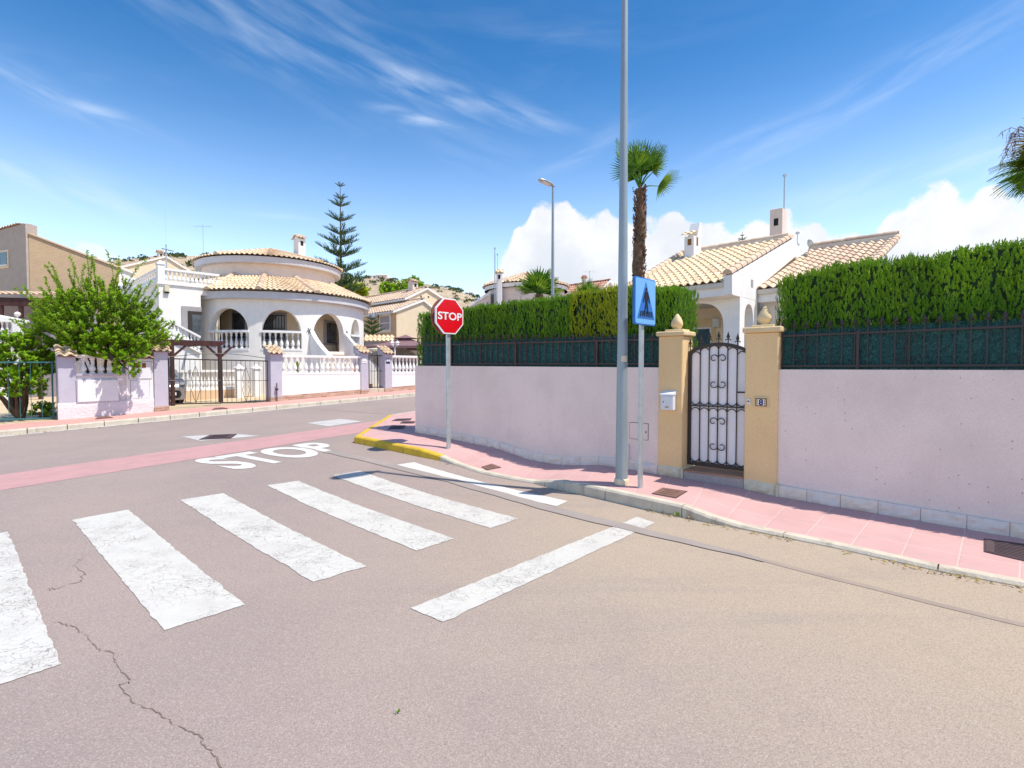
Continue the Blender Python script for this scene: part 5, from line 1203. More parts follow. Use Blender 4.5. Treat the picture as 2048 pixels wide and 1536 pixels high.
def chimney_slab(t, F_, x0, x1, y0, y1, z0, zt, ztop):
    mb = MB(F_.M); mb.bbox(x0, x1, y0, y1, z0, zt, .012); mb.prism([(x0, y0 + .25, zt), (x0, y1, zt), (x0, y1, ztop), (x0, y1 - .12, ztop - .03)], (x1 - x0, 0, 0)); c = mb.build('chimney', 'white_plaster', t)
    w = x1 - x0; zv = zt - .32; mb = MB(F_.M); mb.box(x0 + w * .35, x1 - w * .25, y0 - .003, y0 + .02, zv, zv + .22); mb.box(x1 - .02, x1 + .003, y0 + .2, y0 + .34, zv, zv + .3); mb.build('vent', 'plaque', c)
    mb = MB(); quad_roof(mb, F_.w(x0 - .06, y0 - .12, zt + .0), F_.w(x1 + .02, y0 - .12, zt), F_.w(x1 + .02, y0 + .32, zt + .2), F_.w(x0 - .06, y0 + .32, zt + .2), .18, .24, amp=.045); mb.build('chimney_cap', 'straw_tile', c)
    return c
villa()
# ================================================================== MIDDLE BACKGROUND HOUSES
def round_house():
    c = P(1052, 735, 35); c.z = 0; R = 2.55; zf = ZP(c.x, c.y - R, 565); zb = ZP(c.x, c.y - R, 573)
    t = thing('round_ended_house', 'pale pink house with a round tiled tower and thin chimney behind the hedge', 'house', (c.x, c.y, 0))
    mb = MB(); mb.lathe([(R, 0), (R, zb)], (c.x, c.y, 0), 40); mb.build('wall', 'pinkish_plaster', t, smooth=True)
    mb = MB(); mb.lathe([(R + .22, zb), (R + .22, zf), (0, zf)], (c.x, c.y, 0), 40); mb.lathe([(0, zb), (R + .22, zb)], (c.x, c.y, 0), 40); mb.build('fascia', 'white_plaster', t, smooth=True, auto=30)
    za = ZP(c.x, c.y, 549); ap = Vector((c.x, c.y, za)); RR = R + .35
    for a0, nm in ((0, 'roof'),):
        mb = MB(); pos = lambda s, t_: Vector((c.x + RR * (1 - t_ * .97) * math.cos(2 * PI * s), c.y + RR * (1 - t_ * .97) * math.sin(2 * PI * s), lerp(zf, za, t_)))
        tiled(mb, pos, lambda s, t_: Vector((.3 * math.cos(2 * PI * s), .3 * math.sin(2 * PI * s), .95)), 72, 8, K=4); rf = mb.build('roof', 'straw_tile', t)
    mb = MB()
    for k in range(8): a = k * PI / 4 + .35; ridge_tiles(mb, Vector((c.x + RR * math.cos(a), c.y + RR * math.sin(a), zf + .1)), ap + Vector((0, 0, .1)), .09)
    mb.build('ridge_tiles', 'rose_tile', rf)
    F_ = Frame(Vector((c.x, c.y - R - .3, 0)), Vector((1, 0, 0))); x0, x1 = F_.X(993), F_.X(1004)
    chimney(t, F_, x0, x1, 0, .4, 0, F_.Z(998, 546), 'white_plaster', 'straw_tile')
    mb = MB(F_.M); a, b = F_.hit(942, 613, .3), F_.hit(981, 588, .3); mb.prism([(a[0], .3, 0), (b[0], .3, 0), (b[0], .3, b[1]), (a[0], .3, a[1])][::-1], (0, 3, 0)); mb.build('wall', 'pinkish_plaster', t)
    mb = MB(F_.M); mb.prism([(a[0] - .1, .2, a[1] - .05), (b[0], .2, b[1]), (b[0], .2, b[1] + .18), (a[0] - .1, .2, a[1] + .12)], (0, 3.2, 0)); mb.build('roof', 'white_plaster', t)
    q = P(990, 735, 32); mast(q.x, q.y, 0, ZP(q.x, q.y, 495), 'tall dark aerial mast beside the round tower chimney', r=.035)
    q = P(995, 735, 31.9); mast(q.x, q.y, 3, ZP(q.x, q.y, 507), 'thinner aerial mast behind the round tower chimney', r=.018)
round_house()
def red_house():
    K = P(1207, 600, 44); t = thing('red_roofed_house', 'small cream house with a red tiled roof beyond the hedge', 'house', (K.x, K.y, 0))
    F_, L_, A_2, R_ = gable(t, K, (1207, 577), (1218, 564), (1229, 577), 5.2, 0, 'peach_light', 'red_tile', .2)
    q = P(1168, 735, 45); mb = MB(); z0 = ZP(q.x, q.y, 572); z1 = ZP(q.x, q.y, 556); mb.box(q.x - .14, q.x + .14, q.y, q.y + .3, z0 - 1, z1); c = mb.build('chimney', 'pinkish_plaster', t)
    mb = MB(); mb.box(q.x - .25, q.x + .25, q.y - .1, q.y + .4, z1, z1 + .1); mb.box(q.x - .18, q.x + .18, q.y - .05, q.y + .35, z1 + .1, z1 + .22); mb.build('chimney_cap', 'red_tile', c)
    wx, wz = F_.hit(1222, 583); mb = MB(F_.M); mb.lathe([(0.01, 0), (.3, 0)], (0, 0, 0), 4); mb = MB(F_.M); mb.prism([(wx + .35 * math.cos(PI * k / 10), -.02, wz - .15 + .45 * math.sin(PI * k / 10)) for k in range(11)], (0, .03, 0)); mb.build('window', 'window', t)
    mast(q.x + .45, q.y, z0, ZP(q.x, q.y, 541), 'small aerial on the red roofed house', 1)
red_house()
def peach_house():
    K = P(793, 690, 34); t = thing('peach_house', 'peach coloured house with stepped tiled gables behind the mauve canopy', 'house', (K.x, K.y, 0)); zb = ter(K.x, K.y)
    FF = Frame(K, -VD)
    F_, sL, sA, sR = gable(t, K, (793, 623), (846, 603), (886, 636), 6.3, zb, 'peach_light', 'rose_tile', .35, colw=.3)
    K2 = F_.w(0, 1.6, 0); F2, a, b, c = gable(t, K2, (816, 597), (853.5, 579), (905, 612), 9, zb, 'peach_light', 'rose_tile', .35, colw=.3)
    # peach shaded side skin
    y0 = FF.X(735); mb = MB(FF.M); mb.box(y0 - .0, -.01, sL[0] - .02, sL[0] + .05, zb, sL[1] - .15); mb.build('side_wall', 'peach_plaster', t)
    (x0, zt), (x1, zb_) = FF.hit(762, 634, sL[0] - .02), FF.hit(780, 659, sL[0] - .02)
    mb = MB(FF.M); y = sL[0] - .02; mb.box(x0 - .16, x1 + .16, y - .05, y, zb_ - .16, zt + .16); w = mb.build('window', 'white_plaster', t)
    mb = MB(FF.M); mb.box(x0, x1, y - .06, y - .05, zb_, zt); mb.build('shutter', 'shutter', w)
    mb = MB(FF.M)
    mb.box(x0 - .0, x1, y - .075, y - .06, (zb_ + zt) / 2 - .03, (zb_ + zt) / 2 + .03); mb.build('window_bar', 'white_plaster', w)
    (x0, zt), (x1, z0) = FF.hit(736, 628, y - .4), FF.hit(748, 638, y - .4); q = FF.w((x0 + x1) / 2, y - .2, z0); a_ = thing('air_conditioner', 'white air conditioning unit on the shaded wall of the peach house', 'air conditioner', tuple(q))
    mb = MB(FF.M); mb.bbox(x0, x1, y - .4, y - .1, z0, zt, .02); cs = mb.build('casing', 'white_metal', a_)
    mb = MB(FF.M); m_ = (x0 + x1) / 2 - .08; mz = (z0 + zt) / 2; mb.prism([(m_ + .14 * math.cos(k * PI / 8), y - .405, mz + .14 * math.sin(k * PI / 8)) for k in range(16)], (0, .004, 0)); mb.build('fan_grille', 'grey_frame', a_)
    mb = MB(FF.M); mb.box(x0 + .1, x0 + .14, y - .4, y, z0 - .05, z0); mb.box(x1 - .14, x1 - .1, y - .4, y, z0 - .05, z0); mb.build('bracket', 'galv', a_)
    x0, x1 = F2.X(846), F2.X(857); chimney(t, F2, x0, x1, 1.2, 1.8, F2.Z(850, 585), F2.Z(851, 567, 1.2), 'pinkish_plaster', 'rose_tile')
    for (px, py, F3) in ((842, 593, F2), (857, 594, F2)): vx, vz = F3.hit(px, py + .0); mb = MB(F3.M); mb.box(vx - .06, vx + .06, -.01, .01, vz - .06, vz + .06); mb.build('vent', 'dark', t)
    # low tiled wall in front
    FW = Frame(P(736, 700, 29), Vector((1, .12, 0))); x0, x1 = FW.X(728), FW.X(788); z1, z0 = FW.Z(760, 674), FW.Z(760, 683)
    t = thing('tiled_garden_wall', 'shaded grey garden wall with a row of orange tiles before the peach house', 'garden wall', tuple(FW.w((x0 + x1) / 2, 0, 0)))
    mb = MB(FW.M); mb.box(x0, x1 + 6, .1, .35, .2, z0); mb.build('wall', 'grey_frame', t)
    mb = MB(); quad_roof(mb, FW.w(x0, -.1, z0), FW.w(x1, -.1, z0), FW.w(x1, .5, z1 + .1), FW.w(x0, .5, z1 + .1), .22, .35, amp=.06); mb.build('coping_tiles', 'orange_tile', t)
peach_house()
def canopy():
    c = P(812, 735, 27.5); zb = ter(c.x, c.y); z0, z1, z2, z3 = ZP(c.x, c.y, 694), ZP(c.x, c.y, 679), ZP(c.x, c.y, 677), ZP(c.x, c.y, 669.5)
    t = thing('garden_gazebo', 'mauve fabric gazebo with a small vented peak behind the white balustrade', 'gazebo', (c.x, c.y, zb))
    R = 1.85
    def pyr(mb, r0, r1, za, zb_, sag=.1):
        def f(i, j):
            k = i % 4; a = PI / 4 + k * PI / 2; t_ = j / 6; r = lerp(r0, r1, t_); z = lerp(za, zb_, t_) - sag * math.sin(PI * t_); return Vector((c.x + r * math.sqrt(2) * math.cos(a), c.y + r * math.sqrt(2) * math.sin(a), z))
        mb.grid(f, 4, 6)
    mb = MB(); pyr(mb, R, .35, z0, z1, .08)
    for k in range(4):
        a0, a1 = PI / 4 + k * PI / 2, PI / 4 + (k + 1) * PI / 2; p, q = [Vector((c.x + R * math.sqrt(2) * math.cos(a), c.y + R * math.sqrt(2) * math.sin(a), z0)) for a in (a0, a1)]; mb.face([p - Vector((0, 0, .12)), q - Vector((0, 0, .12)), q, p])
    mb.build('canopy', 'canopy', t)
    mb = MB(); pyr(mb, .6, .02, z2 - .0, z3, .03); mb.build('vent_peak', 'canopy', t)
    for sx in (-1, 1):
        for sy in (-1, 1): mb = MB(); mb.tube([(c.x + sx * R * .95, c.y + sy * R * .95, zb), (c.x + sx * R * .95, c.y + sy * R * .95, z0)], .03, 6); mb.build('leg', 'galv', t)
    # garden lantern
    q = P(790, 735, 23.6); zb = ter(q.x, q.y); zt = ZP(q.x, q.y, 685); t = thing('garden_lamp', 'white twin headed garden lamp behind the right balustrade', 'garden lamp', (q.x, q.y, zb))
    mb = MB(); mb.tube([(q.x, q.y, zb), (q.x, q.y, zt - .25)], .03, 8); mb.tube([(q.x - .12, q.y, zt - .12), (q.x, q.y, zt - .22), (q.x + .12, q.y, zt - .12)], .015, 6); mb.build('post', 'white_conc', t)
    for s in (-1, 1):
        mb = MB(); mb.lathe([(.03, 0), (.07, .02), (.06, .12), (.10, .12), (.02, .2), (.0, .24)], (q.x + s * .12, q.y, zt - .13), 8); mb.build('lantern', 'white_conc', t)
    q = P(755, 735, 24.5); zt = ZP(q.x, q.y, 697); t = thing('parasol', 'cream round parasol top behind the small black gate', 'parasol', (q.x, q.y, ter(q.x, q.y)))
    mb = MB(); mb.lathe([(.62, zt - .12), (.62, zt - .04), (.35, zt), (0, zt + .03)], (q.x, q.y, 0), 20); mb.build('shade', 'cream_fabric', t, smooth=True); mb = MB(); mb.tube([(q.x, q.y, ter(q.x, q.y)), (q.x, q.y, zt)], .025, 6); mb.build('pole', 'dark', t)
canopy()
# ================================================================== ROUND VILLA
def cyl_hit(px, py, Cc, R):
    d = ray(px, py); o = CAM - Cc; a = d.x ** 2 + d.y ** 2; b = 2 * (o.x * d.x + o.y * d.y); c = o.x ** 2 + o.y ** 2 - R * R; D = b * b - 4 * a * c
    tt = (-b - math.sqrt(max(0, D))) / (2 * a); q = CAM + d * tt; return math.atan2(q.y - Cc.y, q.x - Cc.x), q.z
def polar(az_deg, dist): a = math.radians(az_deg); return Vector((math.sin(a) * dist, math.cos(a) * dist, 0))
C1 = polar(-23.8, 30); R1 = 4.17; RF = 4.46; R0 = 2.75
C2 = polar(-24.6, 31); R2 = 3.22; RF2 = 3.52
def round_villa():
    t = thing('round_villa', 'white villa with round arcaded veranda and curved tiled roofs across the street', 'villa', (C1.x, C1.y, .4))
    H = lambda px, py, R=R1: cyl_hit(px, py, C1, R)
    zfl = H(560, 701)[1]; zft = H(545, 583, RF)[1]; zfb = H(545, 597, RF)[1]; print('rv', zfl, zft, zfb)
    zg = .2; ph = lambda px, R=R1: H(px, 650, R)[0]
    pt = lambda phi, r, z: Vector((C1.x + r * math.cos(phi), C1.y + r * math.sin(phi), z))
    fm = lambda x, y, z: pt(x, R1 - y, z)
    p0, p1 = math.radians(-185), math.radians(35)
    ops = []
    for (xa, xb, ya, sill) in ((418, 497, 616, 1), (521, 603, 619, 1), (626, 688, 627, 0), (701, 719, 639, 1)):
        a, b = ph(xa), ph(xb); z = H((xa + xb) / 2, ya)[1]; ops.append((a, b, zfl, z - 1.15, z, 2.1))
    ops.append((ph(381), ph(402), zfl, H(395, 614)[1] - .5, H(395, 612)[1], 1.6))
    wd = ops[0][1] - ops[0][0]
    a = ops[3][1] + .22
    for k in range(3): ops.append((a, a + wd, zfl, ops[0][3], ops[0][4], 2.1)); a += wd + .25
    ops = [o for o in ops if o[1] < p1]
    mb = MB(); arch_wall(mb, p0, p1, zg, zfb + .02, ops, .32, fm, step=.04); mb.build('veranda_wall', 'cream_plaster', t, smooth=True, auto=30)
    # fascia ring, floor and ceiling
    def ring(r0, r1, z0, z1, name, mat, c=C1, a0=math.radians(-200), a1=math.radians(60), par=None):
        mb = MB(); n = 60; P_ = lambda a, r, z: (c.x + r * math.cos(a), c.y + r * math.sin(a), z)
        for k in range(n):
            a, b = lerp(a0, a1, k / n), lerp(a0, a1, (k + 1) / n)
            mb.face([P_(a, r1, z0), P_(b, r1, z0), P_(b, r1, z1), P_(a, r1, z1)]); mb.face([P_(a, r0, z1), P_(a, r1, z1), P_(b, r1, z1), P_(b, r0, z1)]); mb.face([P_(a, r0, z0), P_(b, r0, z0), P_(b, r1, z0), P_(a, r1, z0)])
        return mb.build(name, mat, par or t, smooth=True, auto=30)
    ring(R1 - .4, RF, zfb, zft, 'fascia', 'fascia'); ring(.1, R1 - .3, zfl - .15, zfl, 'veranda_floor', 'terracotta'); ring(.1, R1 - .3, zfb + .03, zfb + .1, 'ceiling', 'porch_plaster')
    ring(0.1, R0, zg, zfb + .04, 'inner_wall', 'porch_plaster')
    # balustrades inside the arches
    me = baluster_mesh(.72, .075)
    for i, o in enumerate(ops):
        if i == 2: continue
        a, b = o[0], o[1]
        for (z0, z1, nm, e) in ((zfl, zfl + .09, 'bottom_rail', .02), (zfl + .8, zfl + .9, 'top_rail', .05)):
            mb = MB(); n = 8
            for k in range(n):
                x, y = lerp(a, b, k / n), lerp(a, b, (k + 1) / n); mb.hexa([pt(x, R1 - .26, z0), pt(x, R1 + e, z0), pt(y, R1 + e, z0), pt(y, R1 - .26, z0)], [pt(x, R1 - .26, z1), pt(x, R1 + e, z1), pt(y, R1 + e, z1), pt(y, R1 - .26, z1)])
            mb.build(nm, 'white_conc', t)
        n = max(2, round((b - a) * R1 / .235))
        for k in range(n): part_copy(me, 'baluster', t, pt(lerp(a, b, (k + .5) / n), R1 - .12, zfl + .085))
    # windows with grilles on the inner wall
    def window(x0, x1, y0, y1, bars, door=False):
        a, zt = cyl_hit(x0, y0, C1, R0); b, zb = cyl_hit(x1, y1, C1, R0); n = 6; P_ = lambda f, r, z: pt(lerp(a, b, f), R0 + r, z)
        def plate(f0, f1, z0, z1, r0, r1, nm, mat, par):
            mb = MB()
            for k in range(n):
                x, y = lerp(f0, f1, k / n), lerp(f0, f1, (k + 1) / n); mb.hexa([P_(x, r0, z0), P_(x, r1, z0), P_(y, r1, z0), P_(y, r0, z0)], [P_(x, r0, z1), P_(x, r1, z1), P_(y, r1, z1), P_(y, r0, z1)])
            return mb.build(nm, mat, par)
        w = plate(-.12, 1.12, zb - .12, zt + .14, -.02, .05, 'window', 'grey_frame', t); plate(0, 1, zb, zt, .05, .06, 'pane', 'window', w)
        mb = MB()
        for k in range(bars + 1): mb.tube([P_(k / bars, .1, zb), P_(k / bars, .1, zt)], .014, 5)
        for f in (0, .45, 1): mb.tube([P_(j / 6, .1, lerp(zb, zt, f)) for j in range(7)], .016, 5)
        mb.build('window_grille', 'iron', w)
    window(468, 491, 628, 676, 6); window(524, 569, 630, 678, 8); window(652, 679, 646, 688, 6); window(432, 440, 632, 690, 2)
    # entrance steps with flaring parapets under the third arch
    for (pa, pb, tx) in ((620, 641, 0), (688, 711, 1)):
        a = ph(pa); b = ph(pb, R1); nx = 8; mb = MB()
        for k in range(nx):
            f0, f1 = k / nx, (k + 1) / nx; q = []
            for f in (f0, f1):
                aa = a + (.0 if tx else .0) + f * f * (.17 if not tx else .12); r = R1 + f * 1.5; z = zfl + .95 - f * 1.55 - .2 * f * f; q.append((pt(aa, r, zg), pt(aa + .045, r, zg), pt(aa, r, z), pt(aa + .045, r, z)))
            mb.hexa([q[0][0], q[1][0], q[1][1], q[0][1]], [q[0][2], q[1][2], q[1][3], q[0][3]])
        mb.build('step_parapet', 'white_conc', t)
    mb = MB(); a, b = ph(628), ph(686)
    for k in range(8): r = R1 + .02 + k * .22; z = zfl - .15 - k * .2; mb.hexa([pt(a, r - .1, zg), pt(a, r + .22, zg), pt(b, r + .22, zg), pt(b, r - .1, zg)], [pt(a, r - .1, z), pt(a, r + .22, z), pt(b, r + .22, z), pt(b, r - .1, z)])
    mb.build('steps', 'terracotta', t)
    for (px, py) in ((618, 662), (693, 667)):
        a, z = H(px, py); mb = MB(); pA = lambda s, h: pt(a + s / R1, R1 + .02, z + h)
        for k in range(5): mb.tube([pA(.0, 0), pA(.06 * math.cos(k * 1.26 + .4), .10 * math.sin(k * 1.26 + .4)), pA(.1 * math.cos(k * 1.26 + .8), .15 * math.sin(k * 1.26 + .8))], .012, 5)
        mb.build('wall_ornament', 'iron', t)
    # lower roof: from the fascia up to the drum
    zr = cyl_hit(572, 556, C2, R2)[1]; n0, n1 = math.radians(-195), math.radians(40)
    def lo(s, t_):
        a = lerp(n0, n1, s); p = pt(a, RF + .12, zft + .03); v = Vector((C1.x + math.cos(a) * (RF + .12) - C2.x, C1.y + math.sin(a) * (RF + .12) - C2.y, 0)).normalized(); q = Vector((C2.x + v.x * R2, C2.y + v.y * R2, zr)); return p.lerp(q, t_)
    def ln(s, t_): a = lerp(n0, n1, s); return Vector((math.cos(a) * .45, math.sin(a) * .45, .89))
    nc = round((n1 - n0) * RF / .225); mb = MB(); n = 60
    for k in range(n): mb.face([lo(k / n, 0), lo((k + 1) / n, 0), lo((k + 1) / n, 1), lo(k / n, 1)])
    rf = mb.build('lower_roof', 'mortar', t, smooth=True)
    mb = MB(); tiled(mb, lo, ln, nc, 6, amp=.05, step=.04); mb.build('tiles', 'orange_tile', rf)
    for (pa) in (420, 519, 633, 735):
        a = cyl_hit(min(pa, 736), 600, C1, RF)[0]; s = (a - n0) / (n1 - n0); mb = MB(); ridge_tiles(mb, lo(s, -.02) + Vector((0, 0, .05)), lo(s, 1) + Vector((0, 0, .06)), .13); mb.build('hip', 'rose_tile', rf)
    # drum and upper roof
    zu1 = cyl_hit(545, 514, C2, RF2)[1]; zu0 = cyl_hit(545, 526, C2, RF2)[1]
    mb = MB(); mb.lathe([(R2, zr - .9), (R2, zu0 + .02)], (C2.x, C2.y, 0), 64); mb.build('drum_wall', 'pinkish_plaster', t, smooth=True)
    mb = MB(); mb.lathe([(R2 - .2, zu0), (RF2, zu0), (RF2 + .03, zu1), (0, zu1)], (C2.x, C2.y, 0), 64); mb.build('upper_fascia', 'fascia', t, smooth=True, auto=30)
    za = zu1 + .95; up = lambda s, t_: Vector((C2.x + (RF2 + .12) * (1 - .97 * t_) * math.cos(2 * PI * s), C2.y + (RF2 + .12) * (1 - .97 * t_) * math.sin(2 * PI * s), lerp(zu1 + .02, za, t_)))
    mb = MB(); tiled(mb, up, lambda s, t_: Vector((.25 * math.cos(2 * PI * s), .25 * math.sin(2 * PI * s), .95)), 100, 9, amp=.05); rf2 = mb.build('upper_roof', 'orange_tile', t)
    mb = MB()
    for k in range(9): s = (k + .35) / 9; ridge_tiles(mb, up(s, 0) + Vector((0, 0, .06)), up(s, 1) + Vector((0, 0, .06)), .12)
    mb.build('hips', 'rose_tile', rf2)
    F_ = Frame(P(603, 735, 27.6), UD); x0, x1 = F_.X(594), F_.X(614); x0, x1 = F_.X(600), F_.X(614)
    chimney(t, F_, x0, x1, 0, .6, zu1 - .2, F_.Z(606, 478), 'white_plaster', 'orange_tile')
    # square block with roof terrace
    K3 = polar(math.degrees(math.atan2(321 - 1024, FPX)), 26.4); FB_, FL = Frame(K3, UD), Frame(K3, -VD)
    zt = FB_.Z(321, 568); L = 9; aR = FB_.X(442) + 1.6
    aN = FB_.X(404); mb = MB(FB_.M); mb.box(0, aN, 0, L, zg, zt); mb.box(aN, aR, 0, L, zfb + .12, zt); mb.build('block_wall', 'cream_plaster', t)
    mb = MB(FB_.M); mb.box(-.06, aR, -.06, L, zt, zt + .07); mb.build('terrace_edge', 'white_conc', t)
    h = FB_.Z(330, 536) - zt - .07; a1 = FB_.X(442)
    balustrade(t, FB_.w(.2, .1, zt + .07), FB_.w(a1, .1, zt + .07), h, 13)
    yl = -FL.X(262); balustrade(t, FB_.w(.1, yl, zt + .07), FB_.w(.1, .25, zt + .07), h, 13)
    for (x, y) in ((.1, .1), (.1, yl), (.1, yl + 2.5)):
        mb = MB(FB_.M); hh = FB_.Z(324, 529) - zt; mb.bbox(x - .13, x + .13, y - .13, y + .13, zt + .05, zt + hh, .01); mb.lathe([(.2 * 1.1, 0), (.2 * 1.1, .05), (0, .2)], (x, y, zt + hh), 4, PI / 4, 2 * PI + PI / 4); mb.build('terrace_pillar', 'white_conc', t)
    balustrade(t, FB_.w(.1, yl + 2.4, zt + .07), FB_.w(.1, yl + .2, zt + .07), h, 9)
    # door in the block and camera box, sloping stair balustrade
    (x0, z1), (x1, z0) = FB_.hit(375, 622), FB_.hit(404, 704); mb = MB(FB_.M); mb.box(x0 - .22, x1, -.05, 0, zfl, z1 + .2); d = mb.build('door_surround', 'grey_frame', t)
    mb = MB(FB_.M); mb.box(x0, x1, -.08, -.05, zfl, z1); mb.build('door', 'iron', d); mb = MB(FB_.M); mb.box(x0 + .15, x1, -.09, -.08, zfl + .1, z1 - .15); mb.build('door_panel', 'window', d)
    (x0, z1), (x1, z0) = FB_.hit(329, 571, -.1), FB_.hit(339, 584, -.1); mb = MB(FB_.M); mb.bbox(x0, x1, -.12, 0, z0, z1, .02); q = mb.build('alarm_box', 'cream_fabric', t); mb = MB(FB_.M); mb.box(x0, x1, -.10, 0, z0 - .05, z0); mb.build('alarm_base', 'black', q)
    p0, p1 = FB_.w(FB_.X(344, -.9), -.9, 0), FB_.w(FB_.X(401, -.9), -.9, 0); zA, zB = ZP(p0.x, p0.y, 678), ZP(p1.x, p1.y, 707); hA = ZP(p0.x, p0.y, 642) - zA
    t3 = thing('stair_balustrade', 'white sloping balustrade of the outside stair on the round villa', 'balustrade', tuple(p0)); balustrade(t3, (p0.x, p0.y, zA), (p1.x, p1.y, zB), hA, 8)
    mb = MB(); mb.hexa([Vector((p0.x, p0.y, zg)), Vector((p1.x, p1.y, zg)), Vector((p1.x, p1.y, zg)) + VD * .9, Vector((p0.x, p0.y, zg)) + VD * .9], [Vector((p0.x, p0.y, zA)), Vector((p1.x, p1.y, zB)), Vector((p1.x, p1.y, zB)) + VD * .9, Vector((p0.x, p0.y, zA)) + VD * .9]); mb.build('stair_wall', 'white_plaster', t3)
    q = P(411, 735, 29); mast(q.x, q.y, 5, ZP(q.x, q.y, 449), 'thin television aerial above the round villa terrace', 1, r=.012)
round_villa()
# ================================================================== FAR FRONTAGE
zf = lambda a: (lambda p: ter(p.x, p.y) + .12)(FS.w(a, 0, 0))
def cap_tiles(t, x0, x1, y0, y1, z0, z1, n=None):
    mb = MB(FS.M); mb.prism([(x0, y0, z0 - .02), (x0, y1, z0 - .02), (x0, y1, z1 - .03)], (x1 - x0, 0, 0)); mb.build('cap_bed', 'lilac_plaster', t)
    mb = MB(); quad_roof(mb, FS.w(x0 - .04, y0 - .09, z0 - .03), FS.w(x1 + .04, y0 - .09, z0 - .03), FS.w(x1 + .04, y1, z1), FS.w(x0 - .04, y1, z1), .2, .28, amp=.055, step=.05); mb.build('tiled_cap', 'orange_tile', t)
def brick(t, x0, x1, y, h, depth=.3, name='brick_plinth'):
    mb = MB(); n = max(1, int((x1 - x0) / .5))
    for i in range(n):
        a, b = lerp(x0, x1, i / n), lerp(x0, x1, (i + 1) / n); za, zb_ = zf(a), zf(b)
        mb.face([FS.w(a, y, za - .1), FS.w(b, y, zb_ - .1), FS.w(b, y, zb_ + h), FS.w(a, y, za + h)], uvs=[(a, -.1), (b, -.1), (b, h), (a, h)])
        mb.face([FS.w(a, y, za + h), FS.w(b, y, zb_ + h), FS.w(b, y + .05, zb_ + h), FS.w(a, y + .05, za + h)], uvs=[(a, h), (b, h), (b, h + .05), (a, h + .05)])
    for x in (x0, x1): z = zf(x); mb.face([FS.w(x, y, z - .1), FS.w(x, y + depth, z - .1), FS.w(x, y + depth, z + h), FS.w(x, y, z + h)], uvs=[(0, -.1), (depth, -.1), (depth, h), (0, h)])
    mb.build(name, 'brick_plinth', t)
def fpillar(xa, xb, ytop, ycap, label, plinth=.17, dep=.45):
    a, b = FS.X(xa), FS.X(xb); zt = FS.Z((xa + xb) / 2, ytop); t = thing('gate_pier', label, 'gate pier', tuple(FS.w((a + b) / 2, .2, zf(a))), 'tile capped piers of the round villa')
    mb = MB(FS.M); mb.bbox(a, b, -.05, dep, zf(a) - .2, zt, .01); mb.build('shaft', 'lilac_plaster', t); brick(t, a - .012, b + .012, -.062, plinth, dep)
    cap_tiles(t, a - .04, b + .04, -.08, dep + .05, zt, FS.Z((xa + xb) / 2, ycap, dep)); return a, b, zt, t
P1 = fpillar(307, 335, 703, 685, 'tile capped lilac pier left of the driveway gate')
P2 = fpillar(540, 563, 708, 692, 'tile capped lilac pier right of the driveway gate')
P3 = fpillar(721, 736, 706, 692, 'tile capped lilac pier left of the narrow gate')
P4 = fpillar(769, 783, 708, 694, 'tile capped lilac pier right of the narrow gate, bearing a blue plate')
def front_wall(a, b, px, yt, ytop, nb, label, slope=0):
    zt = FS.Z(px, yt); zr = FS.Z(px, ytop); t = thing('front_wall', label, 'garden wall', tuple(FS.w((a + b) / 2, .1, zf(a))))
    mb = MB(FS.M); mb.box(a, b, 0, .22, min(zf(a), zf(b)) - .3, zt); mb.build('wall', 'white_plaster', t); brick(t, a, b, -.02, .20)
    balustrade(t, FS.w(a, .1, zt), FS.w(b, .1, zt), zr - zt, nb, .22, .08); return t
front_wall(P2[1], P3[0], 600, 749, 710, 15, 'long white front wall with balustrade between the two gates')
front_wall(P4[1], FS.X(905), 800, 748, 711, 18, 'white front wall with balustrade right of the narrow gate')
def iron_gate(x0p, x1p, yt0, yt1, yb0, yb1, name, label, sp, mat, dep=.2, mid=None, orn=False, cat='gate', postr=False):
    a, b = FS.X(x0p, dep), FS.X(x1p, dep); zt0, zt1 = FS.Z(x0p, yt0, dep), FS.Z(x1p, yt1, dep); zb0, zb1 = FS.Z(x0p, yb0, dep), FS.Z(x1p, yb1, dep)
    t = thing(name, label, cat, tuple(FS.w((a + b) / 2, dep, zb0))); zt = lambda x: lerp(zt0, zt1, (x - a) / (b - a)); zb_ = lambda x: lerp(zb0, zb1, (x - a) / (b - a))
    mb = MB(FS.M)
    for (z_, h) in ((zt, .04), (zb_, .04)): mb.hexa([(a, dep, z_(a) - h), (b, dep, z_(b) - h), (b, dep + .035, z_(b) - h), (a, dep + .035, z_(a) - h)], [(a, dep, z_(a)), (b, dep, z_(b)), (b, dep + .035, z_(b)), (a, dep + .035, z_(a))])
    for x in (a, b): mb.box(x - .02, x + .02, dep - .002, dep + .037, zb_(x) - .04, zt(x) + .002)
    mb.build('frame', mat, t)
    n = max(2, round((b - a) / sp))
    for i in range(1, n): x = lerp(a, b, i / n); mb = MB(FS.M); mb.tube([(x, dep + .017, zb_(x)), (x, dep + .017, zt(x) - .02)], .008, 5); mb.build('bar', mat, t)
    if mid:
        mb = MB(FS.M); za, zc = FS.Z(x0p, mid, dep), FS.Z(x1p, mid, dep); mb.tube([(a, dep + .0, za), (b, dep + .0, zc)], .012, 5); mb.build('cross_bar', mat, t)
    if orn:
        m_ = (a + b) / 2; zc = lerp(zb_(m_), zt(m_), .42); mb = MB(FS.M)
        for s in (-1, 1):
            for e in (-1, 1): mb.tube([(m_, dep - .005, zc + e * .62), (m_ + s * .06, dep - .005, zc + e * .45), (m_ + s * .13, dep - .005, zc + e * .2), (m_ + s * .09, dep - .005, zc + e * .05)], .008, 5)
        mb.build('ornament', mat, t)
    return t, a, b
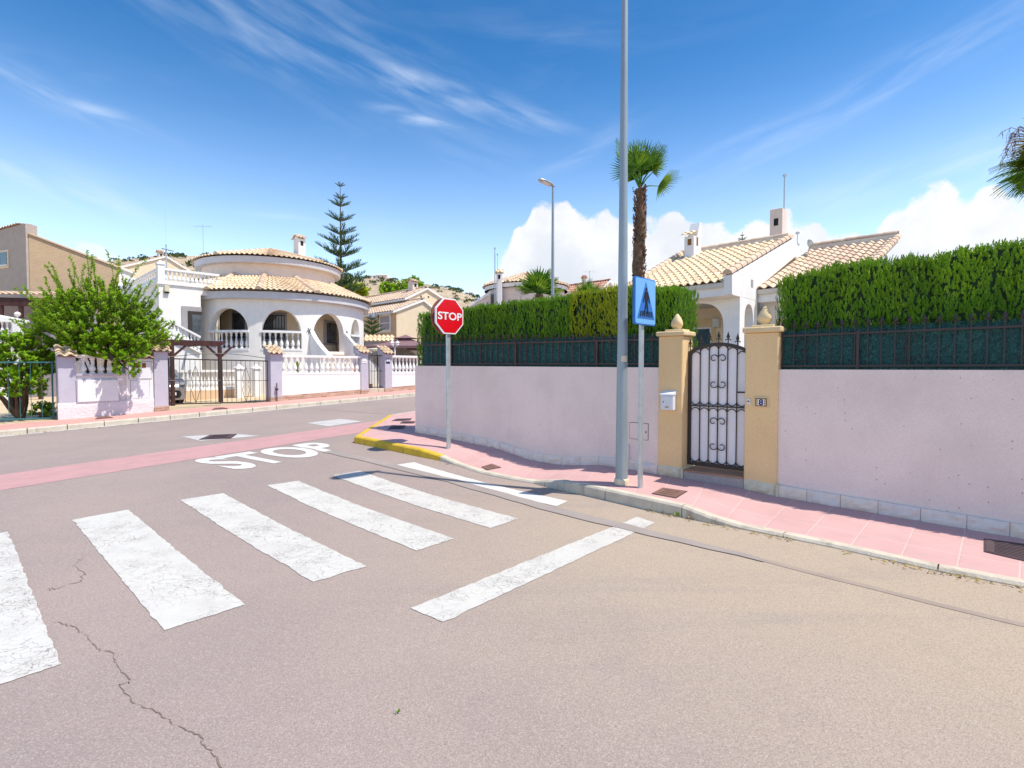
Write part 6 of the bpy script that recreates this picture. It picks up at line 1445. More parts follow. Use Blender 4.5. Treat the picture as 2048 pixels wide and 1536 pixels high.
iron_gate(337.5, 440.5, 716, 719, 807, 805, 'driveway_gate', 'left leaf of the black driveway gate of the round villa', .15, 'iron', mid=761, orn=True)
iron_gate(444, 536, 719, 721, 804.5, 802.5, 'driveway_gate', 'right leaf of the black driveway gate of the round villa', .15, 'iron', mid=761, orn=True)
iron_gate(738, 766, 709, 711, 774, 773, 'narrow_gate', 'narrow black garden gate between two tile capped piers', .14, 'iron', mid=742)
g_, a_, b_ = iron_gate(-190, 104, 723, 723, 843, 835, 'green_gate', 'wide teal barred gate at the left edge of the picture', .24, 'teal_iron', dep=.35)
# doorstep below narrow gate, bollard, plate, papers
def bits():
    a, b = P3[1], P4[0]; t = thing('doorstep', 'pale stone step under the narrow black gate', 'step', tuple(FS.w((a + b) / 2, .1, zf(a)))); mb = MB(FS.M); z = FS.Z(750, 777); mb.bbox(a + .01, b - .01, -.02, .5, zf(a) - .1, z, .01); mb.build('riser', 'kerb', t)
    (x0, z1), (x1, z0) = FS.hit(772, 717, -.05), FS.hit(780, 727, -.05); t = thing('door_plate', 'small blue and white plate on the pier right of the narrow gate', 'plate', tuple(FS.w(x0, -.06, z0)))
    mb = MB(FS.M); mb.box(x0 - .0, x1, -.062, -.051, z0, z1); mb.build('plate', 'navy', t)
    w, h = x1 - x0, z1 - z0; mb = MB(FS.M); mb.box(x0 + w * .08, x0 + w * .42, -.066, -.062, z0 + h * .38, z0 + h * .9); mb.box(x0 + w * .58, x0 + w * .92, -.066, -.062, z0 + h * .38, z0 + h * .9); mb.build('emblem', 'sign_white', t)
    (x0, z1), (x1, z0) = FS.hit(724, 716, -.05), FS.hit(733, 726, -.05); t = thing('name_tile', 'small white name tile on the pier left of the narrow gate', 'plate', tuple(FS.w(x0, -.06, z0))); mb = MB(FS.M); mb.box(x0, x1, -.064, -.051, z0, z1); mb.build('plate', 'white_conc', t)
    mb = MB(FS.M); mb.box(x0 + .02, x1 - .02, -.067, -.064, (z0 + z1) / 2 - .05, (z0 + z1) / 2 - .03); mb.build('line', 'grey_frame', t)
    q = FS.w(FS.X(553, -.12), -.12, 0); z = ter(q.x, q.y) + .12; zt = ZP(q.x, q.y, 766); t = thing('gate_stop', 'thin dark iron gate latch post before the right driveway pier', 'latch post', (q.x, q.y, z)); mb = MB(); mb.tube([(q.x, q.y, z), (q.x, q.y, zt)], .018, 6); mb.build('rod', 'iron', t); mb = MB(); zz = lerp(z, zt, .6); mb.box(q.x - .04, q.x + .04, q.y - .03, q.y + .03, zz, zz + .08); mb.build('catch', 'iron', t)
    # tie rod arch above the driveway gate
    a, b = FS.X(337, .25), FS.X(532, .25); z0, zm = FS.Z(337, 714, .25), FS.Z(435, 707, .25); t = MB(FS.M); t.tube([(lerp(a, b, k / 12), .25, z0 + (zm - z0) * math.sin(PI * k / 12)) for k in range(13)], .012, 5); o = t.build('cable', 'iron'); tag(o, 'thin dark cable sagging above the driveway gate', 'cable')
bits()
# pergola over the drive
def pergola():
    D_ = 1.9; z1, z0 = FS.Z(400, 681, D_), FS.Z(400, 692, D_); x0, x1 = FS.X(318, D_), FS.X(446, D_)
    t = thing('pergola', 'dark brown timber pergola over the driveway behind the gate', 'pergola', tuple(FS.w((x0 + x1) / 2, D_, zf(x0))))
    mb = MB(FS.M); mb.prism([(x0, D_, z0), (x1 - .1, D_, z0), (x1 + .12, D_, z1 - .06), (x1 + .12, D_, z1), (x0, D_, z1)][::-1], (0, .12, 0)); mb.build('beam', 'brown_wood', t)
    mb = MB(FS.M); mb.prism([(x0, D_ + 4, z0), (x1 - .1, D_ + 4, z0), (x1 + .12, D_ + 4, z1 - .06), (x1 + .12, D_ + 4, z1), (x0, D_ + 4, z1)][::-1], (0, .12, 0)); mb.build('beam', 'brown_wood', t)
    for k in range(3): xx = lerp(x0, x1, k / 2.4); mb = MB(FS.M); mb.box(xx, xx + .07, D_ + .122, D_ + 4, z1 - .14, z1); mb.build('rafter', 'brown_wood', t)
    for px in (345.5, 441):
        c = FS.X(px, D_)
        for dd in (0, 4):
            mb = MB(FS.M); mb.bbox(c - .06, c + .06, D_ + dd, D_ + dd + .12, zf(c) - .1, z0, .008); mb.build('post', 'brown_wood', t)
        for s in (-1, 1):
            mb = MB(FS.M); mb.prism([(c + s * .05, D_ + .02, z0 - .42), (c + s * .05, D_ + .02, z0 - .32), (c + s * .38, D_ + .02, z0), (c + s * .48, D_ + .02, z0)][::s], (0, .08, 0)); mb.build('brace', 'brown_wood', t)
pergola()
# low inner balustrade and little pillars seen through the gate
def inner():
    D_ = 4.2; F_ = Frame(FS.w(0, D_, 0), FS.ex)
    (a, z1), (b, _) = F_.hit(352, 740), F_.hit(470, 741); z0 = F_.Z(410, 778); t = thing('inner_balustrade', 'low cream balustrade inside the driveway', 'balustrade', tuple(F_.w((a + b) / 2, 0, z0)))
    balustrade(t, F_.w(a, 0, z0 - .05), F_.w(b, 0, z0 - .05), z1 - z0 + .05, 16, .2, .07); mb = MB(F_.M); mb.box(a, b, -.12, .12, zf(0) - .2, z0 - .05); mb.build('base_wall', 'peach_plaster', t)
    for k, (px, lb) in enumerate(((478, 'left of the pair of small white pillars inside the driveway'), (512, 'right of the pair of small white pillars inside the driveway'))):
        x, z = F_.hit(px, 738, -.6); w = .13; t = thing('garden_pillar', lb, 'pillar', tuple(F_.w(x, -.6, zf(0))), 'small white pillars in the drive'); mb = MB(F_.M); mb.bbox(x - w, x + w, -.6 - w, -.6 + w, zf(0) - .1, z, .01); mb.build('shaft', 'white_conc', t)
        mb = MB(F_.M); mb.lathe([(w * 1.9, 0), (w * 1.9, .04), (0, .22)], (x, -.6, z), 4, PI / 4, 2 * PI + PI / 4); mb.build('cap', 'white_conc', t)
    # yard behind long wall: white lattice blocks
    a, b = FS.X(640, 1.5), FS.X(706, 1.5); z = FS.Z(670, 712, 1.5); t = thing('block_screen', 'pale pierced block screen behind the long balustrade', 'screen wall', tuple(FS.w(a, 1.5, zf(a)))); mb = MB(FS.M); mb.box(a, b, 1.5, 1.6, zf(a), z); mb.build('wall', 'cream_plaster', t)
    mb = MB(FS.M); n = int((b - a) / .18)
    for i in range(n):
        for j in range(4): x = a + .05 + i * .18; zz = z - .22 - j * .2; mb.box(x, x + .09, 1.49, 1.51, zz, zz + .1)
    mb.build('holes', 'peach_plaster', t)
    q = FS.w(FS.X(595, .6), .6, 0); z = FS.Z(595, 746, .6); zt = FS.Z(595, 722, .6); t = thing('potted_plant', 'small yellowish cactus plant behind the long balustrade', 'plant', (q.x, q.y, zf(0))); mb = MB(); mb.lathe([(.1, 0), (.14, .3), (.13, .3), (0, .28)], (q.x, q.y, z - .55), 10); mb.build('pot', 'terracotta', t)
    cen, dr = [], []
    for k in range(60): cen.append((q.x, q.y, lerp(z - .3, zt - .15, random.random()))); dr.append((random.gauss(0, .4), random.gauss(0, .4), 1))
    leaf_mesh('leaves', cen, dr, np.random.randn(60, 3), .2, .05, 'hedge_yellow', t)
inner()
# ---- meter wall on the left with balusters
def meter_wall():
    X = FS.X; Z = FS.Z; g = zf(X(200))
    t = thing('meter_wall', 'rough white wall with meter cabinets and leaf shadows under the bushy tree', 'garden wall', tuple(FS.w(X(205), .1, g)))
    a0, a1, a2, a3 = X(115), X(152), X(252), X(306.5)
    mb = MB(FS.M); mb.bbox(a0, a1, 0, .45, zf(a0) - .2, Z(135, 713), .012); mb.build('end_pier', 'lilac_plaster', t)
    mb = MB(FS.M); mb.box(a1, a2, .02, .22, zf(a1) - .2, Z(200, 751)); mb.build('wall', 'rough_plaster', t)
    mb = MB(FS.M); mb.box(a2, a3, 0, .42, zf(a2) - .2, Z(280, 718)); mb.build('cabinet_block', 'white_plaster', t)
    mb = MB(FS.M); N = 60
    def f(i, j):
        a = lerp(a0 - .02, a3 + .0, i / N); top = Z(200, 803) if a < a2 - .0 else Z(280, 796); z = lerp(zf(a) - .1, top, j / 6); return (a, -.03 + .012 * mnoise.noise(Vector((a * 13, z * 13, 0))) + (.02 if j == 6 else 0), z)
    mb.grid(f, N, 6); mb.build('rough_base', 'rough_plaster', t, smooth=True)
    mb = MB(FS.M); mb.box(a1, a2, -.03, .24, Z(200, 751) + .001, Z(200, 751) + .06); mb.build('coping', 'lilac_plaster', t)
    zc = Z(200, 751) + .06; hb = Z(200, 716) - zc; me = baluster_mesh(round(hb, 2), .085)
    for k in range(5): part_copy(me, 'baluster', t, FS.w(lerp(a1, a2, (k + .85) / 5.7), .1, zc))
    mb = MB(FS.M); mb.box(a1, a2, -.0, .2, zc + hb, zc + hb + .09); mb.build('top_rail', 'white_conc', t)
    cap_tiles(t, a0, a1, -.06, .5, Z(135, 713), Z(120, 692, .45)); cap_tiles(t, a2 + .1, a3 - .03, -.06, .46, Z(285, 716), Z(285, 700, .4))
    (x0, z1), (x1, z0) = FS.hit(155, 761), FS.hit(237, 801); mb = MB(FS.M); mb.box(x0 - .03, x1 + .03, -.035, 0.02, z0 - .03, z1 + .03); h = mb.build('meter_frame', 'lilac_plaster', t); mb = MB(FS.M); mb.bbox(x0, x1, -.045, -.03, z0, z1, .004); mb.build('meter_door', 'white_conc', h)
    for nm, (xa, ya, xb, yb) in (('upper_cabinet', (257, 723, 303.5, 757)), ('lower_cabinet', (261, 761, 299, 796))):
        (x0, z1), (x1, z0) = FS.hit(xa, ya), FS.hit(xb, yb); mb = MB(FS.M); mb.box(x0 - .012, x1 + .012, -.006, .01, z0 - .012, z1 + .012); c = mb.build(nm, 'grey_frame', t); mb = MB(FS.M); mb.bbox(x0, x1, -.02, -.004, z0, z1, .004); mb.build('door', 'white_metal', c)
    for xa in (270, 283.5):
        (x0, z1), (x1, z0) = FS.hit(xa, 726), FS.hit(xa + 8, 736); mb = MB(FS.M); mb.box(x0, x1, -.024, -.019, z0, z1); mb.build('meter_window', 'plaque', t)
meter_wall()
# ---- car in the drive
def car():
    F_ = Frame(FS.w(FS.X(374, 2.3), 2.3, 0), FS.ex); g = zf(F_.w(-1, 0, 0).dot(FS.ex) if False else 0) + .02; g = ter(*F_.w(-.9, 1, 0).xy) + .13
    t = thing('parked_car', 'silver beige hatchback parked in the drive behind the black gate', 'car', tuple(F_.w(-.88, 2, g))); W = 1.74
    # sections along the length y: (y, half width, z bottom, z belt, z roof, roof half width)
    S = [(0, .62, .30, .55, .62), (.06, .80, .24, .68, .74), (.25, .86, .22, .84, .88), (.55, .87, .20, .93, 1.02), (.85, .87, .2, .96, 1.30), (1.25, .87, .2, .97, 1.47), (1.9, .87, .2, .97, 1.52), (2.6, .87, .2, .96, 1.46), (3.1, .87, .2, .95, 1.15), (3.5, .86, .2, .90, .96), (3.9, .82, .24, .78, .82), (4.05, .66, .3, .6, .64)]
    def sec(y, w, zb, zm, zr):
        rw = w - (zr - zm) * .36
        return [(-w * .9, zb), (-w, zb + .12), (-w, zm - .06), (-w + .03, zm), (-rw, zr - .04 if zr - zm > .1 else zr - .01), (-rw + .12, zr), (rw - .12, zr), (rw, zr - .04 if zr - zm > .1 else zr - .01), (w - .03, zm), (w, zm - .06), (w, zb + .12), (w * .9, zb)]
    mb = MB(F_.M); R = [[mb.pt((x - W / 2, s[0], z + g)) for x, z in sec(*s)] for s in S]; n = 12
    for A, B in zip(R, R[1:]):
        for k in range(n): mb.idx([A[k], A[(k + 1) % n], B[(k + 1) % n], B[k]])
    mb.idx(R[0][::-1]); mb.idx(R[-1]); b = mb.build('body', 'car_paint', t, smooth=True, auto=35)
    # glass: side strips and screens slightly proud
    mb = MB(F_.M)
    for sg in (-1, 1):
        P_ = []
        for (y, w, zb, zm, zr) in S[4:9]:
            if zr - zm < .15: continue
            rw = w - (zr - zm) * .36; f = lambda h: (sg * (lerp(w - .03, rw, h) + .004) - W / 2, y, lerp(zm, zr - .04, h) + g); P_.append((f(.12), f(.9)))
        for (a, b2), (c, d) in zip(P_, P_[1:]): mb.face([a, c, d, b2])
    mb.build('side_window', 'car_glass', t)
    for (i, j, nm) in ((3, 5, 'rear_window'), (7, 9, 'windscreen')):
        a, c = S[i], S[j]; mb = MB(F_.M); f = lambda s, e, x: ((x * (s[1] - (s[4] - s[3]) * .36 - .14)) - W / 2, s[0], s[4] + g + .006)
        q = [S[k] for k in range(i, j + 1)]
        for s0, s1 in zip(q, q[1:]): mb.face([f(s0, 0, -1), f(s0, 0, 1), f(s1, 0, 1), f(s1, 0, -1)])
        mb.build(nm, 'car_glass', t)
    mb = MB(F_.M); y = -.02
    def rb(x0, x1, z0, z1, y0, mat, nm, r=.07, par=t):
        pts = []
        for (cx, cz, a) in ((x1 - r, z1 - r, 0), (x0 + r, z1 - r, 90), (x0 + r, z0 + r, 180), (x1 - r, z0 + r, 270)):
            for k in range(5): an = math.radians(a + 22.5 * k); pts.append((cx + r * math.cos(an), y0, cz + r * math.sin(an)))
        m2 = MB(F_.M); m2.prism(pts[::-1], (0, .05, 0)); return m2.build(nm, mat, par)
    bmp = rb(-W / 2 - .80, -W / 2 + .80, g + .20, g + .62, -.03, 'car_paint', 'bumper', .12)
    gr = rb(-W / 2 - .66, -W / 2 + .66, g + .27, g + .55, -.045, 'black', 'bumper_insert', .12)
    pl = rb(-W / 2 - .02, -W / 2 + .50, g + .37, g + .48, -.06, 'sign_white', 'number_plate', .01)
    mb = MB(F_.M); put_text(mb, 'CZ 6275', .10, lambda x, z: (-W / 2 + .24 + x, -.0635, g + .424 + z), .02); mb.build('plate_lettering', 'black', pl)
    for s in (-1, 1):
        for y in (.75, 3.25):
            mb = MB(F_.M @ Matrix.Translation((-W / 2 + s * .78, y, g + .3)) @ Matrix.Rotation(PI / 2, 4, 'Y')); mb.lathe([(.0, -.1), (.28, -.1), (.31, -.06), (.31, .06), (.28, .1), (0, .1)], n=20); w = mb.build('wheel', 'rubber', t); mb = MB(F_.M @ Matrix.Translation((-W / 2 + s * .86, y, g + .3)) @ Matrix.Rotation(PI / 2, 4, 'Y')); mb.lathe([(0, -.03), (.2, -.03), (.2, .03), (0, .03)], n=16); mb.build('rim', 'galv', w)
    for s in (-1, 1): rb(-W / 2 + s * .70 - .09, -W / 2 + s * .70 + .09, g + .68, g + .76, .02, 'window', 'headlight', .03)
car()
# ================================================================== LEFT HOUSES
def tan_house():
    K = P(56, 600, 27); t = thing('tan_house', 'tall tan and beige house with sloping roof edge at the far left', 'house', (K.x, K.y, 0)); FT, FLf = Frame(K, UD), Frame(K, Vector((.93, -.37, 0))); zb = -.6
    (a0, z0), (a1, z1) = FT.hit(57, 468), FT.hit(238, 537); mb = MB(FT.M); mb.prism([(a0, 0, zb), (a1, 0, zb), (a1, 0, z1), (a0, 0, z0)][::-1], (0, 6, 0)); mb.build('side_wall', 'tan_plaster', t)
    mb = MB(FT.M); mb.prism([(a0, -.08, z0), (a1 + .1, -.08, z1 - .02), (a1 + .1, -.08, z1 + .07), (a0, -.08, z0 + .07)], (0, 6.2, 0)); mb.build('roof', 'rose_tile', t)
    x0 = -9; zt = FLf.Z(52, 447); zt2 = FLf.Z(0, 455); d = .0
    mb = MB(FLf.M); mb.prism([(x0, 0, zb), (0, 0, zb), (0, 0, zt), (-.4, 0, zt), (x0, 0, zt - 1.2)], (0, .0, 0)) if False else None
    mb = MB(FLf.M); mb.prism([(x0, -.02, zb), (-.0, -.02, zb), (-.0, -.02, zt), (-.35, -.02, zt), (x0, -.02, zt - (.5))][::-1], (0, .5, 0)); mb.build('front_wall', 'beige_plaster', t)
    mb = MB(); quad_roof(mb, FLf.w(x0, -.1, zt - .5), FLf.w(-.45, -.1, zt + .0), FLf.w(-.45, .5, zt + .1), FLf.w(x0, .5, zt - .4), .25, .3); mb.build('roof_edge', 'rose_tile', t)
    (wa, wz1), (wb, wz0) = FLf.hit(-12, 508, -.02), FLf.hit(16, 531, -.02); mb = MB(FLf.M); mb.box(wa - .12, wb + .12, -.06, -.02, wz0 - .12, wz1 + .12); w = mb.build('window', 'peach_light', t); mb = MB(FLf.M); mb.box(wa, wb, -.075, -.06, wz0, wz1); mb.build('pane', 'teal_window', w); mb = MB(FLf.M); mb.box(wa, wb, -.09, -.075, wz0, wz0 + .06); m_ = (wa + wb) / 2; mb.box(m_ - .03, m_ + .03, -.09, -.075, wz0 + .06, wz1); mb.build('window_bar', 'white_conc', w)
    # lean-to roof and brown pergola below
    Fq = Frame(P(30, 600, 24), Vector((1, .25, 0))); x0, x1 = Fq.X(-120), Fq.X(92); z1, z0 = Fq.Z(40, 583), Fq.Z(40, 593)
    mb = MB(); quad_roof(mb, Fq.w(x0, 0, z0), Fq.w(x1, 0, z0 + .1), Fq.w(x1, 2.5, z1 + .3), Fq.w(x0, 2.5, z1 + .2), .24, .36); l = mb.build('lean_to_roof', 'rose_tile', t)
    t = thing('veranda', 'brown timber veranda with a white balustrade below the tan house', 'veranda', tuple(Fq.w(0, 0, 0)))
    mb = MB(Fq.M); mb.box(x0, x1, .1, .25, Fq.Z(30, 611), z0 - .05); mb.build('beam', 'brown_wood', t)
    for px in (0, 40, 75): x = Fq.X(px); mb = MB(Fq.M); mb.box(x - .07, x + .07, .12, .26, 0, z0 - .1); mb.build('post', 'brown_wood', t)
    mb = MB(Fq.M); mb.box(x0, x1 + 1, 2.2, 2.4, -.4, z0 + .1); mb.build('back_wall', 'shutter', t)
    a, b = Fq.hit(-60, 672, -.4), Fq.hit(30, 672, -.4); zt = Fq.Z(20, 640, -.4); balustrade(t, Fq.w(a[0], -.4, a[1]), Fq.w(b[0], -.4, a[1]), zt - a[1], 9)
    x, z = Fq.hit(36, 666, -.4); mb = MB(Fq.M); mb.bbox(x - .14, x + .14, -.54, -.26, -.3, Fq.Z(36, 645, -.4), .01); mb.build('pillar', 'white_conc', t); mb = MB(Fq.M); mb.box(Fq.X(-80, -.4), x, -.5, -.3, -.4, a[1]); mb.build('base_wall', 'white_plaster', t)
    zz = Fq.Z(36, 645, -.4); mb = MB(Fq.M); mb.tube([(x, -.4, zz), (x, -.4, zz + .25)], .03, 6); mb.lathe([(0, 0), (.09, .04), (.12, .12), (.09, .2), (0, .24)], (x, -.4, zz + .25), 12); mb.build('globe_lamp', 'white_conc', t)
    Fr = Frame(P(0, 640, 20), Vector((1, .2, 0))); x, z = Fr.hit(-20, 622); x1, _ = Fr.hit(18, 640); t = thing('white_parasol', 'edge of a white canvas awning at the left edge of the picture', 'awning', tuple(Fr.w(x, 0, 0))); mb = MB(Fr.M); zz = Fr.Z(15, 636)
    mb.face([(x1 - 2.4, -1.1, zz), (x1, -1.1, zz), (x1 - 1.2, 0, z + .05)]); mb.face([(x1, -1.1, zz), (x1, 1.1, zz), (x1 - 1.2, 0, z + .05)]); mb.face([(x1 - 2.4, -1.1, zz - .15), (x1, -1.1, zz - .15), (x1, -1.1, zz), (x1 - 2.4, -1.1, zz)]); mb.face([(x1, -1.1, zz - .15), (x1, 1.1, zz - .15), (x1, 1.1, zz), (x1, -1.1, zz)]); mb.build('canvas', 'white_conc', t); mb = MB(Fr.M); mb.tube([(x1 - 1.2, 0, -.2), (x1 - 1.2, 0, z)], .03, 6); mb.build('pole', 'galv', t)
tan_house()
def back_houses():
    K = P(300, 600, 44); t = thing('cream_gabled_house', 'cream gabled house half hidden behind the terrace balustrade', 'house', (K.x, K.y, 0)); F_, a, b, c = gable(t, K, (252, 534), (332, 515), (374, 541), 8, 0, 'peach_light', 'rose_tile', .4)
    x0, x1 = F_.X(322, 1), F_.X(332, 1); chimney(t, F_, x0, x1, 1, 1.6, b[1] - .5, F_.Z(326, 505, 1), 'pinkish_plaster', 'orange_tile')
    q = P(337, 735, 42); m_ = mast(q.x, q.y, 5, ZP(q.x, q.y, 489), 'pole with a crossbar aerial above the terrace of the round villa', r=.05); mb = MB(); z = ZP(q.x, q.y, 500); mb.tube([(q.x - .35, q.y, z + .12), (q.x + .6, q.y, z - .1)], .035, 6); mb.build('antenna', 'rust_iron', m_); mb = MB(); mb.tube([(q.x, q.y, ZP(q.x, q.y, 489)), (q.x, q.y, ZP(q.x, q.y, 418))], .008, 4); mb.build('whip', 'galv', m_)
    K = P(195, 620, 38); t = thing('white_gabled_house', 'white walled house with a tiled roof behind the bushy tree', 'house', (K.x, K.y, 0)); gable(t, K, (150, 560), (190, 520), (262, 546), 7, 0, 'white_plaster', 'orange_tile', .3)
back_houses()
print("N",len(bpy.data.objects))
# ================================================================== VEGETATION
def shoot_tree(t, base, axis_c, R, H_, nshoot, mat, leaf=.07, zc=None, spikes=(), seed=1, per=42, flat=.8, sl=1., names=('trunk', 'crown')):
    """bushy tree made of leafy shoots that grow outwards and upwards"""
    rnd = random.Random(seed); cen, dr, nn, tv, ln = [], [], [], [], []
    wood = MB(); c = Vector(axis_c)
    def shoot(p, d, L, n):
        pts = []; q = Vector(p); dd = Vector(d).normalized(); k = 8
        for i in range(k + 1):
            pts.append(q.copy()); dd = (dd + Vector((rnd.gauss(0, .09), rnd.gauss(0, .09), .05))).normalized(); q += dd * L / k
        wood.tube(pts, [.012 * (1 - i / (k + 1)) + .002 for i in range(k + 1)], 4, cap=False)
        cl = rnd.random()
        for j in range(n):
            f = rnd.random() ** .8; x = f * k; i = min(k - 1, int(x)); p_ = pts[i].lerp(pts[i + 1], x - i); ax = (pts[i + 1] - pts[i]).normalized()
            r = Vector((rnd.gauss(0, 1), rnd.gauss(0, 1), rnd.gauss(0, 1))); s_ = (r - ax * r.dot(ax)).normalized()
            d_ = (s_ * .9 + ax * .55 + Vector((0, 0, .1))).normalized(); up = (ax + Vector((rnd.gauss(0, .4), rnd.gauss(0, .4), .5 + rnd.gauss(0, .3))))
            cen.append(p_); dr.append(d_); nn.append(up); tv.append(min(1, max(0, .25 * cl + .5 * rnd.random() + .35 * f))); ln.append(leaf * rnd.uniform(.6, 1.25))
    b = Vector(base)
    limbs = []
    for k in range(9):
        a = k * 2.4; e = Vector((math.cos(a) * R * .45, math.sin(a) * R * .4, 0)); m_ = b.lerp(c, .6) + e * .4; end = c + e + Vector((0, 0, rnd.uniform(-.1, .4) * H_))
        wood.tube([b, b.lerp(m_, .5) + Vector((rnd.gauss(0, .05), rnd.gauss(0, .05), 0)), m_, end], [.07, .055, .035, .015], 7); limbs.append((m_, end))
    for k in range(nshoot):
        th = rnd.uniform(0, 2 * PI); u = rnd.uniform(-.75, 1); rr = math.sqrt(1 - u * u) ; v = Vector((rr * math.cos(th), rr * math.sin(th), u)); rad = rnd.uniform(.15, 1.0) ** (.5 if sl == 1 else .4)
        lob = .82 + .3 * mnoise.noise(v * 2.1 + Vector((seed, 0, 0)))
        p = c + Vector((v.x * R * rad * lob * (.8 if sl == 1 else .92), v.y * R * rad * lob * flat * .8, v.z * H_ * .5 * rad * lob * .85)); d = (v * .9 + Vector((0, 0, .55))); shoot(p, d, rnd.uniform(.35, .75) * R * .42 * sl, per)
    for (p, d, L, n) in spikes: shoot(p, d, L, n)
    wood.build(names[0], 'bark', t, smooth=True); leaf_mesh(names[1], cen, dr, nn, np.array(ln), np.array(ln) * .46, mat, t, tv)
def bushy():
    D_ = 1.0; g = FS.w(FS.X(200, D_), D_, 0); g.z = ter(*g.xy) + .1; Yd = g.y
    t = thing('bushy_tree', 'bright green bushy tree with upright shoots overhanging the meter wall', 'tree', tuple(g))
    c = P(196, 650, Yd); W = 150 / FPX * Yd; H_ = 185 / FPX * Yd; sp_ = []; rnd = random.Random(3)
    for (px, py, bx, by) in ((104, 512, 130, 600), (152, 512, 165, 590), (172, 502, 175, 580), (216, 496, 225, 600), (258, 505, 245, 600), (95, 545, 130, 620), (60, 590, 110, 640), (318, 575, 270, 640), (300, 640, 260, 660), (340, 655, 280, 680), (45, 640, 110, 660), (30, 575, 80, 610), (120, 530, 150, 600), (190, 510, 190, 590), (335, 690, 270, 690), (20, 650, 80, 670), (75, 560, 110, 610), (300, 560, 262, 620), (230, 540, 215, 610), (140, 560, 150, 620), (270, 560, 240, 620)):
        for j in range(2):
            yy = Yd + rnd.uniform(-.5, .4); a, b = P(bx + j * 6, by, yy), P(px + rnd.uniform(-5, 5) * j, py + j * 14, yy); sp_.append((a, b - a - Vector((0, 0, .0)), (b - a).length, 120))
    shoot_tree(t, g, c - Vector((0, 0, .1)), W * 1.0, H_ * 1.2, 1050, 'bush_leaf', .08, spikes=sp_, seed=5, per=56, flat=.8, sl=.5)
    e = FS.w(FS.X(215, .0), .05, 0); c2 = P(205, 700, e.y); cn = bpy.data.objects.new('branch_cluster', None)
    bpy.data.objects.remove(cn); shoot_tree(t, c, c2, 118 / FPX * e.y, 85 / FPX * e.y, 230, 'bush_leaf', .08, seed=15, per=56, flat=.32, sl=.5, names=('low_branches', 'low_foliage'))
    c3 = P(250, 735, e.y - .3); shoot_tree(t, c2, c3, 34 / FPX * e.y, 60 / FPX * e.y, 40, 'bush_leaf', .08, seed=17, per=46, flat=.5, sl=.6, names=('low_branches', 'low_foliage'))
    D_ = 1.3; g = FS.w(FS.X(40, D_), D_, 0); g.z = ter(*g.xy) + .1; t = thing('garden_shrub', 'yellow green shrub behind the teal gate at the left edge', 'shrub', tuple(g))
    shoot_tree(t, g, P(25, 725, g.y), 95 / FPX * g.y, 150 / FPX * g.y, 420, 'bush_leaf', .085, seed=9, per=50, flat=.8, sl=.6)
    shoot_tree(t, g, P(15, 775, g.y - .3), 90 / FPX * g.y, 70 / FPX * g.y, 130, 'bush_leaf', .08, seed=29, per=46, flat=.6, sl=.6, names=('low_branches', 'low_foliage'))
    g = FS.w(FS.X(85, .9), .9, 0); g.z = ter(*g.xy) + .1; t = thing('low_plant', 'low dark green plant at the foot of the wall behind the teal gate', 'plant', tuple(g)); shoot_tree(t, g, g + Vector((0, 0, .25)), .45, .6, 50, 'hedge_leaf', .08, seed=11, per=26)
bushy()
def frond(fr, pet, stem_mb, base, d, pl, R, n=26, spread=2.3, droop=.35, rnd=random, tip=.5, lw=.062):
    """fan palm frond: petiole then a fan of narrow leaflets"""
    base = Vector(base); d = Vector(d).normalized(); side = d.cross(Vector((0, 0, 1))); side = side.normalized() if side.length > .05 else Vector((1, 0, 0)); up = side.cross(d)
    p1 = base + d * pl * .5 + Vector((0, 0, .03)); p2 = base + d * pl + Vector((0, 0, -.04 * droop * 3)); stem_mb.tube([base, p1, p2], [.016, .013, .009], 5)
    roll = rnd.uniform(-.5, .5); s2 = side * math.cos(roll) + up * math.sin(roll); u2 = up * math.cos(roll) - side * math.sin(roll)
    for k in range(n):
        a = (k / (n - 1) - .5) * spread * 1.25; f = d * math.cos(a) + s2 * math.sin(a); L = R * (1 - .28 * abs(a) / spread) * rnd.uniform(.9, 1.08)
        pts = []; q = p2.copy(); dd = (f + u2 * .18 * math.cos(a * 1.2)).normalized(); seg = 4
        for j in range(seg + 1): pts.append(q.copy()); dd = (dd + Vector((0, 0, -droop * (.10 + .22 * j / seg * 2)))).normalized(); q += dd * L / seg
        wn = (f.cross(u2)).normalized(); W = R * lw; ws = [.35, 1, .8, .45, .04]; r = rnd.random()
        I = [(fr.pt(p - wn * W * w / 2 + u2 * W * .18), fr.pt(p - u2 * 0), fr.pt(p + wn * W * w / 2 + u2 * W * .18)) for p, w in zip(pts, ws)]
        for A, B in zip(I, I[1:]): fr.idx([A[0], A[1], B[1], B[0]], r); fr.idx([A[1], A[2], B[2], B[1]], r)
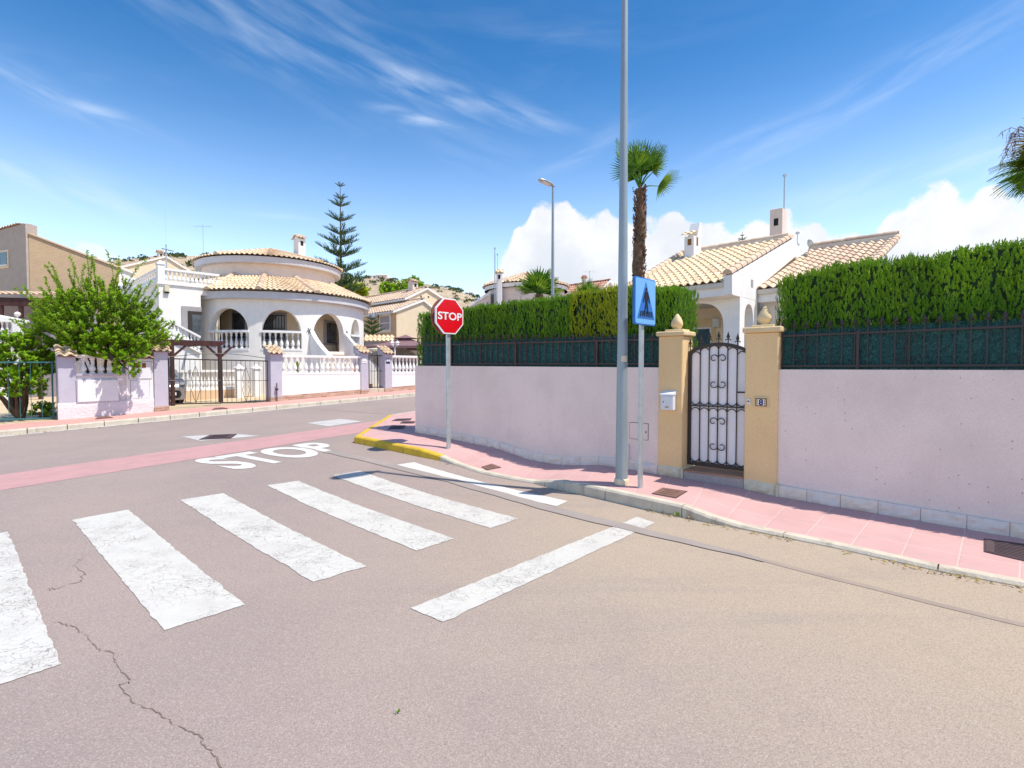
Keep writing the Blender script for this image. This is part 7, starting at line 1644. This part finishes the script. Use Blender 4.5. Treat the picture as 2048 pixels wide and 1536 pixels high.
def palm(name, label, x, y, zg, zt, r0, r1, fronds, R, mat='palm_leaf', trunk=True, seed=1, n=26, dry=0, pl=.6, droop=.35, lw=.062):
    rnd = random.Random(seed); t = thing(name, label, 'palm tree', (x, y, zg)); top = Vector((x, y, zt))
    if trunk:
        mb = MB(); N = 40; pts = [(x + .03 * math.sin(k * .4), y, lerp(zg, zt, k / N)) for k in range(N + 1)]; mb.tube(pts, [lerp(r0, r1, k / N) * (1 + .08 * math.sin(k * 2.1)) * (1 if k < N - 2 else .75) for k in range(N + 1)], 14)
        tr = mb.build('trunk', 'palmbark', t, smooth=True); mb = MB(); m = int((zt - zg) / .035)
        for k in range(m * 5):
            a = rnd.uniform(0, 2 * PI); z = rnd.uniform(zg, zt); f = (z - zg) / (zt - zg); r = lerp(r0, r1, f); o = Vector((math.cos(a), math.sin(a), 0)); s_ = Vector((-o.y, o.x, 0)); p = Vector((x, y, z)) + o * r * .96; w = rnd.uniform(.03, .055) * r / .14; h = rnd.uniform(.05, .11); e = o * rnd.uniform(.02, .055)
            mb.face([p - s_ * w, p + s_ * w, p + s_ * w * .5 + e + Vector((0, 0, h)), p - s_ * w * .5 + e + Vector((0, 0, h))], rnd.random()); mb.face([p - s_ * w * .5 + e + Vector((0, 0, h)), p + s_ * w * .5 + e + Vector((0, 0, h)), p + s_ * w * .3 + Vector((0, 0, h * 1.15)), p - s_ * w * .3 + Vector((0, 0, h * 1.15))])
        mb.build('leaf_bases', 'palmbark', tr)
    for k, (az, el) in enumerate(fronds):
        fr = MB(); st = MB(); a, e = math.radians(az), math.radians(el); d = Vector((math.cos(a) * math.cos(e), math.sin(a) * math.cos(e), math.sin(e)))
        is_dry = k >= len(fronds) - dry; frond(fr, None, st, top, d, pl * rnd.uniform(.85, 1.1), R * rnd.uniform(.85, 1.1), n, 2.2, droop * (2 if is_dry else 1), rnd, lw=lw)
        b = len(fr.v); fr.v += st.v; nf = len(fr.f); fr.f += [tuple(i + b for i in f) for f in st.f]
        for i in range(nf, len(fr.f)): fr.tv[i] = .9
        fr.build('frond', 'dry_frond' if is_dry else mat, t)
    return t
def palms():
    q = P(1277, 735, 11.2); zt = ZP(q.x, q.y, 378)
    # trunk with a slight narrowing at the top; fronds swept to the right by wind
    palm('fan_palm', 'tall fan palm with shaggy brown trunk behind the crossing sign', q.x, q.y, .2, zt, .13, .112, [(100, 78), (70, 80), (150, 72), (165, 62), (20, 62), (0, 66), (200, 58), (10, 14), (-20, 52), (60, 68), (-70, 70), (120, 60), (250, 76), (180, 74), (90, 50)], .62, seed=4, pl=.46, droop=.16)
    q = P(1078, 735, 20.5); zt = ZP(q.x, q.y, 590); palm('fan_palm', 'low bushy fan palm peeking over the hedge below the far street lamp', q.x, q.y, .4, zt, .16, .15, [(k * 41 % 360, 12 + (k * 29) % 70) for k in range(22)], .74, seed=8, pl=.36, droop=.30, n=18, lw=.13)
    q = P(1172, 735, 18); zt = ZP(q.x, q.y, 596); palm('fan_palm', 'small palm with only its frond tips showing above the yellow green hedge', q.x, q.y, .4, zt, .12, .12, [(k * 51 % 360, 30 + (k * 23) % 50) for k in range(10)], .45, seed=12, pl=.3, n=16, lw=.12)
    q = P(2112, 735, 9.5); zt = ZP(q.x, q.y, 312); palm('fan_palm', 'fan palm with hanging green and dry fronds at the right picture edge', q.x, q.y, .2, zt, .18, .16, [(k * 47 % 360, -40 + (k * 31) % 60) for k in range(22)] + [(185, -38), (200, -52), (172, -20)] + [(180, 35), (165, 48), (195, 20), (210, 60), (170, 62)], .62, seed=21, pl=.42, droop=.5, dry=5)
palms()
def norfolk(name, label, x, y, zg, ztop, whorls, rmax, seed, low=True):
    rnd = random.Random(seed); t = thing(name, label, 'pine tree', (x, y, zg)); mb = MB(); H_ = ztop - zg; mb.tube([(x, y, zg), (x, y, zg + H_ * .5), (x, y, ztop)], [.17 * H_ / 16, .10 * H_ / 16, .015], 8); mb.build('trunk', 'bark', t, smooth=True)
    for (f, r) in whorls:
        z = zg + H_ * f; nb = rnd.choice([6, 7]); a0 = rnd.random() * 6; cen, dr, nn, ln = [], [], [], []; w = MB()
        for k in range(nb):
            a = a0 + k * 2 * PI / nb + rnd.gauss(0, .1); o = Vector((math.cos(a), math.sin(a), 0)); s_ = Vector((-o.y, o.x, 0)); L = r * rnd.uniform(.85, 1.1); N = 16; pts = []
            for j in range(N + 1): g = j / N; pts.append(Vector((x, y, z)) + o * L * g + Vector((0, 0, L * (.34 * g + .10 * g * g))))
            w.tube(pts[::4], [.03 * H_ / 16, .02 * H_ / 16, .015 * H_ / 16, .01 * H_ / 16, .006], 4, cap=False)
            for j in range(2, N + 1):
                g = j / N; LL = L * .21 * math.sin(PI * min(1, g * .75 + .22)) + .10 * r
                for m_ in range(5):
                    sd = rnd.choice((-1, 1)) * rnd.uniform(.1, .8); d = (Vector((0, 0, 1)) * rnd.uniform(.5, 1.1) + s_ * sd + o * rnd.uniform(.2, .7)).normalized(); p = pts[j].lerp(pts[j - 1], rnd.random())
                    for u in range(3): cen.append(p + d * LL * u * .28); dr.append(d + Vector((rnd.gauss(0, .1), rnd.gauss(0, .1), rnd.gauss(0, .1)))); nn.append((rnd.gauss(0, 1), rnd.gauss(0, 1), rnd.gauss(0, .5))); ln.append(LL * .5)
        b_ = w.build('branches', 'bark', t); leaf_mesh('needles', cen, dr, nn, np.array(ln), np.array(ln) * .17, 'pine_leaf', b_) if False else leaf_mesh('needles', cen, dr, nn, np.array(ln), np.array(ln) * .17, 'pine_leaf', t)
    return t
def conifers():
    q = P(684, 735, 42); zt = ZP(q.x, q.y, 362); zg = .8
    ys = [(373, 11), (398, 16), (413, 22), (443, 28), (470, 33), (491, 40), (515, 46), (545, 50), (574, 58), (592, 48)]
    wh = [((ZP(q.x, q.y, y + 0) - zg) / (zt - zg), r * 42 / FPX) for y, r in ys]; norfolk('norfolk_pine', 'tall tiered pine with open whorls of branches behind the round villa', q.x, q.y, zg, zt, wh, 2.5, 3)
    q = P(1481, 735, 40); zt = ZP(q.x, q.y, 463); zg = 1; ys = [(472, 5), (480, 9), (487, 13), (496, 17)]
    norfolk('norfolk_pine', 'distant pine tip rising over the white villa ridge', q.x, q.y, zg, zt, [((ZP(q.x, q.y, y) - zg) / (zt - zg), r * 40 / FPX) for y, r in ys], 1, 6)
    q = P(744, 735, 30.5); zt = ZP(q.x, q.y, 632); zg = .6; ys = [(640, 12), (650, 18), (660, 24), (670, 26), (680, 24)]
    norfolk('norfolk_pine', 'young green pine between the round villa and the peach house', q.x, q.y, zg, zt, [((ZP(q.x, q.y, y) - zg) / (zt - zg), r * 30 / FPX) for y, r in ys], 1, 9)
    for (px, py, Y, rx, rz, lb, m) in ((790, 590, 46, 42, 26, 'bright green tree behind the peach house roof', 'bush_leaf'), (826, 575, 47, 24, 22, 'taller green tree behind the peach house chimney', 'bush_leaf'), (712, 585, 50, 34, 16, 'olive green tree on the slope right of the tiered pine', 'hedge_yellow'), (640, 590, 48, 26, 26, 'dark green tree at the foot of the tiered pine', 'hedge_leaf'), (675, 600, 47, 22, 22, 'dark bushy tree under the tiered pine', 'hedge_leaf')):
        c = P(px, py, Y); g = Vector((c.x, c.y, 1.0)); t = thing('garden_tree', lb, 'tree', tuple(g)); shoot_tree(t, g, c, rx / FPX * Y, rz * 2 / FPX * Y, 130, m, .26, seed=px, per=26)
conifers()
# ================================================================== HILL
def hill():
    sil = [(-900, 640), (-300, 600), (0, 560), (150, 530), (250, 520), (300, 514), (345, 508), (385, 512), (430, 514), (470, 516), (520, 520), (560, 520), (620, 532), (680, 548), (720, 556), (760, 558), (810, 563), (850, 568), (880, 574), (910, 580), (950, 596), (985, 606), (1050, 630), (1200, 665), (1500, 690), (2200, 700)]
    def prof(az):
        for (x0, y0), (x1, y1) in zip(sil, sil[1:]):
            a0, a1 = math.atan2(x0 - 1024, FPX), math.atan2(x1 - 1024, FPX)
            if az <= a1: f = (az - a0) / (a1 - a0); return lerp(y0, y1, f)
        return 700
    n1, n2 = 420, 40; a0, a1 = math.atan2(-900 - 1024, FPX), math.atan2(2200 - 1024, FPX); d0, d1 = 95, 230; V = {}
    def f(i, j):
        a = lerp(a0, a1, i / n1); py = prof(a); t_ = j / n2; d = lerp(d0, d1, t_); x, y = math.sin(a) * d, math.cos(a) * d; ztop = ZP(math.sin(a) * d1, math.cos(a) * d1, py)
        rise = sst(min(1, t_ * 1.02)); z = lerp(-1.5, ztop, rise * (.55 + .45 * t_)); k = math.sin(PI * t_) if t_ < .97 else .25
        z += (2.8 * mnoise.noise(Vector((x * .03, y * .03, 1))) + 1.5 * abs(mnoise.noise(Vector((x * .10, y * .10, 4)))) + .9 * mnoise.noise(Vector((x * .3, y * .3, 2)))) * max(.2, k); return Vector((x, y, z))
    mb = MB(); mb.grid(f, n1, n2)
    b = mb; m2 = []
    def back(i, j): p = f(i, n2); a = lerp(a0, a1, i / n1); return Vector((p.x + math.sin(a) * j * 60, p.y + math.cos(a) * j * 60, p.z - j * 12))
    mb.grid(back, n1, 2); struct(mb.build('hill', 'hill', smooth=True), 'dry rocky hillside dotted with scrub')
    rnd = random.Random(2); cen, dr, nn, ln = [], [], [], []
    for _ in range(700):
        i = rnd.randint(60, 330); j = rnd.uniform(.45, 1) ** .8 * n2 * .99; p = f(i, j); r = rnd.uniform(.5, 1.5)
        for k in range(34):
            v = Vector((rnd.gauss(0, 1), rnd.gauss(0, 1), abs(rnd.gauss(0, 1)))).normalized(); cen.append(p + Vector((v.x * r, v.y * r, v.z * r * .7)) * rnd.uniform(.6, 1)); dr.append(v + Vector((0, 0, .6))); nn.append((rnd.gauss(0, 1), rnd.gauss(0, 1), rnd.gauss(0, 1))); ln.append(r * .7)
    o = leaf_mesh('scrub', cen, dr, nn, np.array(ln), np.array(ln) * .6, 'hill_shrub'); tag(o, 'scattered dark scrub covering the rocky hillside', 'scrub', kind='stuff')
    # tiny buildings on the ridge
    for k, (px, w, h, lb) in enumerate(((767, 22, 9, 'palest and largest tiny building on the hill ridge'), (742, 14, 6, 'tiny white building on the ridge right of the tiered pine'), (790, 12, 5, 'tiny low building on the ridge behind the green trees'), (812, 10, 5, 'tiny building on the ridge left of the peach house chimney'), (946, 9, 7, 'tiny white house low on the hill beside the round ended house'))):
        a = math.atan2(px - 1024, FPX); d = 226; i = (a - a0) / (a1 - a0) * n1; p = f(int(i), n2 - 1); W = w / 2 * d / FPX; Hh = h * d / FPX
        t = thing('hill_house', lb, 'house', tuple(p)); mb = MB(Matrix.Translation(p)); mb.box(-W, W, -2, 2, -3, Hh * .8); mb.build('wall', 'pinkish_plaster', t); mb = MB(Matrix.Translation(p)); mb.prism([(-W - .2, -2.2, Hh * .8), (W + .2, -2.2, Hh * .8), (W + .2, 0, Hh * 1.1), (-W - .2, 0, Hh * 1.1)], (0, .2, 0)); mb.build('roof', 'rose_tile', t)
        for s in (-.4, .3): mb = MB(Matrix.Translation(p)); mb.box(s * W - .25, s * W + .25, -2.03, -2, Hh * .2, Hh * .55); mb.build('window', 'dark', t)
hill()
print('objects', len(bpy.data.objects))
def flower_stalks():
    t = [o for o in C.objects if o.name.startswith('fan_palm') and 'right picture edge' in o.get('label', '')][0]
    rnd = random.Random(5); b0 = Vector(t.location); q = Vector((b0.x, b0.y, ZP(b0.x, b0.y, 300)))
    for k in range(9):
        Y = 9.4 + rnd.uniform(-.3, .3); end = P(2000 + rnd.uniform(0, 30), 262 + rnd.uniform(0, 70), Y); top = P(2040, 240 + rnd.uniform(0, 60), Y); mb = MB()
        pts = [q.lerp(top, s) * (1 - s * 0) for s in (0, .5)] + [top, top.lerp(end, .5) + Vector((0, 0, .06)), end, end + Vector((.02, 0, -.12))]
        mb.tube(pts, [.010, .008, .006, .005, .003, .002], 4)
        for j in range(14):
            p = pts[rnd.randint(2, 4)].lerp(pts[rnd.randint(3, 5)], rnd.random()); mb.tube([p, p + Vector((rnd.uniform(-.06, .04), rnd.uniform(-.05, .05), -rnd.uniform(.03, .11)))], [.004, .002], 3)
        mb.build('flower_stalk', 'dry_frond', t)
flower_stalks()
